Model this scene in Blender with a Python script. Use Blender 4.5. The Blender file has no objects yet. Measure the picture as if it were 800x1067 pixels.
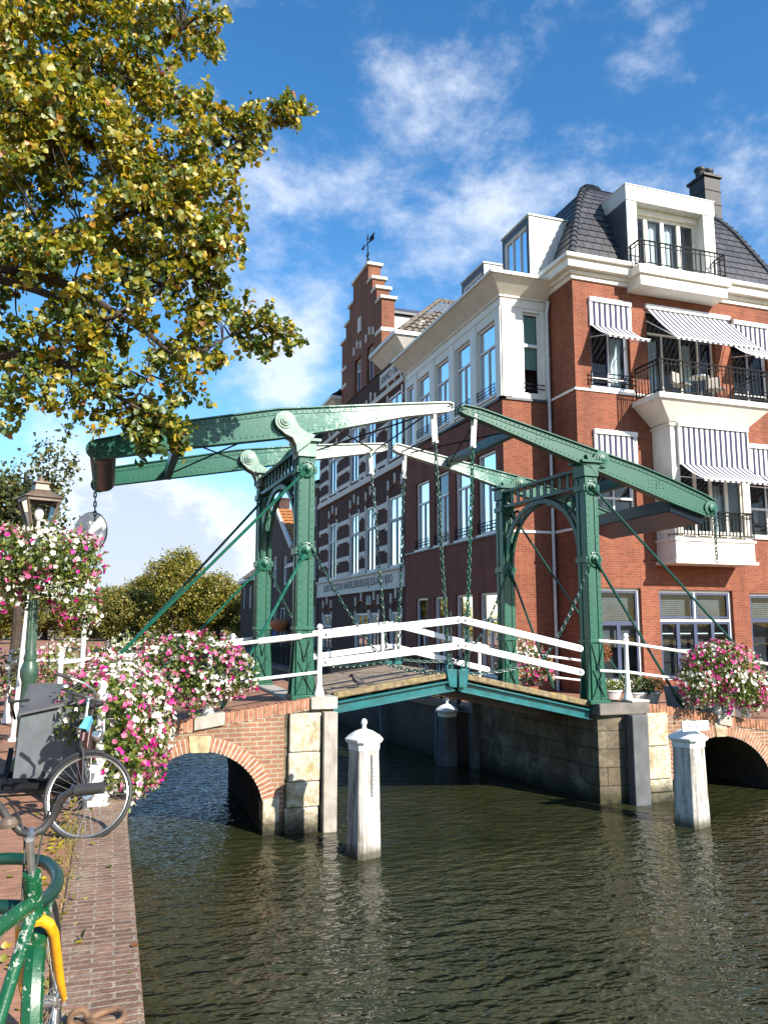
import bpy, bmesh, math, random
import numpy as np
from mathutils import Vector, Matrix, Euler
R = math.radians
random.seed(7)
rng = np.random.default_rng(11)
S = bpy.context.scene
COL = S.collection

# ------------------------------------------------------------------ scene tree helpers
def tag(o, label=None, cat=None, group=None, kind=None):
    if label: o['label'] = label
    if cat: o['category'] = cat
    if group: o['group'] = group
    if kind: o['kind'] = kind
    return o

def thing(name, label, cat, loc=(0, 0, 0), rz=0.0, group=None):
    o = bpy.data.objects.new(name, None)
    COL.objects.link(o)
    o.location = loc
    o.rotation_euler = (0, 0, rz)
    o.empty_display_size = 0.2
    return tag(o, label, cat, group)

def link_mesh(name, me, mat, parent=None, world=True, bevel=0.0):
    if mat is not None:
        for m in (mat if isinstance(mat, (list, tuple)) else [mat]):
            me.materials.append(m)
    o = bpy.data.objects.new(name, me)
    COL.objects.link(o)
    if parent is not None:
        o.parent = parent
        if world:                       # vertices are in world space: undo the parents' transforms
            m = Matrix.Identity(4)
            p = parent
            chain = []
            while p is not None:
                chain.append(p); p = p.parent
            for p in reversed(chain):
                m = m @ p.matrix_parent_inverse @ p.matrix_basis
            o.matrix_parent_inverse = m.inverted()
    if bevel:
        b = o.modifiers.new('bevel', 'BEVEL')
        b.width = bevel; b.segments = 2; b.limit_method = 'ANGLE'; b.angle_limit = R(40)
    return o

class MB:
    """collects polygons; build() links them as one mesh object"""
    def __init__(s):
        s.v = []; s.f = []; s.cut = []
    def add(s, vs, fs):
        n = len(s.v); s.cut.append((n, len(s.f)))
        s.v.extend(tuple(v) for v in vs)
        s.f.extend(tuple(i + n for i in f) for f in fs)
        return s
    def quad(s, a, b, c, d):
        return s.add([a, b, c, d], [(0, 1, 2, 3)])
    def box(s, x0, x1, y0, y1, z0, z1):
        vs = [(x, y, z) for z in (z0, z1) for y in (y0, y1) for x in (x0, x1)]
        return s.add(vs, [(0, 2, 3, 1), (4, 5, 7, 6), (0, 1, 5, 4), (2, 6, 7, 3), (0, 4, 6, 2), (1, 3, 7, 5)])
    def hexa(s, p):     # 8 points: bottom ring 4 ccw, top ring 4
        return s.add(p, [(3, 2, 1, 0), (4, 5, 6, 7), (0, 1, 5, 4), (1, 2, 6, 5), (2, 3, 7, 6), (3, 0, 4, 7)])
    def beam(s, p, q, w, h, up=(0, 0, 1)):
        p = Vector(p); q = Vector(q); d = (q - p).normalized()
        up = Vector(up)
        if abs(d.dot(up)) > 0.98: up = Vector((0, 1, 0))
        a = d.cross(up).normalized() * (w / 2); b = a.cross(d).normalized() * (h / 2)
        return s.hexa([p - a - b, p + a - b, p + a + b, p - a + b, q - a - b, q + a - b, q + a + b, q - a + b])
    def tube(s, pts, r, n=8, cap=True, closed=False):
        pts = [Vector(p) for p in pts]
        rs = r if isinstance(r, (list, tuple)) else [r] * len(pts)
        m = len(pts); rings = []
        prev = None
        for i, p in enumerate(pts):
            if closed: t = pts[(i + 1) % m] - pts[i - 1]
            else: t = pts[min(i + 1, m - 1)] - pts[max(i - 1, 0)]
            if t.length < 1e-9: t = Vector((0, 0, 1))
            t.normalize()
            if prev is None:
                a = t.cross(Vector((0, 0, 1)))
                if a.length < 0.05: a = t.cross(Vector((0, 1, 0)))
            else:
                a = prev - t * prev.dot(t)
            a.normalize(); prev = a
            b = t.cross(a)
            rings.append([p + (a * math.cos(2 * math.pi * k / n) + b * math.sin(2 * math.pi * k / n)) * rs[i] for k in range(n)])
        vs = [v for ring in rings for v in ring]; fs = []
        for i in range(m if closed else m - 1):
            j = (i + 1) % m
            for k in range(n):
                fs.append((i * n + k, i * n + (k + 1) % n, j * n + (k + 1) % n, j * n + k))
        if cap and not closed:
            fs.append(tuple(range(n - 1, -1, -1))); fs.append(tuple((m - 1) * n + k for k in range(n)))
        return s.add(vs, fs)
    def cyl(s, p, q, r, n=12, r2=None):
        return s.tube([p, q], [r, r if r2 is None else r2], n)
    def lathe(s, c, prof, n=16, axis=(0, 0, 1)):
        c = Vector(c); ax = Vector(axis).normalized()
        a = ax.cross(Vector((1, 0, 0)))
        if a.length < 0.1: a = ax.cross(Vector((0, 1, 0)))
        a.normalize(); b = ax.cross(a)
        vs = []; fs = []
        for r, z in prof:
            for k in range(n):
                t = 2 * math.pi * k / n
                vs.append(c + ax * z + (a * math.cos(t) + b * math.sin(t)) * r)
        m = len(prof)
        for i in range(m - 1):
            for k in range(n):
                fs.append((i * n + k, i * n + (k + 1) % n, (i + 1) * n + (k + 1) % n, (i + 1) * n + k))
        fs.append(tuple(range(n - 1, -1, -1))); fs.append(tuple((m - 1) * n + k for k in range(n)))
        return s.add(vs, fs)
    def prism(s, poly, fn, t0, t1):     # poly: 2-D points; fn(u, v, t) -> 3-D
        n = len(poly)
        vs = [fn(u, v, t0) for u, v in poly] + [fn(u, v, t1) for u, v in poly]
        fs = [tuple(range(n - 1, -1, -1)), tuple(range(n, 2 * n))]
        fs += [(i, (i + 1) % n, n + (i + 1) % n, n + i) for i in range(n)]
        return s.add(vs, fs)
    def chamfered(s, c, prof, rot=0.0, ch=.28):
        """stack of squares with cut corners: prof is (half width, height)"""
        vs = []; fs = []
        for r, z in prof:
            k = r * (1 - ch)
            for x, y in ((-k, -r), (k, -r), (r, -k), (r, k), (k, r), (-k, r), (-r, k), (-r, -k)):
                vs.append((c[0] + x * math.cos(rot) - y * math.sin(rot), c[1] + x * math.sin(rot) + y * math.cos(rot), c[2] + z))
        m = len(prof)
        for i in range(m - 1):
            for k in range(8): fs.append((i * 8 + k, i * 8 + (k + 1) % 8, (i + 1) * 8 + (k + 1) % 8, (i + 1) * 8 + k))
        fs.append(tuple(range(7, -1, -1))); fs.append(tuple((m - 1) * 8 + k for k in range(8)))
        return s.add(vs, fs)
    def ellipsoid(s, c, r, nu=12, nv=8):
        vs = []; fs = []
        for j in range(nv + 1):
            th = math.pi * j / nv
            for i in range(nu):
                ph = 2 * math.pi * i / nu
                vs.append((c[0] + r[0] * math.sin(th) * math.cos(ph), c[1] + r[1] * math.sin(th) * math.sin(ph), c[2] + r[2] * math.cos(th)))
        for j in range(nv):
            for i in range(nu):
                fs.append((j * nu + i, (j + 1) * nu + i, (j + 1) * nu + (i + 1) % nu, j * nu + (i + 1) % nu))
        return s.add(vs, fs)
    def parts(s, name, mat, parent=None, per=1, **kw):
        """one object for every `per` shapes added"""
        c = s.cut[::per] + [(len(s.v), len(s.f))]; out = []
        for (v0, f0), (v1, f1) in zip(c[:-1], c[1:]):
            m = MB(); m.v = s.v[v0:v1]; m.f = [tuple(i - v0 for i in f) for f in s.f[f0:f1]]
            out.append(m.build(name, mat, parent, **kw))
        return out
    def xform(s, M):
        s.v = [tuple(M @ Vector(v)) for v in s.v]
        return s
    def build(s, name, mat, parent=None, smooth=True, bevel=0.0, world=True, angle=38, fix=True):
        me = bpy.data.meshes.new(name)
        me.from_pydata(s.v, [], s.f)
        if fix and len(s.f) < 60000:
            bm = bmesh.new(); bm.from_mesh(me)
            bmesh.ops.recalc_face_normals(bm, faces=bm.faces)
            bm.to_mesh(me); bm.free()
        if smooth:
            me.shade_smooth()
            me.set_sharp_from_angle(angle=R(angle))
        me.update()
        return link_mesh(name, me, mat, parent, world, bevel)

# ------------------------------------------------------------------ materials
def rgb(*c):
    return (c[0], c[1], c[2], 1.0)

class NT:
    def __init__(s, name):
        s.m = bpy.data.materials.new(name); s.m.use_nodes = True
        s.t = s.m.node_tree; s.n = s.t.nodes; s.l = s.t.links
        s.b = s.n['Principled BSDF']; s.out = s.n['Material Output']
    def node(s, typ, **kw):
        n = s.n.new(typ)
        for k, v in kw.items():
            if k.startswith('i_'):
                n.inputs[k[2:].replace('_', ' ')].default_value = v
            else: setattr(n, k, v)
        return n
    def link(s, a, b): s.l.new(a, b)
    def setv(s, **kw):
        for k, v in kw.items(): s.b.inputs[k.replace('_', ' ')].default_value = v
    def pos(s):
        return s.node('ShaderNodeNewGeometry').outputs['Position']
    def noise(s, vec, scale, detail=4.0, rough=0.55):
        n = s.node('ShaderNodeTexNoise'); n.inputs['Scale'].default_value = scale
        n.inputs['Detail'].default_value = detail; n.inputs['Roughness'].default_value = rough
        if vec is not None: s.link(vec, n.inputs['Vector'])
        return n.outputs['Fac']
    def ramp(s, fac, stops, interp='LINEAR'):
        r = s.node('ShaderNodeValToRGB'); r.color_ramp.interpolation = interp
        e = r.color_ramp.elements
        while len(e) < len(stops): e.new(0.5)
        for i, (p, c) in enumerate(stops):
            e[i].position = p; e[i].color = c if isinstance(c, tuple) else (c, c, c, 1)
        s.link(fac, r.inputs['Fac'])
        return r.outputs['Color']
    def mix(s, fac, a, b, mode='MIX'):
        m = s.node('ShaderNodeMix', data_type='RGBA', blend_type=mode)
        for sock, v in ((m.inputs[0], fac), (m.inputs[6], a), (m.inputs[7], b)):
            if isinstance(v, (int, float, tuple)): sock.default_value = v
            else: s.link(v, sock)
        return m.outputs[2]
    def math(s, op, a, b=None, c=None, clamp=False):
        m = s.node('ShaderNodeMath', operation=op, use_clamp=clamp)
        for i, v in enumerate((a, b, c)):
            if v is None: continue
            if isinstance(v, (int, float)): m.inputs[i].default_value = v
            else: s.link(v, m.inputs[i])
        return m.outputs[0]
    def bump(s, h, strength=0.4, dist=0.02, normal=None):
        b = s.node('ShaderNodeBump'); b.inputs['Strength'].default_value = strength; b.inputs['Distance'].default_value = dist
        s.link(h, b.inputs['Height'])
        if normal is not None: s.link(normal, b.inputs['Normal'])
        s.link(b.outputs[0], s.b.inputs['Normal'])
        return b.outputs[0]
    def wetfoot(s, c, p):
        """dark algae band where the wall meets the water"""
        n = s.noise(p, 3.0, 6, 0.65); sp = s.node('ShaderNodeSeparateXYZ'); s.link(p, sp.inputs[0])
        h = s.math('ADD', sp.outputs[2], s.math('MULTIPLY', s.math('SUBTRACT', n, 0.5), 0.55))
        c = s.mix(s.ramp(h, [(0.16, 0.9), (0.34, 0.0)]), c, rgb(0.045, 0.042, 0.020))
        return s.mix(s.ramp(h, [(0.04, 0.8), (0.10, 0.0)]), c, rgb(0.012, 0.014, 0.008))
    def wallmap(s):
        """(u, v) along a wall or a floor, from world position and face normal"""
        g = s.node('ShaderNodeNewGeometry')
        sp = s.node('ShaderNodeSeparateXYZ'); s.link(g.outputs['Position'], sp.inputs[0])
        sn = s.node('ShaderNodeSeparateXYZ'); s.link(g.outputs['True Normal'], sn.inputs[0])
        ax = s.math('ABSOLUTE', sn.outputs[0]); az = s.math('ABSOLUTE', sn.outputs[2])
        fx = s.math('GREATER_THAN', ax, 0.7); fz = s.math('GREATER_THAN', az, 0.75)
        def lerp(f, a, b):
            return s.math('ADD', s.math('MULTIPLY', a, s.math('SUBTRACT', 1.0, f)), s.math('MULTIPLY', b, f))
        u = lerp(fx, sp.outputs[0], sp.outputs[1]); v = lerp(fz, sp.outputs[2], sp.outputs[1])
        c = s.node('ShaderNodeCombineXYZ'); s.link(u, c.inputs[0]); s.link(v, c.inputs[1])
        return c.outputs[0], g.outputs['Position']

def plain(name, col, rough=0.6, var=0.2, scale=3.0, metal=0.0, bump=0.0, bscale=40.0, spec=0.5, coat=0.0, dirt=0.0, dirtcol=(0.05, 0.045, 0.035)):
    t = NT(name); p = t.pos()
    n = t.noise(p, scale, 6)
    a = rgb(*[c * (1 - var) for c in col]); b = rgb(*[min(1, c * (1 + var)) for c in col])
    c = t.ramp(n, [(0.3, a), (0.7, b)])
    if dirt:
        mp = t.node('ShaderNodeMapping'); mp.inputs['Scale'].default_value = (3.0, 3.0, 0.6); t.link(p, mp.inputs[0])
        d = t.noise(mp.outputs[0], 2.2, 7, 0.65)
        f = t.ramp(d, [(0.5, 0.0), (0.72, dirt)])
        c = t.mix(f, c, rgb(*dirtcol))
    t.link(c, t.b.inputs['Base Color'])
    t.setv(Roughness=rough, Metallic=metal)
    t.b.inputs['Specular IOR Level'].default_value = spec
    if coat: t.setv(Coat_Weight=coat, Coat_Roughness=0.15)
    if bump: t.bump(t.noise(p, bscale, 5), bump, 0.01)
    return t.m

def brick(name, c1, c2, mortar, bw=0.22, rh=0.066, ms=0.009, stain=0.35, staincol=(0.06, 0.04, 0.03), rough=0.85, bump=0.5, swap=False, offset=0.5, patch=None, rand=0.5, wet=False):
    t = NT(name); uv, p = t.wallmap()
    if swap:
        sx = t.node('ShaderNodeSeparateXYZ'); t.link(uv, sx.inputs[0])
        cx = t.node('ShaderNodeCombineXYZ'); t.link(sx.outputs[1], cx.inputs[0]); t.link(sx.outputs[0], cx.inputs[1]); uv = cx.outputs[0]
    wob = t.node('ShaderNodeTexNoise'); wob.inputs['Scale'].default_value = 9.0; t.link(p, wob.inputs['Vector'])
    vm = t.node('ShaderNodeVectorMath', operation='MULTIPLY_ADD'); vm.inputs[1].default_value = (0.012,) * 3
    t.link(wob.outputs['Color'], vm.inputs[0]); t.link(uv, vm.inputs[2])
    br = t.node('ShaderNodeTexBrick'); br.offset = offset
    br.inputs['Scale'].default_value = 1.0; br.inputs['Brick Width'].default_value = bw; br.inputs['Row Height'].default_value = rh
    br.inputs['Mortar Size'].default_value = ms; br.inputs['Mortar Smooth'].default_value = 0.3; br.inputs['Bias'].default_value = 0.0
    br.inputs['Color1'].default_value = rgb(*c1); br.inputs['Color2'].default_value = rgb(*c2); br.inputs['Mortar'].default_value = rgb(*mortar)
    t.link(vm.outputs[0], br.inputs['Vector'])
    c = br.outputs['Color']
    n = t.noise(p, 1.3, 8, 0.65)
    c = t.mix(t.ramp(n, [(0.42, 0.0), (0.75, stain)]), c, rgb(*staincol))
    mv = t.node('ShaderNodeMapping'); mv.inputs['Scale'].default_value = (2.2, 2.2, 0.35); t.link(p, mv.inputs[0])
    c = t.mix(0.8, c, t.ramp(t.noise(mv.outputs[0], 1.1, 7, 0.65), [(0.32, 0.62), (0.6, 1.0)]), 'MULTIPLY')
    n2 = t.noise(p, 14.0, 4)
    c = t.mix(rand, c, t.ramp(n2, [(0.25, 0.45), (0.75, 1.0)]), 'MULTIPLY')
    if patch:
        n3 = t.noise(p, 0.9, 6, 0.7)
        c = t.mix(t.ramp(n3, [(0.52, 0.0), (0.66, 0.75)]), c, rgb(*patch))
    if wet: c = t.wetfoot(c, p)
    t.link(c, t.b.inputs['Base Color'])
    t.setv(Roughness=rough); t.b.inputs['Specular IOR Level'].default_value = 0.3
    h = t.math('ADD', t.math('MULTIPLY', br.outputs['Fac'], -1.0), t.math('MULTIPLY', t.noise(p, 60, 3), 0.4))
    t.bump(h, bump, 0.008)
    return t.m

def leafmat(name, stops, trans=0.35, gloss=0.06, rough=0.5):
    t = NT(name)
    g = t.node('ShaderNodeNewGeometry')
    c = t.ramp(g.outputs['Random Per Island'], [(a, rgb(*b)) for a, b in stops])
    d = t.node('ShaderNodeBsdfDiffuse'); t.link(c, d.inputs[0])
    tr = t.node('ShaderNodeBsdfTranslucent')
    ct = t.mix(1.0, c, rgb(1.0, 1.0, 0.55), 'MULTIPLY'); t.link(ct, tr.inputs[0])
    mx = t.node('ShaderNodeMixShader'); mx.inputs[0].default_value = trans
    t.link(d.outputs[0], mx.inputs[1]); t.link(tr.outputs[0], mx.inputs[2])
    gl = t.node('ShaderNodeBsdfGlossy'); gl.inputs['Roughness'].default_value = rough; gl.inputs['Color'].default_value = rgb(1, 1, 1)
    m2 = t.node('ShaderNodeMixShader'); m2.inputs[0].default_value = gloss
    t.link(mx.outputs[0], m2.inputs[1]); t.link(gl.outputs[0], m2.inputs[2])
    t.link(m2.outputs[0], t.out.inputs[0])
    return t.m

def greenpaint(name, col, pale, amount=0.6, rough=0.3):
    """old bridge paint: chalky faded patches, some rust pin-points"""
    t = NT(name); p = t.pos()
    n = t.noise(p, 1.6, 8, 0.7); n2 = t.noise(p, 22.0, 6, 0.75)
    f = t.math('ADD', t.math('MULTIPLY', n, 0.6), t.math('MULTIPLY', n2, 0.4))
    c = t.mix(t.ramp(f, [(0.44, 0.0), (0.66, amount)]), rgb(*col), rgb(*pale))
    sp = t.noise(p, 35.0, 4, 0.8)
    c = t.mix(t.ramp(sp, [(0.66, 0.0), (0.72, 0.8)]), c, rgb(0.05, 0.035, 0.02))
    t.link(c, t.b.inputs['Base Color'])
    t.link(t.ramp(n2, [(0.3, rough), (0.7, rough + 0.3)]), t.b.inputs['Roughness'])
    t.setv(Coat_Weight=0.10, Coat_Roughness=0.2)
    t.bump(t.noise(p, 50, 4), 0.12, 0.006)
    return t.m

def glassmat(name, tint=(0.8, 0.9, 0.95), ior=1.9):
    t = NT(name)
    fr = t.node('ShaderNodeFresnel'); fr.inputs['IOR'].default_value = ior
    p = t.pos(); bp = t.node('ShaderNodeBump'); bp.inputs['Strength'].default_value = 0.05; bp.inputs['Distance'].default_value = 0.05
    t.link(t.noise(p, 1.2, 2), bp.inputs['Height'])
    tr = t.node('ShaderNodeBsdfTransparent'); tr.inputs[0].default_value = rgb(*tint)
    gl = t.node('ShaderNodeBsdfGlossy'); gl.inputs['Roughness'].default_value = 0.015; gl.inputs['Color'].default_value = rgb(0.95, 0.97, 1.0)
    t.link(bp.outputs[0], gl.inputs['Normal']); t.link(bp.outputs[0], fr.inputs['Normal'])
    mx = t.node('ShaderNodeMixShader'); t.link(fr.outputs[0], mx.inputs[0]); t.link(tr.outputs[0], mx.inputs[1]); t.link(gl.outputs[0], mx.inputs[2])
    t.link(mx.outputs[0], t.out.inputs[0])
    return t.m

def rough_stone(name):
    """spalled, patched pale stone with lichen and water marks"""
    t = NT(name); p = t.pos()
    n = t.noise(p, 3.2, 9, 0.72); n2 = t.noise(p, 9.0, 8, 0.7); n3 = t.noise(p, 1.4, 5, 0.6)
    c = t.ramp(n, [(0.30, rgb(0.20, 0.155, 0.09)), (0.42, rgb(0.42, 0.34, 0.20)), (0.52, rgb(0.58, 0.53, 0.43)), (0.60, rgb(0.44, 0.37, 0.25)), (0.72, rgb(0.66, 0.63, 0.55))])
    c = t.mix(t.ramp(n2, [(0.50, 0.0), (0.62, 0.55)]), c, rgb(0.25, 0.20, 0.12))
    c = t.mix(t.ramp(n3, [(0.52, 0.0), (0.62, 0.4)]), c, rgb(0.50, 0.40, 0.16))
    c = t.wetfoot(c, p)
    t.link(c, t.b.inputs['Base Color']); t.setv(Roughness=0.9)
    t.bump(t.math('ADD', n, t.math('MULTIPLY', n2, 0.5)), 0.9, 0.05)
    return t.m

def weathered_post(name):
    """peeling pale paint on split oak, dark wet foot with algae"""
    t = NT(name); p = t.pos()
    mp = t.node('ShaderNodeMapping'); mp.inputs['Scale'].default_value = (9.0, 9.0, 0.9); t.link(p, mp.inputs[0])
    n = t.noise(mp.outputs[0], 1.6, 9, 0.72); n2 = t.noise(p, 5.0, 8, 0.7)
    c = t.ramp(n, [(0.34, rgb(0.13, 0.105, 0.08)), (0.44, rgb(0.36, 0.33, 0.29)), (0.54, rgb(0.58, 0.55, 0.50)), (0.70, rgb(0.64, 0.61, 0.56))])
    c = t.mix(t.ramp(n2, [(0.52, 0.0), (0.64, 0.55)]), c, rgb(0.30, 0.26, 0.21))
    sp = t.node('ShaderNodeSeparateXYZ'); t.link(p, sp.inputs[0])
    wet = t.math('ADD', sp.outputs[2], t.math('MULTIPLY', n2, 0.22))
    c = t.mix(t.ramp(wet, [(0.16, 0.9), (0.30, 0.0)]), c, rgb(0.05, 0.045, 0.022))
    t.link(c, t.b.inputs['Base Color']); t.setv(Roughness=0.85)
    t.bump(t.math('ADD', n, t.math('MULTIPLY', n2, 0.4)), 0.8, 0.02)
    return t.m

def pale_beam(name):
    """green paint with flaky pale patches, most where the beams reach out over the canal"""
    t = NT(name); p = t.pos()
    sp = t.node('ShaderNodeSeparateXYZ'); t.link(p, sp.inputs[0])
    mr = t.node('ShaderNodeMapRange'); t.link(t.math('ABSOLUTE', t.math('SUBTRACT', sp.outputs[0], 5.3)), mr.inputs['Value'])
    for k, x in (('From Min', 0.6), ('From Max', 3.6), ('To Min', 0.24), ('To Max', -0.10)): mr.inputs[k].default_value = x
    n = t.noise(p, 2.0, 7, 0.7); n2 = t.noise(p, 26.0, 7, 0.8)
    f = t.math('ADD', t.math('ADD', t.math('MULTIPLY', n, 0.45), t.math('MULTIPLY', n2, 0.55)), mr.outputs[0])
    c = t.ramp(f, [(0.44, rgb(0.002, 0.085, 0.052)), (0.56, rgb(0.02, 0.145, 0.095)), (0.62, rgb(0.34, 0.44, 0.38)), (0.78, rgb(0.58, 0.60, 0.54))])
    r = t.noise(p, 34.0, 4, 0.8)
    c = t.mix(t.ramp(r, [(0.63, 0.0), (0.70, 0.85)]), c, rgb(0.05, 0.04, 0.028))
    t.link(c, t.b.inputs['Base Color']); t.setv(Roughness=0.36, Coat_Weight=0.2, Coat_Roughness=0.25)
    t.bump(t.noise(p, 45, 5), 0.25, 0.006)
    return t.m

def scratched(name):
    """hand-painted bicycle: brushy green with bare-metal chips, scrapes and rust"""
    t = NT(name); p = t.pos()
    n = t.noise(p, 9.0, 6, 0.7)
    c = t.ramp(n, [(0.3, rgb(0.003, 0.055, 0.020)), (0.7, rgb(0.010, 0.105, 0.040))])
    mp = t.node('ShaderNodeMapping'); mp.inputs['Scale'].default_value = (60.0, 22.0, 60.0); mp.inputs['Rotation'].default_value = (0.3, 0.5, 0.2); t.link(p, mp.inputs[0])
    s1 = t.noise(mp.outputs[0], 1.0, 5, 0.75); s2 = t.noise(p, 6.0, 3)
    f = t.math('ADD', t.math('MULTIPLY', s1, 0.7), t.math('MULTIPLY', s2, 0.3))
    c = t.mix(t.ramp(f, [(0.565, 0.0), (0.59, 0.9)]), c, rgb(0.50, 0.50, 0.44))
    c = t.mix(t.ramp(f, [(0.63, 0.0), (0.65, 0.9)]), c, rgb(0.10, 0.05, 0.025))
    t.link(c, t.b.inputs['Base Color']); t.link(t.ramp(n, [(0.3, 0.22), (0.7, 0.42)]), t.b.inputs['Roughness'])
    t.bump(t.math('ADD', t.math('MULTIPLY', f, -1.0), t.noise(p, 80, 3)), 0.15, 0.004)
    return t.m

MAT = {}
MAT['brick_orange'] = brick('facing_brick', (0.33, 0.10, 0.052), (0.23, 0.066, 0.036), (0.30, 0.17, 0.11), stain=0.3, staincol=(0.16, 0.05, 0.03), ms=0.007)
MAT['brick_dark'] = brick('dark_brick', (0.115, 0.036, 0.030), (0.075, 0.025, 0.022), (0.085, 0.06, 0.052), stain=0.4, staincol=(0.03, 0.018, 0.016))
MAT['brick_gable'] = brick('gable_brick', (0.34, 0.12, 0.06), (0.25, 0.08, 0.045), (0.2, 0.13, 0.09), stain=0.3)
MAT['brick_arch'] = brick('abutment_brick', (0.40, 0.20, 0.115), (0.33, 0.145, 0.085), (0.44, 0.38, 0.28), bw=0.21, rh=0.066, ms=0.011, stain=0.45, staincol=(0.16, 0.11, 0.07), wet=True)
MAT['brick_quay'] = brick('quay_brick', (0.13, 0.07, 0.06), (0.09, 0.055, 0.05), (0.12, 0.10, 0.08), stain=0.5, staincol=(0.035, 0.035, 0.028), wet=True)
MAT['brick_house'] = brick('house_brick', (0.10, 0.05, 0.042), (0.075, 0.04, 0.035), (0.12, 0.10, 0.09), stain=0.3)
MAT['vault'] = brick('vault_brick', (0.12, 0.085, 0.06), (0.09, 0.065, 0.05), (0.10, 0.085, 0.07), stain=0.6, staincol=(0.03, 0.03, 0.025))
MAT['paving'] = brick('street_brick', (0.48, 0.235, 0.14), (0.38, 0.175, 0.105), (0.28, 0.19, 0.13), bw=0.24, rh=0.075, ms=0.006, stain=0.4, staincol=(0.26, 0.17, 0.115), bump=0.4)
MAT['vouss'] = plain('arch_brick', (0.33, 0.15, 0.085), 0.85, 0.5, 9.0, bump=0.3)
MAT['coping'] = plain('coping_brick', (0.24, 0.135, 0.105), 0.85, 0.45, 8.0, bump=0.4, bscale=60)
MAT['mortar'] = plain('lime_mortar', (0.62, 0.56, 0.46), 0.95, 0.25, 14.0, bump=0.3)
MAT['mossy'] = plain('mossy_mortar', (0.42, 0.36, 0.24), 0.95, 0.5, 9.0, bump=0.5)
MAT['stone'] = plain('bluestone', (0.40, 0.37, 0.32), 0.8, 0.2, 5.0, bump=0.3, dirt=0.5, dirtcol=(0.14, 0.12, 0.09))
MAT['sandstone'] = rough_stone('abutment_stone')
MAT['ashlar'] = brick('ashlar_stone', (0.25, 0.20, 0.13), (0.17, 0.135, 0.09), (0.05, 0.042, 0.03), bw=0.62, rh=0.30, ms=0.010, stain=0.8, staincol=(0.04, 0.033, 0.022), rand=0.8, patch=(0.33, 0.28, 0.20), wet=True)
MAT['whitestone'] = plain('pale_stone', (0.66, 0.62, 0.56), 0.8, 0.15, 6.0, dirt=0.4, dirtcol=(0.28, 0.25, 0.22))
MAT['cream'] = plain('cream_paint', (0.76, 0.72, 0.63), 0.5, 0.07, 2.0, dirt=0.32, dirtcol=(0.42, 0.37, 0.29))
MAT['white'] = plain('white_paint', (0.78, 0.78, 0.76), 0.55, 0.06, 4.0, dirt=0.15, dirtcol=(0.4, 0.38, 0.33))
MAT['railwhite'] = plain('white_rail_paint', (0.82, 0.82, 0.80), 0.35, 0.05, 5.0, dirt=0.3, dirtcol=(0.45, 0.42, 0.36))
MAT['stucco'] = plain('white_stucco', (0.78, 0.77, 0.73), 0.8, 0.06, 2.0, dirt=0.2, dirtcol=(0.5, 0.48, 0.42))
MAT['frame'] = plain('window_frame_white', (0.70, 0.70, 0.68), 0.4, 0.05)
MAT['frameblue'] = plain('window_frame_blue', (0.045, 0.06, 0.12), 0.35, 0.1)
MAT['frameteal'] = plain('window_frame_dark', (0.03, 0.05, 0.055), 0.35, 0.1)
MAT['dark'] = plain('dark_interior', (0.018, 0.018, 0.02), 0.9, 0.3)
MAT['curtain'] = plain('net_curtain', (0.62, 0.63, 0.62), 0.9, 0.12, 6.0)
MAT['blind'] = plain('green_blind', (0.22, 0.33, 0.26), 0.8, 0.1)
MAT['zinc'] = plain('zinc_cladding', (0.60, 0.60, 0.56), 0.55, 0.1, 1.6, dirt=0.55, dirtcol=(0.35, 0.34, 0.3))
MAT['lead'] = plain('lead_cladding', (0.055, 0.06, 0.07), 0.5, 0.2, 3.0)
MAT['iron'] = plain('black_iron', (0.008, 0.0085, 0.010), 0.65, 0.2, spec=0.15)
MAT['chimney'] = plain('chimney_cladding', (0.019, 0.018, 0.018), 0.6, 0.2, 5.0)
MAT['pantile'] = plain('pantile', (0.13, 0.11, 0.09), 0.8, 0.45, 5.0, bump=0.3)
MAT['orangetile'] = plain('orange_pantile', (0.40, 0.16, 0.05), 0.8, 0.3, 6.0)
MAT['green'] = greenpaint('bridge_green', (0.0004, 0.074, 0.042), (0.002, 0.108, 0.064), 0.35)
MAT['greenarm'] = pale_beam('bridge_green_pale')
MAT['palegreen'] = greenpaint('pale_sheen_paint', (0.16, 0.27, 0.22), (0.52, 0.56, 0.50), 0.8, 0.3)  # sheen of the left caps and brackets is put into this pale colour
MAT['greendark'] = greenpaint('bridge_green_dark', (0.002, 0.045, 0.034), (0.01, 0.08, 0.06), 0.3)
MAT['teal'] = plain('deck_beam_teal', (0.007, 0.115, 0.125), 0.35, 0.25, 6.0, dirt=0.3)
MAT['navy'] = plain('counterweight_blue', (0.008, 0.03, 0.065), 0.4, 0.3, 5.0)
MAT['tar'] = plain('tarred_iron', (0.05, 0.028, 0.02), 0.45, 0.35, 4.0)
MAT['plank'] = plain('deck_timber', (0.22, 0.17, 0.125), 0.9, 0.35, 6.0, bump=0.5, dirt=0.5, dirtcol=(0.09, 0.07, 0.05))
MAT['lichen'] = plain('lichen_timber', (0.20, 0.15, 0.085), 0.95, 0.5, 14.0, bump=0.6, dirt=0.75, dirtcol=(0.36, 0.28, 0.07))
MAT['timber'] = plain('grey_timber', (0.34, 0.31, 0.27), 0.9, 0.25, 4.0, bump=0.5, dirt=0.6, dirtcol=(0.10, 0.085, 0.07))
MAT['timberdark'] = plain('dark_timber', (0.10, 0.105, 0.11), 0.85, 0.25, 4.0, bump=0.5, dirt=0.4)
MAT['postwood'] = weathered_post('mooring_post_paint')
MAT['lamp_iron'] = plain('lamp_green', (0.035, 0.075, 0.05), 0.4, 0.3, 12.0)
MAT['bronze'] = plain('lantern_bronze', (0.15, 0.11, 0.08), 0.45, 0.3, 9.0, metal=0.15)
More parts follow.
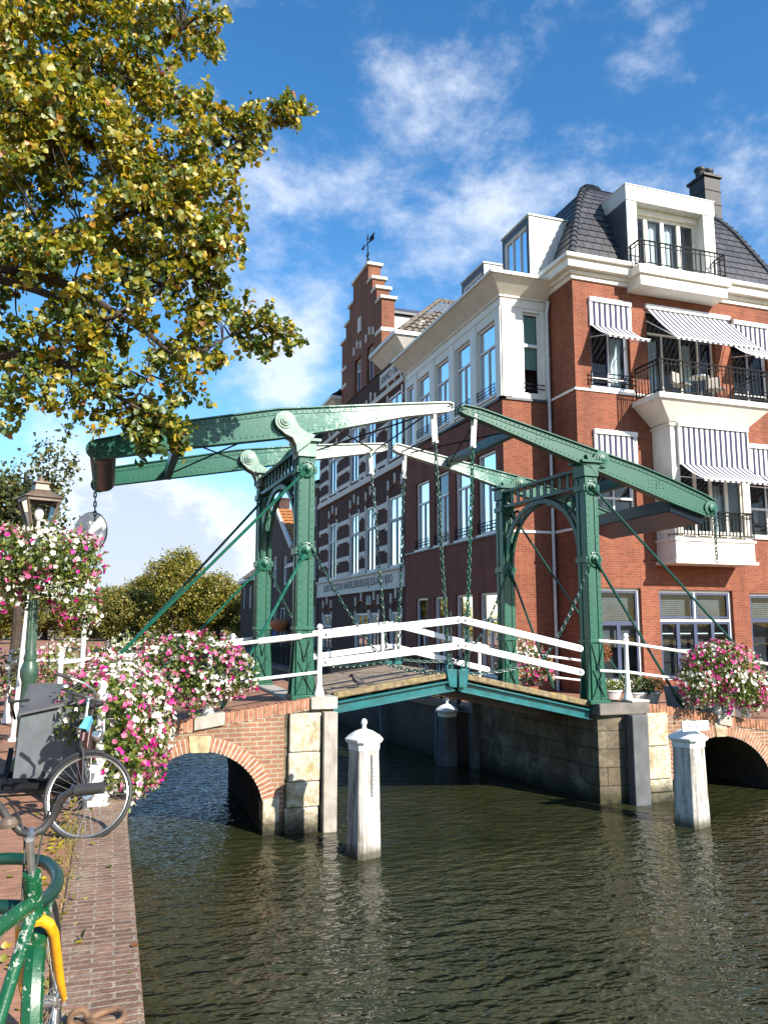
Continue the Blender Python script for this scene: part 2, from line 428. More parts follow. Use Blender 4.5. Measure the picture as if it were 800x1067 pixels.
MAT['grey'] = plain('grey_sign_back', (0.66, 0.66, 0.65), 0.45, 0.05)
MAT['boxgrey'] = plain('grey_plywood', (0.115, 0.135, 0.145), 0.5, 0.18, 5.0, bump=0.1, dirt=0.45, dirtcol=(0.24, 0.24, 0.22))
MAT['black'] = plain('black_rubber', (0.02, 0.02, 0.021), 0.6, 0.2)
MAT['gripblack'] = plain('worn_black_paint', (0.045, 0.043, 0.042), 0.45, 0.3, 9.0)
MAT['chrome'] = plain('worn_chrome', (0.55, 0.54, 0.51), 0.28, 0.2, 20.0, metal=0.85)
MAT['rust'] = plain('rusty_iron', (0.16, 0.09, 0.05), 0.8, 0.4, 15.0, bump=0.3)
MAT['bikegreen'] = scratched('bike_green')
MAT['bikedark'] = greenpaint('bike_dark_green', (0.003, 0.035, 0.022), (0.015, 0.06, 0.04), 0.4, 0.3)
MAT['yellow'] = plain('bike_yellow', (0.80, 0.36, 0.012), 0.3, 0.12, 14.0, dirt=0.2, dirtcol=(0.3, 0.12, 0.02))
MAT['maroon'] = plain('dark_red_paint', (0.06, 0.012, 0.012), 0.4, 0.2)
MAT['cyan'] = plain('cyan_bag', (0.10, 0.45, 0.62), 0.6, 0.2)
MAT['reflector'] = plain('white_reflector', (0.85, 0.85, 0.83), 0.3, 0.03)
MAT['carblue'] = plain('blue_car_paint', (0.02, 0.07, 0.19), 0.25, 0.05, coat=0.6)
MAT['bark'] = plain('bark', (0.05, 0.036, 0.026), 0.95, 0.4, 12.0, bump=0.7, bscale=30)
MAT['planter'] = plain('grey_planter', (0.26, 0.27, 0.29), 0.7, 0.12, 6.0)
MAT['planterw'] = plain('pale_planter', (0.55, 0.55, 0.54), 0.7, 0.12, 6.0)
MAT['plastic'] = plain('black_plastic', (0.02, 0.022, 0.025), 0.35, 0.2)
MAT['orangecloth'] = plain('orange_cloth', (0.55, 0.16, 0.06), 0.8, 0.2)
MAT['bluecloth'] = plain('blue_cloth', (0.05, 0.10, 0.38), 0.8, 0.2)
MAT['redcloth'] = plain('red_cloth', (0.6, 0.03, 0.02), 0.7, 0.2)
MAT['ink'] = plain('sign_ink', (0.05, 0.05, 0.055), 0.7, 0.1)
MAT['inkblue'] = plain('plate_ink', (0.12, 0.14, 0.35), 0.7, 0.1)
MAT['feather'] = plain('black_feather', (0.02, 0.02, 0.024), 0.5, 0.3, 20)
MAT['glass'] = glassmat('window_glass', ior=1.38)
MAT['glassblue'] = glassmat('window_glass_canal', (0.7, 0.85, 0.95), 2.1)
MAT['lampglass'] = glassmat('lantern_glass', (0.9, 0.9, 0.85), 1.5)
MAT['headlight'] = plain('lamp_lens', (0.6, 0.6, 0.6), 0.1, 0.05)

def stripe_mat():
    t = NT('striped_awning_cloth'); p = t.pos()
    sp = t.node('ShaderNodeSeparateXYZ'); t.link(p, sp.inputs[0])
    f = t.math('FRACT', t.math('MULTIPLY', sp.outputs[0], 1 / 0.175))
    k = t.math('LESS_THAN', f, 0.46)
    c = t.mix(k, rgb(0.74, 0.74, 0.72), rgb(0.075, 0.08, 0.135))
    c = t.mix(0.25, c, t.ramp(t.noise(p, 5, 4), [(0.3, 0.7), (0.7, 1.0)]), 'MULTIPLY')
    d = t.node('ShaderNodeBsdfDiffuse'); t.link(c, d.inputs[0])
    tr = t.node('ShaderNodeBsdfTranslucent'); t.link(c, tr.inputs[0])
    mx = t.node('ShaderNodeMixShader'); mx.inputs[0].default_value = 0.25
    t.link(d.outputs[0], mx.inputs[1]); t.link(tr.outputs[0], mx.inputs[2]); t.link(mx.outputs[0], t.out.inputs[0])
    return t.m
MAT['stripe'] = stripe_mat()

def slate_mat():
    t = NT('slate_roof'); uv = t.node('ShaderNodeUVMap').outputs[0]; p = t.pos()
    br = t.node('ShaderNodeTexBrick'); br.offset = 0.5
    for k, v in (('Scale', 1.0), ('Brick Width', 0.30), ('Row Height', 0.26), ('Mortar Size', 0.014), ('Mortar Smooth', 0.1), ('Bias', 0.0)):
        br.inputs[k].default_value = v
    br.inputs['Color1'].default_value = rgb(0.078, 0.076, 0.084); br.inputs['Color2'].default_value = rgb(0.046, 0.046, 0.054); br.inputs['Mortar'].default_value = rgb(0.012, 0.012, 0.014)
    t.link(uv, br.inputs['Vector'])
    c = t.mix(0.6, br.outputs['Color'], t.ramp(t.noise(p, 7, 5), [(0.25, 0.5), (0.75, 1.0)]), 'MULTIPLY')
    t.link(c, t.b.inputs['Base Color']); t.setv(Roughness=0.45)
    t.bump(t.math('MULTIPLY', br.outputs['Fac'], -1.0), 0.6, 0.015)
    return t.m
MAT['slate'] = slate_mat()

WAVE = 0.15
def water_mat():
    t = NT('canal_water'); p = t.pos()
    rot = t.node('ShaderNodeMapping'); rot.inputs['Rotation'].default_value = (0, 0, R(17)); rot.inputs['Scale'].default_value = (1.0, 1.9, 1.0)
    t.link(p, rot.inputs[0]); v = rot.outputs[0]
    n1 = t.noise(v, 3.4, 1.3, 0.45); n2 = t.noise(v, 10.0, 1.3, 0.5); n3 = t.noise(p, 0.45, 2)
    h = t.math('ADD', t.math('MULTIPLY', n1, 0.70), t.math('MULTIPLY', n2, 0.28))
    sp = t.node('ShaderNodeSeparateXYZ'); t.link(p, sp.inputs[0])
    near = t.node('ShaderNodeMapRange'); t.link(sp.outputs[1], near.inputs['Value'])       # the bridge shelters the water close to it
    for k, x in (('From Min', 4.0), ('From Max', 11.0), ('To Min', 1.0), ('To Max', 0.42)): near.inputs[k].default_value = x
    h = t.math('MULTIPLY', h, t.math('MULTIPLY', t.math('ADD', 0.25, t.math('MULTIPLY', n3, 1.5)), near.outputs[0]))
    t.bump(h, 1.0, WAVE)
    mu = t.noise(p, 0.8, 4)
    t.link(t.ramp(mu, [(0.3, rgb(0.017, 0.021, 0.008)), (0.7, rgb(0.034, 0.036, 0.015))]), t.b.inputs['Base Color'])
    t.setv(Roughness=0.0, IOR=1.33)
    t.b.inputs['Specular IOR Level'].default_value = 0.62
    return t.m
MAT['water'] = water_mat()

def quaytop_mat():
    t = NT('coping_strip_brick'); p = t.pos()
    br = t.node('ShaderNodeTexBrick'); br.offset = 0.5
    for k, v in (('Scale', 1.0), ('Brick Width', 0.212), ('Row Height', 0.062), ('Mortar Size', 0.009), ('Mortar Smooth', 0.2), ('Bias', 0.0)):
        br.inputs[k].default_value = v
    br.inputs['Color1'].default_value = rgb(0.30, 0.16, 0.10); br.inputs['Color2'].default_value = rgb(0.19, 0.10, 0.065); br.inputs['Mortar'].default_value = rgb(0.36, 0.28, 0.21)
    wob = t.node('ShaderNodeTexNoise'); wob.inputs['Scale'].default_value = 12.0; t.link(p, wob.inputs['Vector'])
    vm = t.node('ShaderNodeVectorMath', operation='MULTIPLY_ADD'); vm.inputs[1].default_value = (0.02,) * 3
    t.link(wob.outputs['Color'], vm.inputs[0]); t.link(p, vm.inputs[2]); t.link(vm.outputs[0], br.inputs['Vector'])
    c = t.mix(0.7, br.outputs['Color'], t.ramp(t.noise(p, 22, 6), [(0.3, 0.35), (0.7, 1.0)]), 'MULTIPLY')
    n = t.noise(p, 3.0, 7, 0.7)
    c = t.mix(t.ramp(n, [(0.5, 0.0), (0.7, 0.6)]), c, rgb(0.40, 0.33, 0.22))
    t.link(c, t.b.inputs['Base Color']); t.setv(Roughness=0.9)
    t.bump(t.math('ADD', t.math('MULTIPLY', br.outputs['Fac'], -1.2), t.noise(p, 50, 4)), 0.8, 0.012)
    return t.m
MAT['quaytop'] = quaytop_mat()

class Fac:
    """a facade plane: u along it, z up, d inwards from the face"""
    def __init__(s, axis, c): s.axis = axis; s.c = c
    def __call__(s, u, z, d): return (u, s.c + d, z) if s.axis == 'Y' else (s.c + d, u, z)
    def box(s, mb, u0, u1, z0, z1, d0, d1):
        a = s(u0, z0, d0); b = s(u1, z1, d1)
        mb.box(min(a[0], b[0]), max(a[0], b[0]), min(a[1], b[1]), max(a[1], b[1]), a[2], b[2])
    def wall(s, mb, u0, u1, z0, z1, holes, reveal=0.16, d=0.0):
        us = sorted({u0, u1, *[h[0] for h in holes], *[h[1] for h in holes]})
        zs = sorted({z0, z1, *[h[2] for h in holes], *[h[3] for h in holes]})
        us = [u for u in us if u0 <= u <= u1]; zs = [z for z in zs if z0 <= z <= z1]
        for i in range(len(us) - 1):
            for j in range(len(zs) - 1):
                uc = (us[i] + us[i + 1]) / 2; zc = (zs[j] + zs[j + 1]) / 2
                if any(h[0] < uc < h[1] and h[2] < zc < h[3] for h in holes): continue
                mb.quad(s(us[i], zs[j], d), s(us[i + 1], zs[j], d), s(us[i + 1], zs[j + 1], d), s(us[i], zs[j + 1], d))
        for a, b, c, e in holes:
            for p, q in (((a, c), (b, c)), ((b, c), (b, e)), ((b, e), (a, e)), ((a, e), (a, c))):
                mb.quad(s(p[0], p[1], d), s(q[0], q[1], d), s(q[0], q[1], d + reveal), s(p[0], p[1], d + reveal))
    def window(s, parent, u0, u1, z0, z1, d=0.1, fw=0.07, vb=(), hb=(), mat='frame', inner=None, glass='glass', curtain=None, name='window', bw=0.05, subframe=True, bars=None, blind=None):
        """frame mesh with panes (and curtains) as its sub-parts; vb/hb are bar positions as fractions"""
        mb = MB(); f = fw
        s.box(mb, u0 + .003, u0 + f, z0 + .003, z1 - .003, d - .03, d + .05); s.box(mb, u1 - f, u1 - .003, z0 + .003, z1 - .003, d - .03, d + .05)
        s.box(mb, u0 + f, u1 - f, z1 - f, z1 - .003, d - .028, d + .048); s.box(mb, u0 + f, u1 - f, z0 + .003, z0 + f, d - .028, d + .048)
        W = u1 - u0; H = z1 - z0
        hs = sorted(hb)
        for h in hs: s.box(mb, u0 + f, u1 - f, z0 + H * h - bw * .6, z0 + H * h + bw * .6, d - .025, d + .045)
        for v in vb:
            if isinstance(v, tuple): v, za, zb = v
            else: za, zb = 0.0, 1.0
            s.box(mb, u0 + W * v - bw / 2, u0 + W * v + bw / 2, z0 + max(f, H * za), z1 - max(f, H * (1 - zb)), d - .022, d + .042)
        w = mb.build(name, MAT[mat], parent, bevel=0.006)
        g = MB(); g.quad(s(u0 + f * .5, z0 + f * .5, d + .02), s(u1 - f * .5, z0 + f * .5, d + .02), s(u1 - f * .5, z1 - f * .5, d + .02), s(u0 + f * .5, z1 - f * .5, d + .02))
        g.build('pane', MAT[glass], w, smooth=False)
        if inner:
            m2 = MB()
            for (a, b, c, e) in inner:      # sash frames in another paint, as fractions
                ua, ub, zc, ze = u0 + W * a, u0 + W * b, z0 + H * c, z0 + H * e; k = 0.055
                s.box(m2, ua, ua + k, zc, ze, d - .012, d + .034); s.box(m2, ub - k, ub, zc, ze, d - .012, d + .034)
                s.box(m2, ua + k, ub - k, zc, zc + k, d - .011, d + .033); s.box(m2, ua + k, ub - k, ze - k, ze, d - .011, d + .033)
            m2.build('sash', MAT['frameblue'] if mat != 'frameteal' else MAT['frameteal'], w)
        if curtain:
            for (a, b, c, e) in curtain:
                cm = MB(); n = max(4, int((b - a) * W / 0.05))
                ps = [(u0 + W * (a + (b - a) * i / n), d + 0.17 + 0.025 * math.sin(i * 2.1)) for i in range(n + 1)]
                for i in range(n):
                    cm.quad(s(ps[i][0], z0 + H * c, ps[i][1]), s(ps[i + 1][0], z0 + H * c, ps[i + 1][1]), s(ps[i + 1][0], z0 + H * e, ps[i + 1][1]), s(ps[i][0], z0 + H * e, ps[i][1]))
                cm.build('curtain', MAT['curtain'], w)
        if blind:
            a, b = blind; cm = MB(); s.box(cm, u0 + f, u1 - f, z0 + H * a, z0 + H * b, d + .07, d + .08); cm.build('blind', MAT['blind'], w)
        return w

def rail_fence(mb, pts, z0, z1, step=0.11, r=0.011, sub=True):
    """iron balcony railing along 2-D points"""
    for (x0, y0), (x1, y1) in zip(pts[:-1], pts[1:]):
        L = math.hypot(x1 - x0, y1 - y0); n = max(1, int(L / step))
        mb.beam((x0, y0, z1), (x1, y1, z1), .045, .03); mb.beam((x0, y0, z0), (x1, y1, z0), .03, .025)
        if sub: mb.beam((x0, y0, z1 - .12), (x1, y1, z1 - .12), .022, .022)
        for i in range(n + 1):
            t = i / n; x = x0 + (x1 - x0) * t; y = y0 + (y1 - y0) * t
            rr = r * 1.7 if i % 6 == 0 else r
            mb.box(x - rr, x + rr, y - rr, y + rr, z0 - (.05 if i % 6 == 0 else 0), z1 - .01)

def text(name, body, size, M, mat, parent, depth=0.006, align='CENTER', sx=1.0):
    cu = bpy.data.curves.new(name, 'FONT'); cu.body = body; cu.size = size; cu.align_x = align; cu.align_y = 'CENTER'; cu.extrude = depth
    o = bpy.data.objects.new(name, cu); cu.materials.append(mat)
    me = None
    COL.objects.link(o)
    dg = bpy.context.evaluated_depsgraph_get(); dg.update()
    me = bpy.data.meshes.new_from_object(o.evaluated_get(dg))
    bpy.data.objects.remove(o)
    me.transform(M @ Matrix.Diagonal((sx, 1, 1, 1)))
    me.materials.clear()
    return link_mesh(name, me, mat, parent)
# ================================================================== SETTING
def sheet(name, polys, mat, kind='structure', thick=0.0):
    mb = MB()
    for p in polys: mb.add(p, [tuple(range(len(p)))])
    o = mb.build(name, mat, smooth=False, fix=False)
    return tag(o, kind=kind)

sheet('water', [[(-60, -60, 0), (90, -60, 0), (90, 110, 0), (-60, 110, 0)]], MAT['water'])
QX = 0.22
GZ = 1.3
# ground sheet: both quays, the far bank, the land behind; the canal stays open
sheet('ground', [
    [(-900, -60, GZ - .06), (-0.40, -60, GZ - .06), (-0.40, 110, GZ - .06), (-900, 110, GZ - .06)],
    [(-900, 110, GZ - .06), (900, 110, GZ - .06), (900, 1500, GZ - .06), (-900, 1500, GZ - .06)],
    [(7.2, 15.7, 1.14), (900, 15.7, 1.14), (900, 110, 1.14), (4.6, 110, 1.14), (6.5, 41, 1.14), (6.85, 20.8, 1.14)],
    [(60, -60, 1.14), (900, -60, 1.14), (900, 15.7, 1.14), (60, 15.7, 1.14)],
    [(-900, -900, GZ - .06), (900, -900, GZ - .06), (900, -60, GZ - .06), (-900, -60, GZ - .06)],
], plain('earth', (0.16, 0.13, 0.09), 0.95, 0.3))
sheet('quay_pavement', [[(-14, -12, GZ), (-0.195, -12, GZ), (-0.195, 9.6, GZ), (-14, 9.6, GZ)],
                             [(-14, 9.6, GZ), (-0.195, 9.6, GZ), (-0.195, 11.75, GZ + .03), (-14, 11.75, GZ + .03)],
                             [(-14, 15.4, GZ + .03), (0.1, 15.4, GZ + .03), (0.1, 100, GZ), (-14, 100, GZ)]], MAT['paving'])
def hL(x): return max(1.34, 1.50 + 0.143 * x)          # approach ramp, left bank
def hR(x): return max(1.21, 1.73 - 0.157 * (x - 8.3)) # approach ramp, right bank
m = [[(x0, 11.98, hL(x0) - .03), (x1, 11.98, hL(x1) - .03), (x1, 15.4, hL(x1) - .03), (x0, 15.4, hL(x0) - .03)] for x0, x1 in ((-14, -1.12), (-1.12, 3.2))]
sheet('bridge_road', m, MAT['paving'])
m = [[(x0, 11.98, hR(x0) - .03), (x1, 11.98, hR(x1) - .03), (x1, 15.7, hR(x1) - .03), (x0, 15.7, hR(x0) - .03)] for x0, x1 in ((7.95, 11.6), (11.6, 60))]
m.append([(7.6, 15.7, 1.2), (60, 15.7, 1.2), (60, 18.0, 1.2), (7.3, 18.0, 1.2)])
m.append([(7.3, 18.0, 1.2), (11.7, 18.0, 1.2), (11.7, 41, 1.2), (6.55, 41, 1.2), (6.9, 20.8, 1.2)])
sheet('street', m, MAT['paving'])
# strip of headers along the water's edge, a slab of its own thickness
mb = MB(); mb.box(-0.195, QX, -12, 11.77, GZ - .10, GZ + .004)
tag(mb.build('quay_edge_strip', MAT['quaytop'], bevel=0.012), kind='structure')
# moss and dry weeds in the joint beside the strip
def blades(name, spots, mat, hmin, hmax):
    mb = MB()
    for x, y, z in spots:
        a = random.random() * 6.28; h = random.uniform(hmin, hmax); w = 0.006
        dx, dy = math.cos(a), math.sin(a); lx, ly = random.gauss(0, .4) * h, random.gauss(0, .4) * h
        mb.add([(x - dx * w, y - dy * w, z), (x + dx * w, y + dy * w, z), (x + lx * .5 + dx * w * .7, y + ly * .5 + dy * w * .7, z + h * .7), (x + lx, y + ly, z + h)], [(0, 1, 2, 3)])
    return mb.build(name, mat, smooth=False, fix=False)
sp = []
for i in range(1900):
    y = random.uniform(1.5, 9.5); k = math.sin(y * 2.3) * .5 + math.sin(y * 5.1 + 1) * .3 + .4
    if random.random() < 0.35 + 0.5 * k: sp.append((random.gauss(-0.215, 0.022 + .03 * max(k, 0)), y, GZ))
for i in range(900): sp.append((random.gauss(-0.55, .12), random.gauss(2.75, .25), GZ))
for i in range(500): sp.append((random.gauss(-0.27, .07), random.gauss(7.3, .25), GZ))
tag(blades('dry_weeds', sp, leafmat('dry_weed_leaf', [(0.0, (0.20, 0.17, 0.04)), (0.5, (0.34, 0.27, 0.09)), (1.0, (0.12, 0.13, 0.03))], .3, .02), .008, .03), kind='stuff')

# ---- quay walls
mb = MB(); mb.box(-0.40, QX - .04, -12, 11.78, -1, GZ - .10)
tag(mb.build('quay_wall', MAT['quay_brick'] if 'quay_brick' in MAT else MAT['brick_quay']), 'brick quay wall along the near left bank under the coping strip', 'quay wall')
mb = MB(); mb.box(-0.40, QX - .02, 15.45, 100, -1, GZ + .02)
tag(mb.build('quay_wall', MAT['brick_quay']), 'brick quay wall of the left bank behind the bridge', 'quay wall')
pts = [(7.45, 15.72), (7.2, 16.4), (6.85, 20.8), (6.5, 41), (4.6, 110)]
qw = thing('quay_wall', 'dark brick quay wall on the right bank beyond the bridge deck', 'quay wall')
mb = MB()
for (x0, y0), (x1, y1) in zip(pts[:-1], pts[1:]):
    mb.hexa([(x0, y0, -1), (x0 + .5, y0, -1), (x1 + .5, y1, -1), (x1, y1, -1), (x0, y0, 1.12), (x0 + .5, y0, 1.12), (x1 + .5, y1, 1.12), (x1, y1, 1.12)])
mb.build('wall', MAT['brick_quay'], qw)
mb = MB()
for (x0, y0), (x1, y1) in zip(pts[:-1], pts[1:]):
    mb.hexa([(x0 - .05, y0, 1.123), (x0 + .45, y0, 1.123), (x1 + .45, y1, 1.123), (x1 - .05, y1, 1.123), (x0 - .05, y0, 1.25), (x0 + .45, y0, 1.25), (x1 + .45, y1, 1.25), (x1 - .05, y1, 1.25)])
mb.build('coping', MAT['tar'], qw, bevel=0.01)
fe = MB(); rail_fence(fe, [(7.3, 16.2), (7.0, 20.8), (6.68, 38)], 1.34, 2.2, .15, .011)
for y in (16.3, 18.5, 20.7, 23, 25.5, 28, 31, 34, 37):
    x = np.interp(y, [16.2, 20.8, 38], [7.3, 7.0, 6.68]); fe.box(x - .025, x + .025, y - .025, y + .025, 1.2, 2.3)
tag(fe.build('canal_railing', MAT['iron']), 'black iron railing on top of the quay wall behind the bridge deck', 'railing')
mb = MB(); mb.tube([(7.0, 17.6, .9), (6.86, 17.6, .95), (6.78, 17.6, .6), (6.78, 17.6, -.2)], .035)
# vertical fender timbers on the far quay wall
for k, (x, y) in enumerate(((6.83, 19.9), (7.13, 16.9))):
    f = MB(); f.box(x - .13, x - .01, y - .07, y + .07, -.6, 1.05 if k else .98)
    tag(f.build('fender_timber', MAT['timberdark'], bevel=.01), ['narrow dark timber on the quay wall left of the far mooring post', 'narrow dark timber on the quay wall right of the far mooring post'][k], 'fender timber', 'fender timbers')

# ================================================================== MASONRY ABUTMENTS
def arch_wall(parent, X0, X1, top, xc, zc, r, Yf, Yb, matwall, zb=-.8, n=40):
    xs = sorted(set([X0, X1] + list(np.linspace(X0, X1, 14)) + [xc + r * math.cos(a) for a in np.linspace(0, math.pi, n + 1)]))
    mb = MB()
    def zin(x):
        return zc + math.sqrt(max(0, r * r - (x - xc) ** 2)) if abs(x - xc) < r - 1e-6 else None
    for x0, x1 in zip(xs[:-1], xs[1:]):
        xm = (x0 + x1) / 2
        if abs(xm - xc) < r:
            a = zc + math.sqrt(max(0, r * r - (x0 - xc) ** 2)) if abs(x0 - xc) <= r else zc
            b = zc + math.sqrt(max(0, r * r - (x1 - xc) ** 2)) if abs(x1 - xc) <= r else zc
        else: a = b = zb
        for y in (Yf, Yb): mb.quad((x0, y, a), (x1, y, b), (x1, y, top(x1)), (x0, y, top(x0)))
        mb.quad((x0, Yf, top(x0)), (x1, Yf, top(x1)), (x1, Yb, top(x1)), (x0, Yb, top(x0)))
    w_ = mb.build('brick_face', matwall, parent, smooth=False); bm = bmesh.new(); bm.from_mesh(w_.data); bmesh.ops.remove_doubles(bm, verts=bm.verts, dist=.0005); bm.to_mesh(w_.data); bm.free()
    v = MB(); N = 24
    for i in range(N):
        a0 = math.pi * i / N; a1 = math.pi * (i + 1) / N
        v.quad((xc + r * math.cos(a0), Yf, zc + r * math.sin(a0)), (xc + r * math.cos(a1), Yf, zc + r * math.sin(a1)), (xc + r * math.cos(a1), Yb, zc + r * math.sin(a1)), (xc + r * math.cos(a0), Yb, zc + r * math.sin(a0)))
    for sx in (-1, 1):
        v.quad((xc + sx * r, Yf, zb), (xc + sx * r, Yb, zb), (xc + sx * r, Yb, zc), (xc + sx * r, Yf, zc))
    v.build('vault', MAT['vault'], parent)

def voussoirs(parent, xc, zc, r, t, Yf, a0, a1, step=.058, proud=.012, key=True):
    n = int(r * (a1 - a0) / step); mb = MB(); back = MB()
    for i in range(n):
        g = .0065 / r
        p = a0 + (a1 - a0) * i / n + g; q = a0 + (a1 - a0) * (i + 1) / n - g
        pr_ = proud + random.uniform(-.003, .003)
        if key and p <= math.pi / 2 <= q: pass
        P = [(xc + rr * math.cos(a), zc + rr * math.sin(a)) for rr, a in ((r + .004, p), (r + t, p), (r + t, q), (r + .004, q))]
        mb.prism(P, lambda u, v, w: (u, w, v), Yf - pr_, Yf + .05)
    mb.build('arch_ring', MAT['vouss'], parent, bevel=.003)
    for i in range(24):
        p = a0 + (a1 - a0) * i / 24; q = a0 + (a1 - a0) * (i + 1) / 24
        back.prism([(xc + rr * math.cos(a), zc + rr * math.sin(a)) for rr, a in ((r + .001, p), (r + t, p), (r + t, q), (r + .001, q))], lambda u, v, w: (u, w, v), Yf - .005, Yf + .04)
    back.build('arch_mortar', MAT['mortar'], parent, smooth=False)

def rollaag(parent, x0, x1, top, h, Yf, Yb, step=.068):
    mb = MB(); n = int((x1 - x0) / step)
    for i in range(n):
        a = x0 + (x1 - x0) * i / n + .005; b = x0 + (x1 - x0) * (i + 1) / n - .005; e = random.uniform(-.004, .004); f = random.uniform(-.006, .004)
        za, zb = top(a) + e, top(b) + e
        mb.hexa([(a, Yf + f, za - h), (b, Yf + f, zb - h), (b, Yb, zb - h), (a, Yb, za - h), (a, Yf + f, za), (b, Yf + f, zb), (b, Yb, zb), (a, Yb, za)])
    mb.build('coping_bricks', MAT['vouss'], parent, bevel=.004)
    m2 = MB(); N = 10
    for i in range(N):
        a = x0 + (x1 - x0) * i / N; b = x0 + (x1 - x0) * (i + 1) / N; za, zb = top(a) - .008, top(b) - .008
        m2.hexa([(a, Yf + .012, za - h), (b, Yf + .012, zb - h), (b, Yb - .01, zb - h), (a, Yb - .01, za - h), (a, Yf + .012, za), (b, Yf + .012, zb), (b, Yb - .01, zb), (a, Yb - .01, za)])
    m2.build('coping_mortar', MAT['mortar'], parent, smooth=False)

Yf, Yb = 11.8, 15.4
LA = thing('bridge_abutment', 'left brick bridge abutment with the round arch over blue lit water', 'bridge abutment', (1.5, 13.5, 0))
topL = lambda x: hL(x) - .005
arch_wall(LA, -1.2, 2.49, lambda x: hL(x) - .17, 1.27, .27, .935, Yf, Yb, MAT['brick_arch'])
voussoirs(LA, 1.27, .27, .935, .20, Yf, R(13), R(158))
rollaag(LA, 1.62, 2.86, topL, .165, 11.775, 12.02)
rollaag(LA, -1.2, 1.18, topL, .165, 11.775, 12.02)
mb = MB(); mb.hexa([(1.185, 11.745, 1.50), (1.615, 11.745, 1.565), (1.615, 12.03, 1.565), (1.185, 12.03, 1.50), (1.185, 11.745, 1.685), (1.615, 11.745, 1.745), (1.615, 12.03, 1.745), (1.185, 12.03, 1.685)])
mb.build('post_block', MAT['stone'], LA, bevel=.012)
mb = MB(); mb.prism([(1.14, 1.195), (1.40, 1.185), (1.43, 1.42), (1.12, 1.43)], lambda u, v, w: (u, w, v), Yf - .03, Yf + .1)
mb.build('keystone', plain('yellow_stone', (0.44, 0.35, 0.19), .85, .45, 8, bump=.4, dirt=.5), LA, bevel=.008)
mb = MB(); mb.box(2.19, 2.43, Yf - .02, Yf + .3, -.8, .50); mb.build('springer_stone', MAT['sandstone'], LA, bevel=.015)
# stone pier in rough courses, leaning crack beside it
mb = MB(); z = -.8
for h, x0, x1 in ((1.15, 2.50, 3.0), (.36, 2.53, 3.02), (.42, 2.55, 3.03), (.56, 2.56, 3.04)):
    mb.box(x0, x1, Yf - .045 - random.uniform(0, .012), Yf + .5, z + .004, z + h - .004); z += h
mb.build('stone_pier', MAT['sandstone'], LA, bevel=.02)
mb = MB(); mb.box(2.44, 3.2, Yf + .02, Yb, -.8, 1.72); mb.build('pier_core', MAT['ashlar'], LA)
mb = MB(); mb.box(2.875, 3.285, 11.74, 12.25, 1.735, 1.915); mb.build('cap_stone', MAT['stone'], LA, bevel=.014)
mb = MB(); mb.box(2.6, 3.27, 12.25, Yb, 1.735, 1.885); mb.build('sill_beam', MAT['stone'], LA, bevel=.014)

RA = thing('bridge_abutment', 'right bridge abutment of stone and brick with the shadowed wide arch', 'bridge abutment', (9.5, 13.5, 0))
topR = lambda x: hR(x) - .005
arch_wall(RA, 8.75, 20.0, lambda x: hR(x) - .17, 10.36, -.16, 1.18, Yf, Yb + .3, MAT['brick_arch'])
voussoirs(RA, 10.36, -.16, 1.18, .20, Yf, R(20), R(160))
rollaag(RA, 8.86, 10.28, topR, .165, 11.775, 12.02)
rollaag(RA, 10.60, 14.5, topR, .165, 11.775, 12.02)
mb = MB(); a, b = hR(10.285), hR(10.595)
mb.hexa([(10.285, 11.745, a - .19), (10.595, 11.745, b - .19), (10.595, 12.03, b - .19), (10.285, 12.03, a - .19), (10.285, 11.745, a), (10.595, 11.745, b), (10.595, 12.03, b), (10.285, 12.03, a)])
mb.build('post_block', MAT['stone'], RA, bevel=.012)
mb = MB(); mb.prism([(10.26, 1.01), (10.46, 1.01), (10.49, 1.25), (10.23, 1.26)], lambda u, v, w: (u, w, v), Yf - .03, Yf + .1)
mb.build('keystone', MAT['sandstone'], RA, bevel=.008)
mb = MB(); z = -.8
for h, x0, x1 in ((.95, 8.68, 9.30), (.22, 8.74, 9.25), (.55, 8.76, 9.23), (.56, 8.78, 9.21)):
    mb.box(x0, x1, Yf - .06 - random.uniform(0, .012), Yf + .5, z + .004, z + h - .004); z += h
mb.build('stone_pier', MAT['sandstone'], RA, bevel=.025)
mb = MB(); mb.hexa([(7.90, 11.9, -.8), (8.75, 11.82, -.8), (8.75, 15.7, -.8), (7.45, 15.7, -.8), (7.90, 11.9, 1.46), (8.75, 11.82, 1.46), (8.75, 15.7, 1.46), (7.45, 15.7, 1.46)])
mb.build('ashlar_core', MAT['ashlar'], RA, smooth=False)
mb = MB(); mb.box(7.86, 8.86, 11.76, 12.3, 1.468, 1.66); mb.build('cap_stone', plain('dark_cap_stone', (0.16, 0.14, 0.12), .85, .3, 5, bump=.3), RA, bevel=.014)
mb = MB(); mb.box(8.50, 8.86, 11.745, 12.06, 1.663, 1.70); mb.build('post_block', MAT['whitestone'], RA, bevel=.01)

# fender timbers at the piers
for lab, x0, x1, y0, z1, mt in (('pale grey timber fender against the left stone pier', 3.055, 3.265, 11.66, 1.70, 'timber'), ('weathered dark timber fender against the right stone pier', 8.40, 8.71, 11.62, 1.47, 'timberdark'), ('tall dark timber fender at the far end of the right abutment', 7.30, 7.46, 15.6, 1.62, 'timberdark')):
    f = MB(); f.box(x0, x1, y0, y0 + .2, -.8, z1); tag(f.build('fender_timber', MAT[mt], bevel=.015), lab, 'fender timber', 'fender timbers')

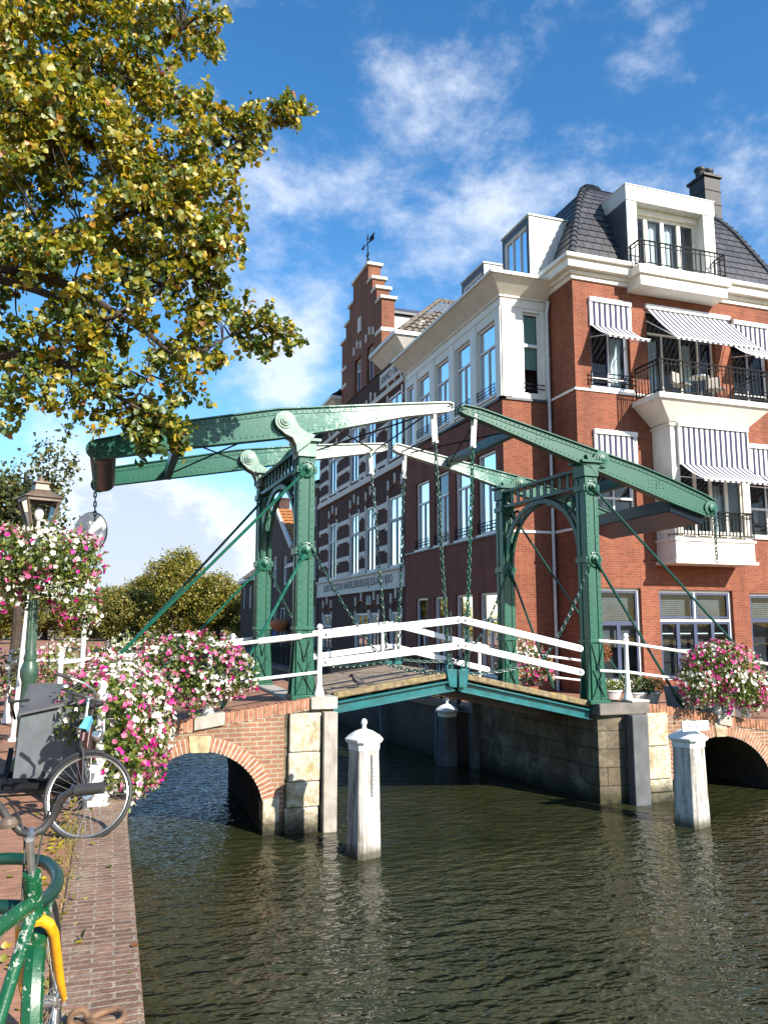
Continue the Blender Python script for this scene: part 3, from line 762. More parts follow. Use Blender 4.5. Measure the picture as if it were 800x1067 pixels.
# ================================================================== MOORING POSTS
def mooring_post(x, y, h, r, label, rz, mats, top=.10):
    t = thing('mooring_post', label, 'mooring post', (x, y, 0), rz, 'white topped mooring posts in the canal')
    mb = MB(); mb.chamfered((x, y, 0), [(r * 1.10, -1.0), (r * 1.05, .02), (r * 1.02, .25), (r * .98, h * .5), (r * .95, h * .8), (r * .92, h)], rz)
    mb.build('shaft', MAT[mats], t, bevel=.008, angle=20)
    mb = MB(); mb.chamfered((x, y, 0), [(r * .96, h - .012), (r * .98, h + .06), (r * 1.06, h + .075), (r * 1.16, h + .10), (r * 1.18, h + .125), (r * .98, h + .17), (r * .55, h + .225), (.035, h + .25)], rz)
    mb.lathe((x, y, 0), [(.034, h + .245), (.026, h + .30), (.034, h + .31), (.044, h + .335), (.030, h + .37), (.008, h + .385)], 14)
    mb.build('cap', MAT['white'], t, angle=25)
    return t
p1 = mooring_post(3.27, 10.38, 1.36, .175, 'white mooring post with pointed cap standing alone before the left pier', .30, 'postwood')
g = MB(); g.hexa([(3.33, 10.19, .78), (3.365, 10.20, .78), (3.36, 10.22, .78), (3.325, 10.21, .78), (3.33, 10.19, 1.3), (3.365, 10.20, 1.3), (3.36, 10.22, 1.3), (3.325, 10.21, 1.3)]); g.build('depth_gauge', MAT['white'], p1)
g = MB()
for i in range(9): g.box(3.334, 3.352, 10.185, 10.189, .82 + i * .05, .832 + i * .05)
g.build('gauge_marks', MAT['ink'], p1)
p2_ = mooring_post(8.43, 10.30, 1.16, .20, 'mooring post with number board half in shadow before the right arch', .35, 'postwood')
b = MB(); b.box(8.12, 8.60, 10.03, 10.06, 1.41, 1.555); pl = b.build('number_board', MAT['white'], p2_, bevel=.005)
text('lettering', '4 7 R  8', .09, Matrix.Translation((8.36, 10.027, 1.48)) @ Matrix.Rotation(R(90), 4, 'X'), MAT['inkblue'], pl, .001)
mooring_post(6.98, 16.2, 1.03, .17, 'dark mooring post with short white cap beneath the bridge deck', .3, 'timberdark')

# ================================================================== DRAWBRIDGE
DB = thing('drawbridge', 'green double drawbridge with raised balance beams, chains and white rails over the canal', 'drawbridge', (5.4, 13.5, 0))
Y0, Y1 = 12.1, 15.0

def post(xc, yc, z0, side):
    mb = MB(); w, dpt = .115, .15
    mb.box(xc - w, xc + w, yc - dpt, yc + dpt, z0 + .05, 5.60)
    for sy in (-1, 1):      # angle irons along the corners
        a, b2 = sorted((yc + sy * (dpt + .002), yc + sy * (dpt + .016)))
        mb.box(xc - .128, xc - .045, a, b2, z0 + .05, 5.58); mb.box(xc + .045, xc + .128, a, b2, z0 + .05, 5.58)
    for sx in (-1, 1):
        a, b2 = sorted((xc + sx * (w + .002), xc + sx * (w + .014)))
        mb.box(a, b2, yc - dpt + .002, yc - .06, z0 + .05, 5.58); mb.box(a, b2, yc + .06, yc + dpt - .002, z0 + .05, 5.58)
    mb.box(xc - .20, xc + .20, yc - .22, yc + .22, z0 - .02, z0 + .05)
    p = mb.build('post', MAT['green'], DB, bevel=.006)
    cp_ = MB(); cp_.box(xc - .15, xc + .15, yc - .185, yc + .185, 5.602, 5.84); cp_.box(xc - .21, xc + .21, yc - .24, yc + .24, 5.842, 5.89)
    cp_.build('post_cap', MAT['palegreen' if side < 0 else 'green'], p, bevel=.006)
    for sx in (-1, 1):
        for yy in (-.135, .095):
            g = MB(); g.prism([(xc + sx * .131, z0 + .052), (xc + sx * .19, z0 + .052), (xc + sx * .131, z0 + .95)], lambda u, v, t: (u, t, v), yc + yy, yc + yy + .04)
            g.build('gusset', MAT['green'], p, bevel=.003)
    co = MB(); co.box(xc - .15, xc + .15, yc - .19, yc + .19, z0 + 1.02, z0 + 1.07); co.build('collar', MAT['green'], p, bevel=.004)
    br_ = MB()
    for q in ((-.11, .10, .10, .55), (.11, .10, -.10, .55), (-.11, .98, .0, .55), (.11, .98, .0, .55)): br_.beam((xc + q[0], yc - dpt - .022, z0 + q[1]), (xc + q[2], yc - dpt - .022, z0 + q[3]), .012, .03, (0, 1, 0))
    br_.build('foot_brace', MAT['greendark'], p)
    rv = MB()
    for k in range(30):
        z = z0 + .12 + k * (5.4 - z0) / 30
        for sx in (-.09, .09): rv.lathe((xc + sx, yc - dpt - .016, z), [(.012, 0), (.010, .006), (.004, .010)], 6, (0, -1, 0))
    tag(rv.build('rivets', MAT['green'], p), kind='stuff')
    for z in (5.40, 4.12):
        bo = MB()
        bo.lathe((xc, yc - dpt - .018, z), [(.135, 0), (.13, .018), (.115, .022), (.10, .012), (.07, .016), (.065, .05), (.038, .06), (.034, .11), (.015, .115)], 16, (0, -1, 0))
        for k in range(6):
            a = k * math.pi / 3
            bo.lathe((xc + .118 * math.cos(a), yc - dpt - .036, z + .118 * math.sin(a)), [(.015, 0), (.013, .018)], 6, (0, -1, 0))
        bo.box(xc - .16, xc + .16, yc - .172, yc + .172, z - .05, z + .05)
        bo.build('bolt_plate', MAT['green'], p, angle=30)
    return p
PX = {-1: 2.81, 1: 7.97}; PB = {-1: 2.70, 1: 7.84}
ZB = {-1: 1.89, 1: 1.66}
for s_ in (-1, 1):
    post(PX[s_], Y0, ZB[s_], s_); post(PB[s_], Y1, ZB[s_] - .02, s_)
    # lattice cross girder with arched braces
    def gp(y, z, dx=0.0):
        t = (y - Y0) / (Y1 - Y0); return (PX[s_] + (PB[s_] - PX[s_]) * t + dx, y, z)
    mb = MB()
    for zc in (5.76, 5.44): mb.beam(gp(Y0 + .12, zc), gp(Y1 - .12, zc), .24, .06)
    for k in range(11):
        y = Y0 + .2 + k * (Y1 - Y0 - .4) / 10
        for dx in (-.07, .07): mb.beam(gp(y, 5.46, dx), gp(y, 5.75, dx), .09, .02, (1, 0, 0))
    mb.build('cross_girder', MAT['greendark'], DB, bevel=.003)
    ab = MB(); ym = (Y0 + Y1) / 2; ry = (Y1 - Y0) / 2 - .16
    for dx in (-.07, .07):
        pts_ = [gp(ym + ry * math.cos(a), 4.25 + 1.12 * math.sin(a), dx) for a in np.linspace(0, math.pi, 25)]
        for a, b in zip(pts_[:-1], pts_[1:]): ab.beam(a, b, .09, .05, (1, 0, 0))
        for yy in (Y0 + .40, Y1 - .40):
            ring = [gp(yy + .14 * math.cos(a), 5.18 + .15 * math.sin(a), dx) for a in np.linspace(0, 2 * math.pi, 17)[:-1]]
            ab.tube(ring, .028, 6, closed=True)
        for yy, sy in ((Y0 + .13, 1), (Y1 - .13, -1)):
            ab.beam(gp(yy, 4.25, dx), gp(yy, 5.4, dx), .06, .03, (1, 0, 0))
    ab.build('arched_brace', MAT['greendark'], DB, bevel=.003)

def arm(top, bot, yc, name_mat, pivot, butt=None, letter=False):
    poly = list(top) + list(reversed(bot))
    mb = MB(); mb.prism(poly, lambda u, v, t: (u, t, v), yc - .035, yc + .035)
    for line, sg in ((top, 1), (bot, -1)):
        for (a, b), (c, d) in zip(line[:-1], line[1:]):
            mb.beam((a, yc, b + sg * .012), (c, yc, d + sg * .012), .17, .022)
    # angle irons along both edges
    for line, sg in ((top, -1), (bot, 1)):
        for (a, b), (c, d) in zip(line[:-1], line[1:]):
            for sy in (-1, 1): mb.beam((a, yc + sy * .041, b + sg * .04), (c, yc + sy * .041, d + sg * .04), .012, .075)
    o = mb.build('balance_beam', MAT[name_mat], DB, bevel=.003)
    rv = MB()
    for line, sg in ((top, -1), (bot, 1)):
        L = 0
        for (a, b), (c, d) in zip(line[:-1], line[1:]):
            l = math.hypot(c - a, d - b); n = max(1, int(l / .085))
            for k in range(n):
                t = (k + .5) / n
                rv.lathe((a + (c - a) * t, yc - .047, b + (d - b) * t + sg * .045), [(.015, 0), (.012, .008), (.004, .012)], 6, (0, -1, 0))
    # splice plates' rivet fields
    for fx in (.28, .72):
        i = int(fx * (len(top) - 1)); x = top[0][0] + (top[-1][0] - top[0][0]) * fx
        zt = np.interp(x, *zip(*sorted(top))); zb_ = np.interp(x, *zip(*sorted(bot)))
        for k in range(5):
            for j in range(max(2, int((zt - zb_ - .16) / .07))):
                rv.lathe((x + k * .08, yc - .035, zb_ + .1 + j * .07), [(.015, 0), (.012, .008), (.004, .012)], 6, (0, -1, 0))
    tag(rv.build('rivets', MAT[name_mat], o), kind='stuff')
    if letter:
        text('lettering', 'P', .2, Matrix.Translation((9.42, yc - .038, 5.52)) @ Matrix.Rotation(R(90), 4, 'X'), MAT['greenarm'], o, .006)
    return o
LFt = [(-.32, 5.62), (-.07, 5.69), (.76, 5.97), (2.32, 6.32), (3.13, 6.43), (4.44, 6.60), (5.25, 6.70), (5.33, 6.67)]
LFb = [(-.32, 5.38), (-.03, 5.43), (.78, 5.60), (2.33, 5.88), (3.13, 6.06), (4.44, 6.41), (5.22, 6.56), (5.33, 6.61)]
LBt = [(-.32, 5.73), (-.18, 5.78), (2.13, 6.28), (2.91, 6.39), (3.66, 6.49), (5.10, 6.63), (5.18, 6.60)]
LBb = [(-.32, 5.45), (-.17, 5.49), (2.14, 5.92), (2.91, 6.08), (3.66, 6.23), (5.07, 6.49), (5.18, 6.54)]
RFt = [(5.46, 6.64), (5.52, 6.68), (5.85, 6.64), (8.13, 6.07), (9.06, 5.84), (9.77, 5.62), (10.41, 5.40), (10.68, 5.28)]
RFb = [(5.46, 6.58), (5.54, 6.54), (5.85, 6.46), (7.92, 5.79), (9.06, 5.43), (9.74, 5.21), (10.45, 5.01), (10.68, 5.02)]
RBt = [(5.33, 6.61), (5.38, 6.65), (6.84, 6.37), (8.57, 6.06), (10.1, 5.56), (10.7, 5.36)]
RBb = [(5.33, 6.54), (5.40, 6.50), (6.67, 6.20), (8.01, 5.82), (10.1, 5.26), (10.7, 5.10)]
YA0, YA1 = 12.0, 15.0
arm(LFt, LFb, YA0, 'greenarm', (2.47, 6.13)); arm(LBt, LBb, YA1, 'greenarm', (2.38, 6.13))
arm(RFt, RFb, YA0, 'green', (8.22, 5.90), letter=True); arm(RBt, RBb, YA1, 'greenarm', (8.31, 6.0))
def bracket(pv, foot, yc, mt, off=.115):
    """swan-necked bearer plates each side of the beam, with the pivot boss"""
    mb = MB(); p = Vector((pv[0], pv[1])); q = Vector((foot[0], foot[1])); d = (q - p).normalized(); nrm = Vector((-d.y, d.x)); L = (q - p).length
    for sy in (-1, 1):
        y = yc + sy * off
        out = [p + (d * math.cos(a) + nrm * math.sin(a)) * .165 for a in np.linspace(math.pi / 2, 3 * math.pi / 2, 11)]
        out += [p + d * L * .30 - nrm * .15, p + d * L * .55 - nrm * .105, p + d * L * .8 - nrm * .14, q - nrm * .22, q + d * .03 + nrm * .05, q + nrm * .20, p + d * L * .75 + nrm * .13, p + d * L * .45 + nrm * .10, p + d * L * .2 + nrm * .14]
        mb.prism([tuple(v) for v in out], lambda u, v, t: (u, t, v), y - .03, y + .03)
    o = mb.build('pivot_bracket', MAT[mt], DB, bevel=.006)
    b_ = MB(); y = yc - off - .03
    b_.lathe((pv[0], y, pv[1]), [(.125, 0), (.12, .016), (.085, .018), (.08, .04), (.05, .044), (.045, .06), (.02, .066)], 20, (0, -1, 0))
    b_.cyl((pv[0], yc - off, pv[1]), (pv[0], yc + off, pv[1]), .05, 12)
    b_.build('pivot_boss', MAT[mt], o, angle=30)
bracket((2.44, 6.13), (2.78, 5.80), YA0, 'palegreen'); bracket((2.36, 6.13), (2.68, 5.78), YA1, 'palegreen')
bracket((8.20, 5.92), (7.98, 5.80), YA0, 'green', .06); bracket((8.20, 5.98), (7.86, 5.80), YA1, 'green', .06)
# counterweights between the two beams of each leaf
cw = MB(); cw.prism([(-.22 + .19 * math.cos(a), 5.52 + .17 * math.sin(a)) for a in np.linspace(0, 2 * math.pi, 17)[:-1]], lambda u, v, t: (u, t, v), YA0 + .06, YA1 - .06)
cw.build('counterweight', MAT['tar'], DB, bevel=.03)
cw = MB(); cw.prism([(9.70, 5.30), (9.72, 5.06), (10.42, 4.86), (10.52, 4.92), (10.5, 5.12)], lambda u, v, t: (u, t, v), YA0 + .06, YA1 - .06)
cw.build('counterweight', MAT['navy'], DB, bevel=.02)
eb = MB()
for x, z in ((-.30, 5.50), (10.57, 5.15)):
    for sy, y in ((-1, YA0 - .04), (1, YA1 + .04)):
        eb.lathe((x, y, z), [(.15, 0), (.145, .03), (.075, .035), (.07, .07), (.03, .08)], 16, (0, sy, 0))
eb.parts('end_disc', MAT['green'], DB)
st = MB()
for x, z, h in ((.85, 5.72, .2), (3.15, 6.2, .22)): st.beam((x, YA0 + .04, z), (x + .03, YA1 - .04, z + .02), .12, h)
for x, z, h in ((6.55, 6.35, .18), (8.9, 5.62, .2)): st.beam((x, YA0 + .04, z), (x, YA1 - .04, z), .12, h)
st.parts('beam_strut', MAT['greendark'], DB, bevel=.005)
br = MB()
for a, b in (((3.2, YA0, 6.15), (4.9, YA1, 6.5)), ((3.2, YA1, 6.2), (4.9, YA0, 6.5)), ((5.8, YA0, 6.5), (6.55, YA1, 6.3)), ((5.7, YA1, 6.5), (6.55, YA0, 6.35)), ((4.95, YA0, 6.55), (4.95, YA1, 6.5)), ((5.8, YA0, 6.52), (5.5, YA1, 6.5)), ((.9, YA0, 5.75), (2.3, YA1, 6.05)), ((.9, YA1, 5.75), (2.3, YA0, 6.05))):
    br.cyl(a, b, .014, 6)
br.parts('bracing_rod', MAT['iron'], DB)
# stay rods; the highlight on one left rod is put into its paler green
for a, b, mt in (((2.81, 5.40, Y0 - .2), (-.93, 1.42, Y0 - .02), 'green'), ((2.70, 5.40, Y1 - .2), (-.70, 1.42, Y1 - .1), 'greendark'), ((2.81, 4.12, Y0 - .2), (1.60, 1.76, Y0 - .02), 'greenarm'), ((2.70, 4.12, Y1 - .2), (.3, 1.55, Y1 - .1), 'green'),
                 ((7.97, 5.40, Y0 - .2), (12.55, 1.24, Y0 + .02), 'greendark'), ((7.97, 4.12, Y0 - .2), (9.85, 1.5, Y0 + .02), 'greendark'), ((7.84, 5.40, Y1 - .2), (10.9, 1.36, Y1 - .1), 'greendark'), ((7.84, 4.12, Y1 - .2), (8.85, 1.66, Y1 - .1), 'greendark')):
    mb = MB(); p = Vector((a[0], a[2], a[1])); q = Vector((b[0], b[2], b[1])); mb.cyl(p, q, .024, 8)
    d = (q - p).normalized(); mb.cyl(p, p + d * .16, .04, 8)
    mid = p + (q - p) * .9; mb.cyl(mid, mid + d * .22, .038, 8)
    mb.build('stay_rod', MAT[mt], DB)

def chain(name, pts, mat, parent, L=.125, W=.07, r=.0125):
    pts = [Vector(p) for p in pts]; pitch = L - 3 * r
    seg = [(b - a).length for a, b in zip(pts[:-1], pts[1:])]; tot = sum(seg); n = int(tot / pitch)
    def at(s):
        for a, b, l in zip(pts[:-1], pts[1:], seg):
            if s <= l: return a + (b - a) * (s / l), (b - a).normalized()
            s -= l
        return pts[-1], (pts[-1] - pts[-2]).normalized()
    mb = MB(); hs = L / 2 - W / 2
    base = [(hs * sg + (W / 2 - r) * math.cos(t), (W / 2 - r) * math.sin(t)) for sg, ts in ((1, np.linspace(-math.pi / 2, math.pi / 2, 5)), (-1, np.linspace(math.pi / 2, 3 * math.pi / 2, 5))) for t in ts]
    for i in range(n):
        c, d = at((i + .5) * tot / n)
        a = d.cross(Vector((.3, 1, .2))).normalized(); b = d.cross(a)
        w = a if i % 2 else b
        w = (w + (b if i % 2 else a) * .35).normalized()
        mb.tube([c + d * u + w * v for u, v in base], r, 5, closed=True)
    return mb.build(name, MAT[mat], parent, fix=False)
def sag(p, q, s, n=14):
    p = Vector(p); q = Vector(q)
    return [p + (q - p) * (i / n) - Vector((0, 0, s * 4 * (i / n) * (1 - i / n))) for i in range(n + 1)]
hp = MB()
for (x, z), (x2, z2), y in (((4.98, 6.50), (5.01, 5.99), YA0), ((5.74, 6.47), (5.70, 5.96), YA0), ((4.84, 6.47), (4.87, 5.98), YA1), ((5.58, 6.42), (5.56, 5.94), YA1)):
    for dy in (-.055, .055): hp.beam((x, y + dy, z + .08), (x2, y + dy, z2), .05, .014, (0, 1, 0))
    hp.lathe((x2, y - .08, z2 + .02), [(.03, 0), (.03, .16)], 8, (0, 1, 0))
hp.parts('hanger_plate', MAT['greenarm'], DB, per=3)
chain('lifting_chain', [(5.01, YA0, 5.98), (5.22, YA0 + .02, 2.25)], 'greendark', DB)
chain('lifting_chain', [(5.70, YA0, 5.95), (5.52, YA0 + .02, 2.22)], 'green', DB)
chain('lifting_chain', [(4.87, YA1, 5.97), (5.2, YA1, 2.28)], 'greendark', DB)
chain('lifting_chain', [(5.56, YA1, 5.93), (5.42, YA1, 2.28)], 'greendark', DB)
chain('pull_chain', sag((2.90, Y0 - .2, 4.15), (4.15, Y0 - .12, 2.36), .12) + sag((4.15, Y0 - .12, 2.36), (5.2, Y0 - .1, 2.22), .04, 6), 'greendark', DB, .10, .06, .011)
chain('pull_chain', sag((7.85, Y0 - .2, 3.98), (6.9, Y0 - .12, 2.38), .14) + sag((6.9, Y0 - .12, 2.38), (5.55, Y0 - .1, 2.19), .05, 6), 'greendark', DB, .10, .06, .011)
chain('pull_chain', sag((2.80, Y1 - .2, 4.0), (4.0, Y1 - .1, 2.2), .25) + sag((4.0, Y1 - .1, 2.2), (5.2, Y1 - .1, 2.3), .05, 6), 'greendark', DB, .10, .06, .011)
chain('pull_chain', sag((7.75, Y1 - .2, 4.0), (6.8, Y1 - .1, 2.3), .2) + sag((6.8, Y1 - .1, 2.3), (5.5, Y1 - .1, 2.3), .05, 6), 'greendark', DB, .10, .06, .011)
chain('end_chain', [(-.31, YA0 - .13, 5.46), (-.27, YA0 - .13, 4.45)], 'greendark', DB, .10, .06, .011)
chain('end_chain', [(10.57, YA0 - .13, 5.1), (10.57, YA0 - .13, 4.12)], 'greendark', DB, .10, .06, .011)
# leaves: planks, lichen edge plank, steel edge beams
for s_, xa, za, xb, zb in ((-1, 3.29, 1.925, 5.30, 2.215), (1, 5.40, 2.195, 7.84, 1.66)):
    leaf = MB(); n = 22; ya, yb = 12.0, 15.2
    for k in range(1, n):
        y = ya + (yb - ya) * k / n; e = random.uniform(-.006, .006)
        leaf.beam((xa, y + .07, za - .035 + e), (xb, y + .07, zb - .035 + e), .133, .07)
    lf = leaf.build('deck_leaf', MAT['plank'], DB, bevel=.004)
    ed = MB(); ed.beam((xa, ya + .06, za - .02), (xb, ya + .06, zb - .02), .15, .10); ed.build('edge_plank', MAT['lichen'], lf, bevel=.02)
    bm_ = MB()
    for y in (ya + .05, yb - .1):
        for dz, w, h in ((-.125, .18, .025), (-.20, .04, .14), (-.275, .18, .022)):
            bm_.beam((xa, y, za + dz), (xb, y, zb + dz), w, h)
    bm_.parts('edge_beam', MAT['teal'], lf, per=3, bevel=.003)
    jo = MB()
    for k in range(5):
        t = (k + .5) / 5; x = xa + (xb - xa) * t; z = za + (zb - za) * t
        jo.box(x - .06, x + .06, ya + .17, yb - .2, z - .27, z - .085)
    for y in (12.9, 13.6, 14.3): jo.beam((xa, y, za - .34), (xb, y, zb - .34), .12, .14)
    jo.parts('joist', MAT['tar'], lf)
hk = MB()
for y in (11.98, 15.12):
    hk.prism([(5.20, 2.0), (5.33, 1.98), (5.335, 2.27), (5.15, 2.28)], lambda u, v, t: (u, t, v), y - .03, y + .03); hk.prism([(5.37, 1.98), (5.50, 1.98), (5.55, 2.26), (5.365, 2.27)], lambda u, v, t: (u, t, v), y - .03, y + .03)
    for x in (5.22, 5.47): hk.tube([(x + .05 * math.cos(a), y, 2.31 + .05 * math.sin(a)) for a in np.linspace(0, 2 * math.pi, 11)[:-1]], .014, 6, closed=True)
hk.parts('lifting_lug', MAT['teal'], DB, per=4, bevel=.004)
def wrail(pts, y, w=.07, h=.115):
    mb = MB()
    for (a, b), (c, d) in zip(pts[:-1], pts[1:]):
        mb.beam((a, y, b), (c, y, d), w, h)
        for x, z in ((a, b), (c, d)): mb.lathe((x, y - w / 2, z), [(h / 2, 0), (h / 2, w)], 12, (0, 1, 0))
    return mb.build('hand_rail', MAT['railwhite'], DB, bevel=.015)
wrail([(3.10, 2.83), (5.36, 3.06)], 11.93); wrail([(3.10, 2.41), (5.36, 2.65)], 11.93)
wrail([(5.44, 3.06), (7.62, 2.58)], 11.93); wrail([(5.44, 2.65), (7.62, 2.18)], 11.93)
wrail([(3.35, 2.76), (5.26, 2.99)], 15.16); wrail([(3.35, 2.32), (5.26, 2.55)], 15.16)
wrail([(5.36, 2.99), (7.45, 2.50)], 15.16); wrail([(5.36, 2.55), (7.45, 2.06)], 15.16)
hr = MB()
for x in (5.19, 5.25, 5.50, 5.56):
    hr.cyl((x, 11.99, 2.25), (x, 11.99, 3.2), .012, 6)
hr.parts('hanger_rod', MAT['greendark'], DB)
rp = MB()
for x, z0, z1, y in ((5.16, 2.2, 2.95, 15.17), (5.5, 2.2, 2.95, 15.17), (7.28, 1.9, 2.62, 15.17), (3.5, 1.95, 2.76, 15.17)): rp.box(x - .03, x + .03, y - .025, y + .02, z0, z1)
rp.parts('rail_post', MAT['railwhite'], DB, bevel=.01)

# ---- fixed railings on the approaches
def iron_post(mb, x, y, z0, z1):
    mb.lathe((x, y, 0), [(.085, z0), (.08, z0 + .05), (.055, z0 + .12), (.042, z0 + .2), (.036, z1 - .14), (.05, z1 - .12), (.05, z1 - .07), (.03, z1 - .05), (.052, z1 - .015), (.035, z1 + .025), (.01, z1 + .04)], 12)
def railing(label, posts, y, rails, pn='hand_rail'):
    t = thing('bridge_railing', label, 'railing', (posts[0][0], y, posts[0][1]))
    for x, z0, z1 in posts:
        mb = MB(); iron_post(mb, x, y, z0, z1); mb.build('post', MAT['railwhite'], t)
    for pl_, r in rails:
        mb = MB(); mb.tube([(a, y, b) for a, b in pl_], r, 10); mb.build('hand_rail', MAT['railwhite'], t)
    return t
r1 = railing('white railing on the left ramp, ending at the post on its grey cap stone', [(3.04, 1.915, 2.96), (1.40, 1.71, 2.78), (-.62, 1.36, 2.58)], 11.93,
        [([(3.02, 2.84), (1.4, 2.66), (-.62, 2.47)], .03), ([(3.02, 2.27), (1.4, 2.12), (-.62, 1.95)], .026)])
mb = MB()
for x0, z0, x1, z1 in ((2.1, 2.74, 2.75, 2.81),): mb.tube([(x0, 11.93, z0), (x1, 11.93, z1)], .05, 10)
mb.build('rail_sleeve', MAT['railwhite'], r1)
railing('white railing behind the left ramp between the green portal posts and trees', [(2.2, 1.8, 2.78), (.2, 1.5, 2.5), (-1.6, 1.33, 2.45)], 15.2, [([(2.65, 2.74), (.2, 2.4), (-1.6, 2.35)], .03), ([(2.65, 2.22), (.2, 1.95), (-1.6, 1.9)], .026)])
railing('white railing on the right ramp that runs behind the large flower display', [(8.55, 1.70, 2.80), (10.44, 1.40, 2.5), (12.6, 1.21, 2.28)], 11.93,
        [([(8.0, 2.71), (8.55, 2.67), (10.44, 2.41), (12.6, 2.14)], .03), ([(8.0, 2.2), (8.55, 2.17), (10.44, 1.92), (12.6, 1.68)], .026)])
railing('white railing at the back of the right ramp seen past the green posts', [(8.3, 1.7, 2.5), (10.0, 1.5, 2.3)], 15.5, [([(7.9, 2.42), (8.3, 2.4), (10.0, 2.18)], .028), ([(7.9, 1.98), (8.3, 1.96), (10.0, 1.75)], .024)])
t = thing('quay_railing', 'white railing along the quay edge hidden under trailing flowers', 'railing', (-.05, 8.25, GZ))
for y in (8.25, 10.0, 11.6):
    mb = MB(); iron_post(mb, -.04, y, GZ + .1, 2.42); mb.box(-.13, .05, y - .09, y + .09, GZ + .005, GZ + .11); mb.build('post', MAT['railwhite'], t, bevel=.006)
for z in (2.3, 1.85):
    mb = MB(); mb.tube([(-.04, 8.25, z), (-.04, 11.6, z + .06)], .026, 8); mb.build('hand_rail', MAT['railwhite'], t)
# ================================================================== CORNER BUILDING
CB = thing('corner_building', 'red brick corner building with cream bays, striped awnings and curved slate roof', 'building', (15, 22, 1.2))
FR = Fac('Y', 18.0); MC = Fac('X', 11.65); WF = Fac('Y', 19.3); WC = Fac('X', 10.1)
gz = 1.1
holes_f = dict(gl=(12.1, 13.45, 1.48, 3.95), gm=(14.03, 16.5, 1.5, 3.92), gr=(17.1, 18.75, 1.48, 3.86),
               a_l=(12.15, 13.45, 5.58, 8.24), a_r=(17.35, 18.75, 5.5, 8.2), b_l=(12.17, 13.45, 9.44, 11.98), b_m=(14.05, 16.42, 9.14, 11.94), b_r=(17.0, 18.35, 9.44, 11.92))
mb = MB(); FR.wall(mb, 11.65, 19.2, gz, 12.5, list(holes_f.values()), .2)
MC.wall(mb, 18.0, 19.3, gz, 12.5, [])
mb.quad((19.2, 18, gz), (19.2, 29, gz), (19.2, 29, 12.5), (19.2, 18, 12.5))
hw_m = [(19.78, 20.97), (21.45, 22.6), (23.12, 24.28), (24.78, 26.02)]
hw_u = [(19.68, 20.85), (21.35, 22.48), (23.0, 24.13), (24.66, 25.78), (26.2, 26.9)]
hw_g = [(19.84, 21.0), (21.46, 22.68), (23.3, 24.42), (24.95, 26.08)]
holes_w = [(a, b, 5.56, 7.93) for a, b in hw_m] + [(a, b, 1.5, 3.88) for a, b in hw_g]
WF.wall(mb, 10.1, 11.65, gz, 9.24, [], .1)
WC.wall(mb, 19.3, 27.1, gz, 9.24, [], .1) if False else None
mb.build('wall', MAT['brick_orange'], CB, smooth=False, fix=False)
mb = MB(); WC.wall(mb, 19.3, 27.1, gz, 9.24, holes_w, .16)
mb.build('wall', brick('canal_side_shaded_brick', (0.27, 0.085, 0.055), (0.205, 0.064, 0.044), (0.17, 0.10, 0.075), stain=.25, ms=.006), CB, smooth=False, fix=False)  # same brick darkened, with the canal side's shade put into its colour
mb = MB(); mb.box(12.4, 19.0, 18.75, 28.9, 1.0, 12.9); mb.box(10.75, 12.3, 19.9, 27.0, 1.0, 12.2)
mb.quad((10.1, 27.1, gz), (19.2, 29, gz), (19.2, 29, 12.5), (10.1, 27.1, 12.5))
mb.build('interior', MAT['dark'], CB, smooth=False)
# upper bay storey on the canal side, cream
mb = MB(); WC.wall(mb, 19.3, 27.1, 9.32, 12.26, [(a, b, 9.48, 11.72) for a, b in hw_u], .14)
WF.wall(mb, 10.1, 11.649, 9.32, 12.26, [(10.8, 11.36, 9.46, 11.9)], .14)
mb.build('bay_storey', MAT['cream'], CB, smooth=False, fix=False)
mb = MB()
for k, (z0, z1, o) in enumerate(((12.26, 12.31, .05), (12.0, 12.06, .025))):
    mb.box(10.1 - o, 11.6, 19.3 - o, 27.1 + o * .5, z0, z1)
mb.hexa([(10.08, 19.28, 12.312), (11.62, 19.28, 12.312), (11.62, 27.1, 12.312), (10.08, 27.1, 12.312), (9.60, 18.80, 12.70), (11.62, 18.80, 12.70), (11.62, 27.1, 12.70), (9.60, 27.1, 12.70)])
mb.box(9.55, 11.62, 18.75, 27.12, 12.702, 12.80)
for a, b in [(10.06, 10.13)]: pass
mb.build('bay_cornice', MAT['cream'], CB, bevel=.008)
pil = MB()
for y0, y1 in ((19.3, 19.62), (20.9, 21.3), (22.53, 22.95), (24.18, 24.61), (25.83, 26.15)): WC.box(pil, y0, y1, 9.34, 11.98, -.03, .05)
WF.box(pil, 10.12, 10.42, 9.34, 11.98, -.03, .05); WF.box(pil, 11.42, 11.62, 9.34, 11.98, -.02, .05)
pil.build('pilaster', MAT['cream'], CB, bevel=.006)
led = MB(); WC.box(led, 19.25, 27.1, 9.243, 9.318, -.05, .1); WF.box(led, 10.05, 11.64, 9.244, 9.317, -.05, .1)
WC.box(led, 19.27, 27.1, 5.46, 5.53, -.05, .05)
led.build('lead_ledge', MAT['lead'], CB)
stg = MB(); WF.box(stg, 10.06, 11.64, 5.49, 5.56, -.035, .05); MC.box(stg, 17.99, 19.26, 5.49, 5.56, -.035, .05)
MC.box(stg, 17.975, 19.26, 9.29, 9.36, -.035, .05)
FR.box(stg, 11.61, 14.0, 9.29, 9.36, -.035, .05); FR.box(stg, 16.7, 19.24, 9.29, 9.36, -.035, .05)
stg.parts('string_course', MAT['white'], CB, bevel=.004)
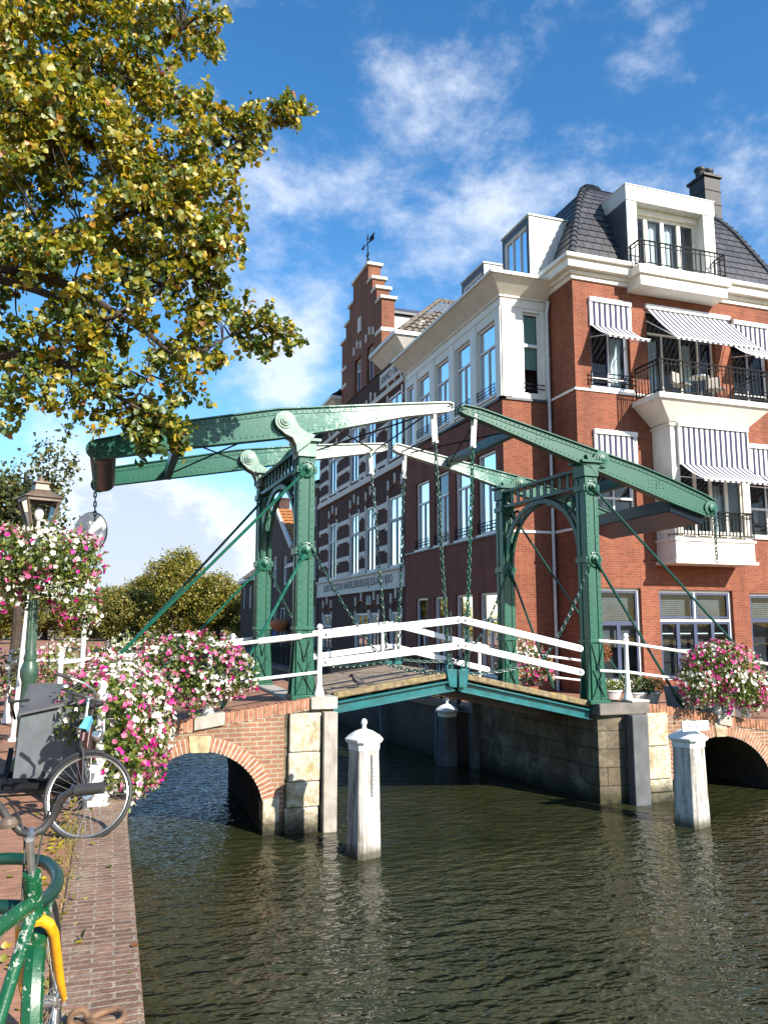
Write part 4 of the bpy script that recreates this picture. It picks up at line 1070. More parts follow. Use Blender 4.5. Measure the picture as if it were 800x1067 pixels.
for hw, z0, z1, ib in ((hw_u[:4], 9.48, 11.72, 1), (hw_m, 5.56, 7.93, 1), (hw_g, 1.5, 3.88, 0)):
    for a, b in hw:
        cz = [(.06, .36, .02, .66), (.68, .94, .02, .66)] if ib else [(.05, .3, .1, .98), (.6, .8, .1, .98)]
        w = WC.window(CB, a, b, z0, z1, d=.10, fw=.075, hb=(.68,), vb=((.5, 0, .68),), glass='glassblue', curtain=cz, bw=.06)
        sl = MB(); WC.box(sl, a - .04, b + .04, z0 - .06, z0 - .002, -.06, .12); sl.build('sill', MAT['white'], w)
        if ib:
            ir = MB()
            for zz in (z0 + .12, z0 + .22, z0 + .32): ir.cyl(WC(a, zz, -.03), WC(b, zz, -.03), .012, 6)
            for y in (a + .02, b - .02): ir.cyl(WC(y, z0 + .05, -.03), WC(y, z0 + .36, -.03), .014, 6)
            ir.build('guard_rail', MAT['iron'], w)
w = WC.window(CB, 26.2, 26.9, 9.48, 11.72, d=.10, hb=(.68,), glass='glassblue', bw=.06)
w = WF.window(CB, 10.8, 11.36, 9.46, 11.9, d=.09, fw=.06, hb=(.60,), glass='glass', blind=(.32, .97), bw=.08)
ir = MB()
for zz in (9.62, 9.74): ir.cyl(WF(10.76, zz, -.05), WF(11.45, zz, -.05), .016, 6)
ir.build('guard_rail', MAT['iron'], w)
dp = MB(); dp.tube([(11.55, 19.12, 12.25), (11.55, 19.22, 11.9), (11.55, 19.22, 1.2)], .045, 10)
for z in (2.5, 4.5, 6.5, 8.5, 10.5): dp.cyl((11.55, 19.22, z), (11.55, 19.22, z + .05), .06, 10)
dp.build('drain_pipe', MAT['grey'], CB)
# front windows
Wn = holes_f
blue = [(.03, .5, .02, .60), (.5, .97, .02, .60)]
w = FR.window(CB, *Wn['gl'], d=.12, fw=.07, vb=(), hb=(), inner=[(.05, .95, .62, .97), (.05, .5, .02, .62), (.5, .95, .02, .62)], curtain=None); sl = MB(); FR.box(sl, 12.02, 13.53, 1.3, 1.478, -.05, .1); sl.build('sill', MAT['whitestone'], w)
w = FR.window(CB, *Wn['gm'], d=.12, fw=.07, vb=((.5, .66, 1.0),), hb=(.655,), inner=[(.03, .49, .68, .97), (.51, .97, .68, .97), (.03, .265, .02, .64), (.265, .5, .02, .64), (.5, .735, .02, .64), (.735, .97, .02, .64)])
for nm in ('gl', 'gm', 'gr'):
    a_, b_, c_, e_ = Wn[nm]; vb_ = MB(); zlo = e_ - .80 if nm != 'gl' else c_ + .9
    for k in range(int((e_ - .08 - zlo) / .055)): FR.box(vb_, a_ + .08, b_ - .08, zlo + k * .055, zlo + k * .055 + .042, .30, .305)
    vb_.build('venetian_blind', MAT['timberdark'], CB, smooth=False)
nb = MB()
for k in range(4):
    FR.box(nb, 14.18 + k * .58, 14.58 + k * .58, 2.28, 2.31, .19, .2); FR.box(nb, 14.18 + k * .58, 14.58 + k * .58, 2.72, 2.75, .19, .2)
nb.build('glazing_bar', MAT['curtain'], w)
w = FR.window(CB, *Wn['gr'], d=.12, fw=.07, inner=[(.05, .95, .68, .97), (.05, .5, .02, .68), (.5, .95, .02, .68)]); sl = MB(); FR.box(sl, 17.02, 18.83, 1.3, 1.478, -.05, .1); sl.build('sill', MAT['whitestone'], w)
for k in ('a_l', 'a_r', 'b_l', 'b_r'):
    h = Wn[k]
    w = FR.window(CB, *h, d=.14, fw=.06, vb=((.5, 0, 1),), hb=(.12,) if k[0] == 'b' else (.3,), mat='frame', inner=[(.05, .5, .02, .96), (.5, .95, .02, .96)] if k[0] == 'b' else [(.05, .5, .3, .96), (.5, .95, .3, .96)], curtain=[(.55, .92, .02, .62)] if k == 'b_l' else None)
    sl = MB(); FR.box(sl, h[0] - .06, h[1] + .06, h[2] - .09, h[2] - .004, -.06, .12); sl.build('sill', MAT['white'], w)
    ir = MB()
    for zz in (h[2] + .12, h[2] + .24, h[2] + .36): ir.cyl(FR(h[0] - .1, zz, -.1), FR(h[1] + .1, zz, -.1), .016, 6)
    for x in (h[0] - .08, h[1] + .08): ir.cyl(FR(x, h[2] + .06, -.1), FR(x, h[2] + .42, -.1), .018, 6); ir.cyl(FR(x, h[2] + .12, -.1), FR(x, h[2] + .12, .02), .012, 6)
    ir.build('guard_rail', MAT['iron'], w)
FR.window(CB, *Wn['b_m'], d=.16, fw=.07, vb=((.25, 0, .74), (.52, 0, .74), (.78, 0, .74)), hb=(.75,), mat='cream', inner=[(.8, .98, .02, .73)], curtain=[(.1, .22, .02, .7), (.6, .72, .02, .7)])

def awning(label, u0, u1, ztop, zmid, zout, out, f=FR, dbase=0.0):
    mb = MB(); d0 = dbase - .05
    if ztop - zmid > .05:
        mb.hexa([f(u0, zmid, d0), f(u1, zmid, d0), f(u1, zmid, d0 + .008), f(u0, zmid, d0 + .008), f(u0, ztop, d0), f(u1, ztop, d0), f(u1, ztop, d0 + .008), f(u0, ztop, d0 + .008)])
    n = 6; T = .006
    zz = lambda t: zmid + (zout - zmid) * t - .05 * math.sin(math.pi * t); dd = lambda t: d0 - out * t
    for i in range(n):
        a, b = i / n, (i + 1) / n
        mb.quad(f(u0, zz(a), dd(a)), f(u1, zz(a), dd(a)), f(u1, zz(b), dd(b)), f(u0, zz(b), dd(b)))
    mb.quad(f(u0, zout, d0 - out - .001), f(u1, zout, d0 - out - .001), f(u1, zout - .06, d0 - out - .001), f(u0, zout - .06, d0 - out - .001))
    o = mb.build('awning', MAT['stripe'], CB, smooth=False, fix=False)
    m = MB(); m.cyl(f(u0 - .03, zout, d0 - out), f(u1 + .03, zout, d0 - out), .022, 8)
    for u in (u0 - .02, u1 + .02):
        m.cyl(f(u, zout, d0 - out), f(u, zmid - .35, dbase - .03), .014, 6)
        if ztop - zmid > .05: f.box(m, u - .02, u + .02, zmid - .02, ztop, d0 - .02, dbase)
    m.build('awning_arm', MAT['frame'], o)
    m = MB(); f.box(m, u0 - .05, u1 + .05, ztop - .002, ztop + .13, dbase - .1, dbase + .02); m.build('awning_box', MAT['white'], o, bevel=.008)
awning('', 12.18, 13.45, 11.86, 11.18, 10.62, .80)
awning('', 17.02, 18.35, 11.82, 11.14, 10.58, .80)
awning('', 12.18, 13.46, 8.10, 7.40, 6.88, .80)
awning('', 17.37, 18.75, 8.08, 7.30, 6.75, .80)
awning('', 14.05, 16.92, 11.90, 11.88, 10.66, 1.15)
# first-floor bay with doors, cream
BYf = 17.2; BF = Fac('Y', BYf); bx0, bx1 = 14.02, 16.62
mb = MB(); mb.box(bx0, bx1, BYf, 17.995, 4.66, 5.18); mb.box(bx0 - .06, bx1 + .06, BYf - .06, 17.99, 4.58, 4.66)
mb.box(bx0 - .04, bx1 + .04, BYf - .04, 17.992, 5.182, 5.25)
mb.box(bx0 + .02, bx0 + .26, BYf + .02, 17.993, 5.252, 8.3); mb.box(bx1 - .26, bx1 - .02, BYf + .02, 17.993, 5.252, 8.3)
mb.box(bx0 + .02, bx1 - .02, BYf + .025, 17.994, 8.302, 8.42)
mb.hexa([(bx0 - .02, BYf - .02, 8.425), (bx1 + .02, BYf - .02, 8.425), (bx1 + .02, 17.99, 8.425), (bx0 - .02, 17.99, 8.425), (bx0 - .55, BYf - .35, 8.93), (bx1 + .55, BYf - .35, 8.93), (bx1 + .55, 17.99, 8.93), (bx0 - .55, 17.99, 8.93)])
mb.box(bx0 - .60, bx1 + .60, BYf - .40, 17.985, 8.932, 9.08)
mb.box(bx0 - .03, bx1 + .03, BYf - .03, 17.988, 8.30, 8.36)
# raised panel mouldings on the cheek and base
for z0, z1 in ((5.4, 8.2),):
    mb.box(bx0 + .012, bx0 + .02, BYf + .14, 17.9, z0, z1)
mb.box(bx0 - .012, bx0, BYf + .1, 17.9, 4.76, 5.1)
bay = mb.build('bay_window', MAT['cream'], CB, bevel=.01)
BF.window(CB, bx0 + .26, bx1 - .26, 5.255, 8.3, d=.1, fw=.06, vb=(.25, .5, .75), hb=(.05,), mat='cream', bw=.11, curtain=[(.62, .74, .0, .5)], name='balcony_door')
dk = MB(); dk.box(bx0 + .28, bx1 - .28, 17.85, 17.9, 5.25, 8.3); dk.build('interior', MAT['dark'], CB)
awning('', bx0 + .24, bx1 - .1, 8.28, 7.25, 6.70, .85, BF, -.02)
rf = MB(); rail_fence(rf, [(bx0 + .03, 17.5), (bx0 + .03, BYf - .03), (bx1 - .02, BYf - .03), (bx1 - .02, 17.5)], 5.36, 6.0, .115, .009)
rf.build('balcony_railing', MAT['iron'], CB)
rf = MB(); rail_fence(rf, [(13.52, 17.9), (13.52, 16.88), (17.12, 16.88), (17.12, 17.9)], 9.17, 10.02, .125, .010)
rf.build('balcony_railing', MAT['iron'], CB)
# things on the second-floor balcony: two chairs and a small table
def chairx(x, y, rz, label):
    t = thing('balcony_chair', label, 'chair', (x, y, 9.082), rz, 'chairs on the balcony')
    m = MB(); m.box(-.2, .2, -.2, .2, .42, .45)
    m.box(-.2, .2, .17, .2, .5, .85)
    m.build('seat', MAT['timber'], t, world=False)
    for sx in (-.18, .18):
        for sy in (-.18, .18):
            m = MB(); m.cyl((sx, sy, 0), (sx, sy, .43 if sy < 0 else .85), .015, 6); m.build('leg', MAT['iron'], t, world=False)
chairx(14.6, 17.35, .3, 'left chair on the balcony under the sloping striped awning'); chairx(15.8, 17.4, -.4, 'right chair on the balcony under the sloping striped awning')
t = thing('balcony_table', 'small round table between the chairs on the upper balcony', 'table', (15.2, 17.35, 9.082))
m = MB(); m.lathe((0, 0, 0), [(.26, .70), (.26, .73)], 16); m.build('top', MAT['white'], t, world=False)
m = MB(); m.lathe((0, 0, 0), [(.16, 0), (.15, .02), (.02, .04), (.02, .70)], 10); m.build('pedestal', MAT['iron'], t, world=False)
# main cornice
mb = MB()
for z0, z1, o in ((12.45, 12.58, .06), (12.582, 12.68, .14), (12.682, 12.92, .30), (12.922, 13.04, .40)): mb.box(11.65 - o, 19.2 + o, 18.0 - o, 27.0, z0, z1)
mb.build('main_cornice', MAT['cream'], CB, bevel=.012)
# curved slate roof
prof = [(.22, 13.045), (.31, 13.35), (.45, 13.78), (.63, 14.22), (.87, 14.78), (1.13, 15.38), (1.36, 15.78), (1.62, 16.12), (2.0, 16.47), (2.6, 16.90), (3.2, 17.28), (3.7, 17.52)]
pts_ = []
for (d0, z0), (d1, z1) in zip(prof[:-1], prof[1:]):
    for k in range(12): pts_.append((d0 + (d1 - d0) * k / 12, z0 + (z1 - z0) * k / 12))
pts_.append(prof[-1]); cum = [0]
for a, b in zip(pts_[:-1], pts_[1:]): cum.append(cum[-1] + math.hypot(b[0] - a[0], b[1] - a[1]))
def pat(s): return (np.interp(s, cum, [p[0] for p in pts_]), np.interp(s, cum, [p[1] for p in pts_]))
ex0, ex1, ey0, ey1 = 11.45, 19.40, 17.80, 27.2
V = []; Fq = []; UVs = []
rows = int(cum[-1] / .26)
def strip(p, u, v):
    n = len(V); V.extend(p); Fq.append((n, n + 1, n + 2, n + 3)); UVs.extend(zip(u, v))
for i in range(rows):
    s0, s1 = i * .26, (i + 1) * .26
    (d0, z0), (d1, z1) = pat(s0), pat(s1)
    o = .022; d0 -= o
    y_ = ey1
    segs = [(None, None)] if z1 > 15.45 else [(None, 13.52), (16.36, None)]
    for sa, sb_ in segs:        # the dormer's footprint stays open
        A0_, A1_ = (ex0 + d0, ex0 + d1) if sa is None else (sa, sa)
        B0_, B1_ = (ex1 - d0, ex1 - d1) if sb_ is None else (sb_, sb_)
        strip([(A0_, ey0 + d0, z0), (B0_, ey0 + d0, z0), (B1_, ey0 + d1, z1), (A1_, ey0 + d1, z1)], (A0_ - ex0, B0_ - ex0, B1_ - ex0, A1_ - ex0), (s0 + .01, s0 + .01, s1 + .01, s1 + .01))
    strip([(ex0 + d0, y_, z0), (ex0 + d0, ey0 + d0, z0), (ex0 + d1, ey0 + d1, z1), (ex0 + d1, y_, z1)], (9, d0, d1, 9), (s0 + .01, s0 + .01, s1 + .01, s1 + .01))
    strip([(ex1 - d0, ey0 + d0, z0), (ex1 - d0, y_, z0), (ex1 - d1, y_, z1), (ex1 - d1, ey0 + d1, z1)], (d0, 9, 9, d1), (s0 + .01, s0 + .01, s1 + .01, s1 + .01))
    # underside lip of each course
    if z1 > 15.45: strip([(ex0 + d0, ey0 + d0, z0), (ex1 - d0, ey0 + d0, z0), (ex1 - d0 - o, ey0 + d0 + o, z0 - .002), (ex0 + d0 + o, ey0 + d0 + o, z0 - .002)], (0, 1, 1, 0), (0.02, .02, .03, .03))
d, z = pat(rows * .26)
strip([(ex0 + d, ey0 + d, z), (ex1 - d, ey0 + d, z), (ex1 - d, ey1, z + .1), (ex0 + d, ey1, z + .1)], (0, 1, 1, 0), (0, 0, 1, 1))
me = bpy.data.meshes.new('roof'); me.from_pydata(V, [], Fq); uvl = me.uv_layers.new(name='UVMap')
for i, uv in enumerate(UVs): uvl.data[i].uv = uv
roof = link_mesh('roof', me, MAT['slate'], CB)
for sx, ex in ((1, ex0), (-1, ex1)):
    hip = MB()
    for i in range(int(cum[-1] / .2)):
        (d0, z0), (d1, z1) = pat(i * .2), pat(i * .2 + .23)
        hip.tube([(ex + sx * d0, ey0 + d0, z0 + .03), (ex + sx * d1, ey0 + d1, z1 + .02)], [.115, .075], 8)
    hip.build('hip_tiles', MAT['lead'], roof)
# front dormer with french doors and balcony
dm = MB(); dx0, dx1, dz1 = 13.40, 16.48, 15.48; Yd = 17.80
dm.box(dx0, dx0 + .34, Yd, 20.4, 13.05, 15.02); dm.box(dx1 - .40, dx1, Yd, 20.4, 13.05, 15.02); dm.box(dx0 - .02, dx1 + .02, Yd - .02, 21.2, 15.022, dz1)
dm.box(dx0 - .04, dx1 + .04, Yd - .04, 21.25, dz1, dz1 + .04)
dmo = dm.build('dormer', MAT['zinc'], CB, bevel=.01)
ck = MB(); ck.box(dx0 - .012, dx0 - .002, Yd + .03, 20.4, 13.06, 15.0); ck.build('dark_cheek_sheet', MAT['lead'], dmo)  # thin dark sheet that puts the cheek's shade into its colour
ck = MB(); ck.box(dx1 + .002, dx1 + .012, Yd + .03, 20.4, 13.06, 15.0); ck.build('dark_cheek_sheet', MAT['lead'], dmo)
DF = Fac('Y', 18.16)
sb = MB(); DF.box(sb, dx0 + .34, dx1 - .4, 14.86, 15.02, -.1, .3); sb.build('dormer_lintel', MAT['cream'], CB)
DF.window(CB, dx0 + .34, dx1 - .40, 13.06, 14.86, d=.05, fw=.08, vb=(.25, .5, .75), hb=(.06,), mat='cream', bw=.12, name='dormer_door', curtain=[(.27, .47, .03, .98), (.52, .7, .03, .98), (.03, .2, .03, .98)])
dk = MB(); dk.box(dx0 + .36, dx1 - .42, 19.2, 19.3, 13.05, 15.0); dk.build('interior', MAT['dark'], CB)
bl = MB(); bl.box(13.44, 16.42, 17.38, 18.05, 12.30, 12.62); bl.box(13.36, 16.50, 17.30, 18.05, 12.622, 12.86); bl.box(13.4, 16.46, 17.34, 18.05, 12.862, 12.90); bl.build('balcony_slab', MAT['cream'], CB, bevel=.01)
rf = MB(); rail_fence(rf, [(13.46, 17.78), (13.46, 17.38), (16.38, 17.38), (16.38, 17.78)], 12.98, 13.62, .17, .010); rf.build('balcony_railing', MAT['iron'], CB)
# canal-side dormers
def side_dormer(y0, y1, z0, z1, x0, n):
    m = MB(); sf = Fac('X', x0); hole = (y0 + .16, y1 - .16, z0 + .25, z1 - .22)
    sf.wall(m, y0, y1, z0, z1, [hole], .1); m.quad((x0, y0, z0), (14.0, y0, z0), (14.0, y0, z1), (x0, y0, z1)); m.quad((x0, y1, z0), (14, y1, z0), (14, y1, z1), (x0, y1, z1))
    d = m.build('dormer', MAT['zinc'], CB, smooth=False, fix=False)
    c = MB(); c.box(x0 - .04, 14.0, y0 - .04, y1 + .04, z1, z1 + .05); c.build('flat_roof', MAT['zinc'], d)
    c = MB(); c.box(x0 - .01, x0 - .002, y0 + .02, y0 + .15, z0, z1 - .02); c.box(x0 - .01, x0 - .002, y1 - .15, y1 - .02, z0, z1 - .02); c.box(x0 - .01, x0 - .002, y0 + .15, y1 - .15, z1 - .21, z1 - .02); c.build('cladding', MAT['lead'], d)
    sf.window(CB, *hole, d=.06, fw=.07, vb=[(k + 1) / n for k in range(n - 1)], glass='glassblue', name='dormer_window')
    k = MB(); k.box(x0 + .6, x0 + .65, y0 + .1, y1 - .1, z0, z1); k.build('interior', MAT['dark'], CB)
side_dormer(19.22, 20.9, 12.82, 14.86, 11.05, 3)
side_dormer(22.2, 23.95, 12.82, 14.72, 11.05, 3)
fr_ = MB(); fr_.box(10.0, 11.7, 19.2, 27.1, 12.803, 12.85); fr_.build('flat_roof', MAT['lead'], CB)
ch = MB(); ch.box(18.40, 19.06, 20.2, 20.95, 15.0, 18.1)
for z in (16.6, 17.1, 17.6): ch.box(18.38, 19.08, 20.18, 20.97, z, z + .03)
ch.box(18.34, 19.12, 20.13, 21.02, 18.1, 18.2)
cho = ch.build('chimney', MAT['chimney'], CB, bevel=.01)
cp = MB()
for x in (18.55, 18.88): cp.lathe((x, 20.55, 18.2), [(.17, 0), (.15, .1), (.17, .25), (.2, .28), (.19, .36), (.1, .42)], 12)
cp.build('chimney_pot', MAT['chimney'], cho)
# anchor fittings / little wall lamp
wl = MB(); wl.cyl((16.93, 17.98, 11.9), (16.93, 17.85, 11.88), .02, 6); wl.lathe((16.93, 17.82, 11.80), [(.02, .12), (.06, .1), (.06, 0), (.02, -.02)], 8); wl.build('wall_lamp', MAT['bronze'], CB)

# ================================================================== PRINTING HOUSE
PH = thing('printing_house', 'dark brick printing house with white stone bands, lettered frieze and stepped gable', 'building', (13, 34, 1.2))
PF = Fac('X', 10.1)
wy = [(27.42, 28.95), (30.6, 31.85), (32.95, 34.2), (36.55, 37.9)]
up = [(27.42, 28.95), (30.6, 31.8), (33.0, 34.2), (36.65, 37.95)]
gr = [(27.57, 28.65), (30.2, 31.25), (31.6, 33.3), (37.4, 38.9)]
hs = [(a, b, 5.12, 7.86) for a, b in wy] + [(a, b, 9.32, 11.9) for a, b in up] + [(a, b, 1.3 if i == 2 else 1.7, 3.45) for i, (a, b) in enumerate(gr)]
mb = MB(); PF.wall(mb, 27.12, 40.0, gz, 13.3, hs, .07)
mb.quad((10.1, 27.12, gz), (18, 27.12, gz), (18, 27.12, 13.3), (10.1, 27.12, 13.3)); mb.quad((10.1, 40, gz), (18, 40, gz), (18, 40, 13.3), (10.1, 40, 13.3))
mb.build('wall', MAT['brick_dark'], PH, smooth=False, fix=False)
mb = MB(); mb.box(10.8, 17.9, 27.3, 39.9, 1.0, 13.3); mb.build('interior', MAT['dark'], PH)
for k, hset in enumerate((wy, up, gr)):
    for i, (a, b) in enumerate(hset):
        z0, z1 = ((5.12, 7.86), (9.32, 11.9), (1.7, 3.45))[k]
        if k == 2 and i == 2: z0 = 1.3
        w = PF.window(PH, a, b, z0, z1, d=.05, fw=.09, vb=((.5, 0, 1),), hb=(.68,), mat='white', inner=[(.06, .5, .02, .66), (.5, .94, .02, .66)], glass='glassblue', bw=.05, curtain=[(.1, .9, .55, .95)] if (i + k) % 2 else None)
# white stone: bands on the piers, jambs, courses and keystones
stn = MB()
piers = lambda hset: [(27.12, hset[0][0])] + [(p[1], q[0]) for p, q in zip(hset[:-1], hset[1:])] + [(hset[-1][1], 40.0)]
for hset, zsb in ((wy, (7.55, 6.72, 5.86, 5.14)), (up, (11.5, 10.75, 10.0, 9.3))):
    for a, b in piers(hset):
        for z in zsb: PF.box(stn, a + .11, b - .16, z, z + .20, -.04, .03); PF.box(stn, a + .12, min(b - .17, a + .34), z - .10, z - .001, -.035, .03); PF.box(stn, max(a + .13, b - .38), b - .17, z - .10, z - .001, -.035, .03)
for hset, zt in ((wy, 7.86), (up, 11.9), (gr, 3.45)):
    for a, b in hset:
        c = (a + b) / 2
        PF.box(stn, a - .15, a - .002, zt - .25, zt + .12, -.035, .03); PF.box(stn, b + .002, b + .15, zt - .25, zt + .12, -.035, .03); PF.box(stn, b + .002, b + .10, zt - 2.7 if zt > 5 else zt - 1.7, zt - .26, -.02, .03); PF.box(stn, a - .05, a - .002, zt - 2.7 if zt > 5 else zt - 1.7, zt - .26, -.02, .03)
        for k, (du, dz) in enumerate(((-.5, .32), (0, .5), (.5, .32))):
            s_ = (b - a)
            PF.box(stn, c + du * s_ - .07, c + du * s_ + .07, zt + dz, zt + dz + .38, -.05, .03)
PF.box(stn, 27.13, 40.0, 8.92, 9.12, -.10, .02); PF.box(stn, 27.13, 40.0, 9.122, 9.2, -.05, .02)
PF.box(stn, 27.13, 40.0, 12.1, 12.3, -.08, .02)
stn.build('stone_band', MAT['whitestone'], PH, bevel=.008)
ty = MB()
for hset, zt in ((wy, 7.86), (up, 11.9), (gr, 3.45)):
    for a, b in hset:
        c = (a + b) / 2; r = (b - a) * .52
        for k in range(9):
            t0 = math.pi * k / 9 + .05; t1 = math.pi * (k + 1) / 9 - .05
            P = [(c + q * math.cos(t), zt + .14 + .55 * q * math.sin(t)) for q, t in ((r * .72, t0), (r, t0), (r, t1), (r * .72, t1))]
            ty.prism(P, lambda u, v, t: (10.1 - t, u, v), -.02, .04)
ty.parts('relieving_arch', MAT['brick_gable'], PH, per=9, bevel=.003)
fz = MB(); PF.box(fz, 27.14, 40.05, 4.40, 5.02, -.06, .02); fzo = fz.build('frieze', MAT['whitestone'], PH, bevel=.006)
fz = MB(); PF.box(fz, 27.13, 40.08, 5.02, 5.11, -.14, .02); PF.box(fz, 27.13, 40.06, 4.32, 4.40, -.09, .02); fz.build('frieze_moulding', MAT['whitestone'], fzo, bevel=.008)
text('lettering', 'BOEK KANTOOR HANDELSDRUKKERIJ EDUARD IJDO', .46, Matrix.Translation((10.034, 33.5, 4.70)) @ Matrix.Rotation(R(-90), 4, 'Z') @ Matrix.Rotation(R(90), 4, 'X'), MAT['ink'], fzo, .004, sx=.93)
fz = MB(); PF.box(fz, 27.25, 29.9, 12.50, 13.12, -.06, .02); fzo = fz.build('date_panel', MAT['whitestone'], PH, bevel=.01)
text('lettering', 'ANNO 1889', .46, Matrix.Translation((10.034, 28.6, 12.80)) @ Matrix.Rotation(R(-90), 4, 'Z') @ Matrix.Rotation(R(90), 4, 'X'), MAT['ink'], fzo, .004, sx=.9)
# cornices either side of the gable
cn = MB()
for a, b in ((26.95, 29.85), (36.05, 40.15)):
    cn.hexa([(10.08, a + .15, 13.302), (18, a + .15, 13.302), (18, b - .1, 13.302), (10.08, b - .1, 13.302), (9.62, a - .2, 13.75), (18, a - .2, 13.75), (18, b, 13.75), (9.62, b, 13.75)])
    cn.box(9.55, 18, a - .25, b + .02, 13.752, 13.92)
    cn.box(9.58, 18, a - .22, b, 13.2, 13.21) if False else None
cn.parts('cornice', MAT['cream'], PH, per=2, bevel=.012)
# stepped gable
hwid = [(3.0, 16.4), (2.35, 17.1), (1.75, 17.8), (1.15, 18.7)]
gc = 32.7; GF = Fac('X', 10.06)
gh = [(30.8, 31.72, 13.32, 14.9), (32.62, 33.55, 13.32, 14.9)]
gm = MB(); GF.wall(gm, gc - 3, gc + 3, 13.302, 14.98, gh, .2)
z = 14.98
for h, zt in hwid:
    GF.wall(gm, gc - h, gc + h, z, zt, [], .1)
    for sy in (-1, 1): gm.quad((10.06, gc + sy * h, z), (10.62, gc + sy * h, z), (10.62, gc + sy * h, zt), (10.06, gc + sy * h, zt))
    gm.quad((10.62, gc - h, z), (10.62, gc + h, z), (10.62, gc + h, zt), (10.62, gc - h, zt))
    z = zt
for sy in (-1, 1): gm.quad((10.06, gc + sy * 3, 13.302), (10.62, gc + sy * 3, 13.302), (10.62, gc + sy * 3, 14.98), (10.06, gc + sy * 3, 14.98))
gb = gm.build('stepped_gable', MAT['brick_gable'], PH, smooth=False, fix=False)
for h in gh: PF.window(PH, h[0], h[1], h[2], h[3], d=.12, fw=.07, vb=((.5, 0, 1),), hb=(.66,), inner=[(.06, .94, .02, .64)], glass='glassblue')
gs = MB(); prev = None
for i, (h, zt) in enumerate(hwid):
    nx = hwid[i + 1][0] if i + 1 < len(hwid) else 0
    for sy in (-1, 1):
        a, b = sorted((gc + sy * (h + .1), gc + sy * (nx - .0)))
        if nx == 0: a, b = (gc - h - .1, gc + h + .1) if sy == 1 else (0, 0)
        if a != b: gs.box(9.98, 10.72, a, b, zt + .001, zt + .13); gs.box(10.0, 10.68, a + .04, b - .04, zt - .09, zt) if False else None
for zb_ in (14.15, 14.9, 15.0):
    if zb_ == 14.9: continue
    for a, b in ((gc - 3.03, gc - 2.2), (gc + 2.2, gc + 3.03)): gs.box(10.02, 10.65, a, b, zb_, zb_ + .17)
for a, b in gh[0][:2], gh[1][:2]:
    c = (a + b) / 2
    for du, dz in ((-.5, .25), (0, .42), (.5, .25)): gs.box(10.0, 10.1, c + du - .07, c + du + .07, 14.95 + dz, 15.3 + dz)
gs.box(9.99, 10.1, gc - .2, gc + .2, 16.0, 16.7)
gs.parts('step_coping', MAT['whitestone'], gb, bevel=.01)
sw = MB(); sw.prism([(30.05, 13.3), (35.85, 13.3), (35.85, 15.9), (32.95, 17.3), (30.05, 15.9)], lambda u, v, t: (t, u, v), 10.63, 15.5)
sw.build('rear_wall', MAT['stucco'], PH, smooth=False)
rr = MB()
rr.hexa([(10.63, 29.9, 15.93), (15.6, 29.9, 15.93), (15.6, 32.95, 17.38), (10.63, 32.95, 17.38), (10.63, 29.9, 16.03), (15.6, 29.9, 16.03), (15.6, 32.95, 17.5), (10.63, 32.95, 17.5)])
rr.hexa([(10.63, 36, 15.93), (15.6, 36, 15.93), (15.6, 32.95, 17.38), (10.63, 32.95, 17.38), (10.63, 36, 16.03), (15.6, 36, 16.03), (15.6, 32.95, 17.5), (10.63, 32.95, 17.5)])
rr.build('gable_roof', MAT['lead'], PH, smooth=False)
# pantiled hip roof beside the gable: courses of tiles as real ridges
def tile_plane(a, b, c, d, name, mat, parent, nrow, ncol):
    a, b, c, d = (Vector(p) for p in (a, b, c, d)); n = (b - a).cross(d - a).normalized(); m = MB()
    P = lambda u, v: (a * (1 - u) + b * u) * (1 - v) + (d * (1 - u) + c * u) * v
    for j in range(nrow):
        v0, v1 = j / nrow, (j + 1) / nrow
        K = ncol * 4; base = len(m.v)
        for k in range(K + 1):
            u = k / K; w = .035 * math.cos(2 * math.pi * k / 4)
            m.v.append(tuple(P(u, v0) + n * (w + .06))); m.v.append(tuple(P(u, v1) + n * (w + .01)))
        for k in range(K): m.f.append((base + 2 * k, base + 2 * k + 2, base + 2 * k + 3, base + 2 * k + 1))
    return m.build(name, MAT[mat], parent, fix=False)
E0 = (9.75, 26.8, 13.93); E1 = (17, 26.8, 13.93); A0 = (12.3, 28.9, 16.3); A1 = (17, 28.9, 16.3); E2 = (9.75, 30.0, 13.93); A2 = (12.3, 30.0, 16.3)
tile_plane(E0, E1, A1, A0, 'roof', 'pantile', PH, 10, 26)
tile_plane(E2, E0, A0, A2, 'roof', 'pantile', PH, 10, 11)
hb_ = MB(); hb_.tube([E0, A0], .09, 8); hb_.tube([A0, A1], .09, 8); hb_.build('ridge_tiles', MAT['pantile'], PH)
tile_plane((9.7, 40.1, 13.95), (9.7, 36.0, 13.95), (12.4, 36.0, 16.0), (12.4, 38.6, 16.0), 'roof', 'pantile', PH, 8, 12)
rm = MB(); rm.box(12.2, 17, 29, 40, 13.9, 15.9); rm.build('rear_roof', MAT['lead'], PH)
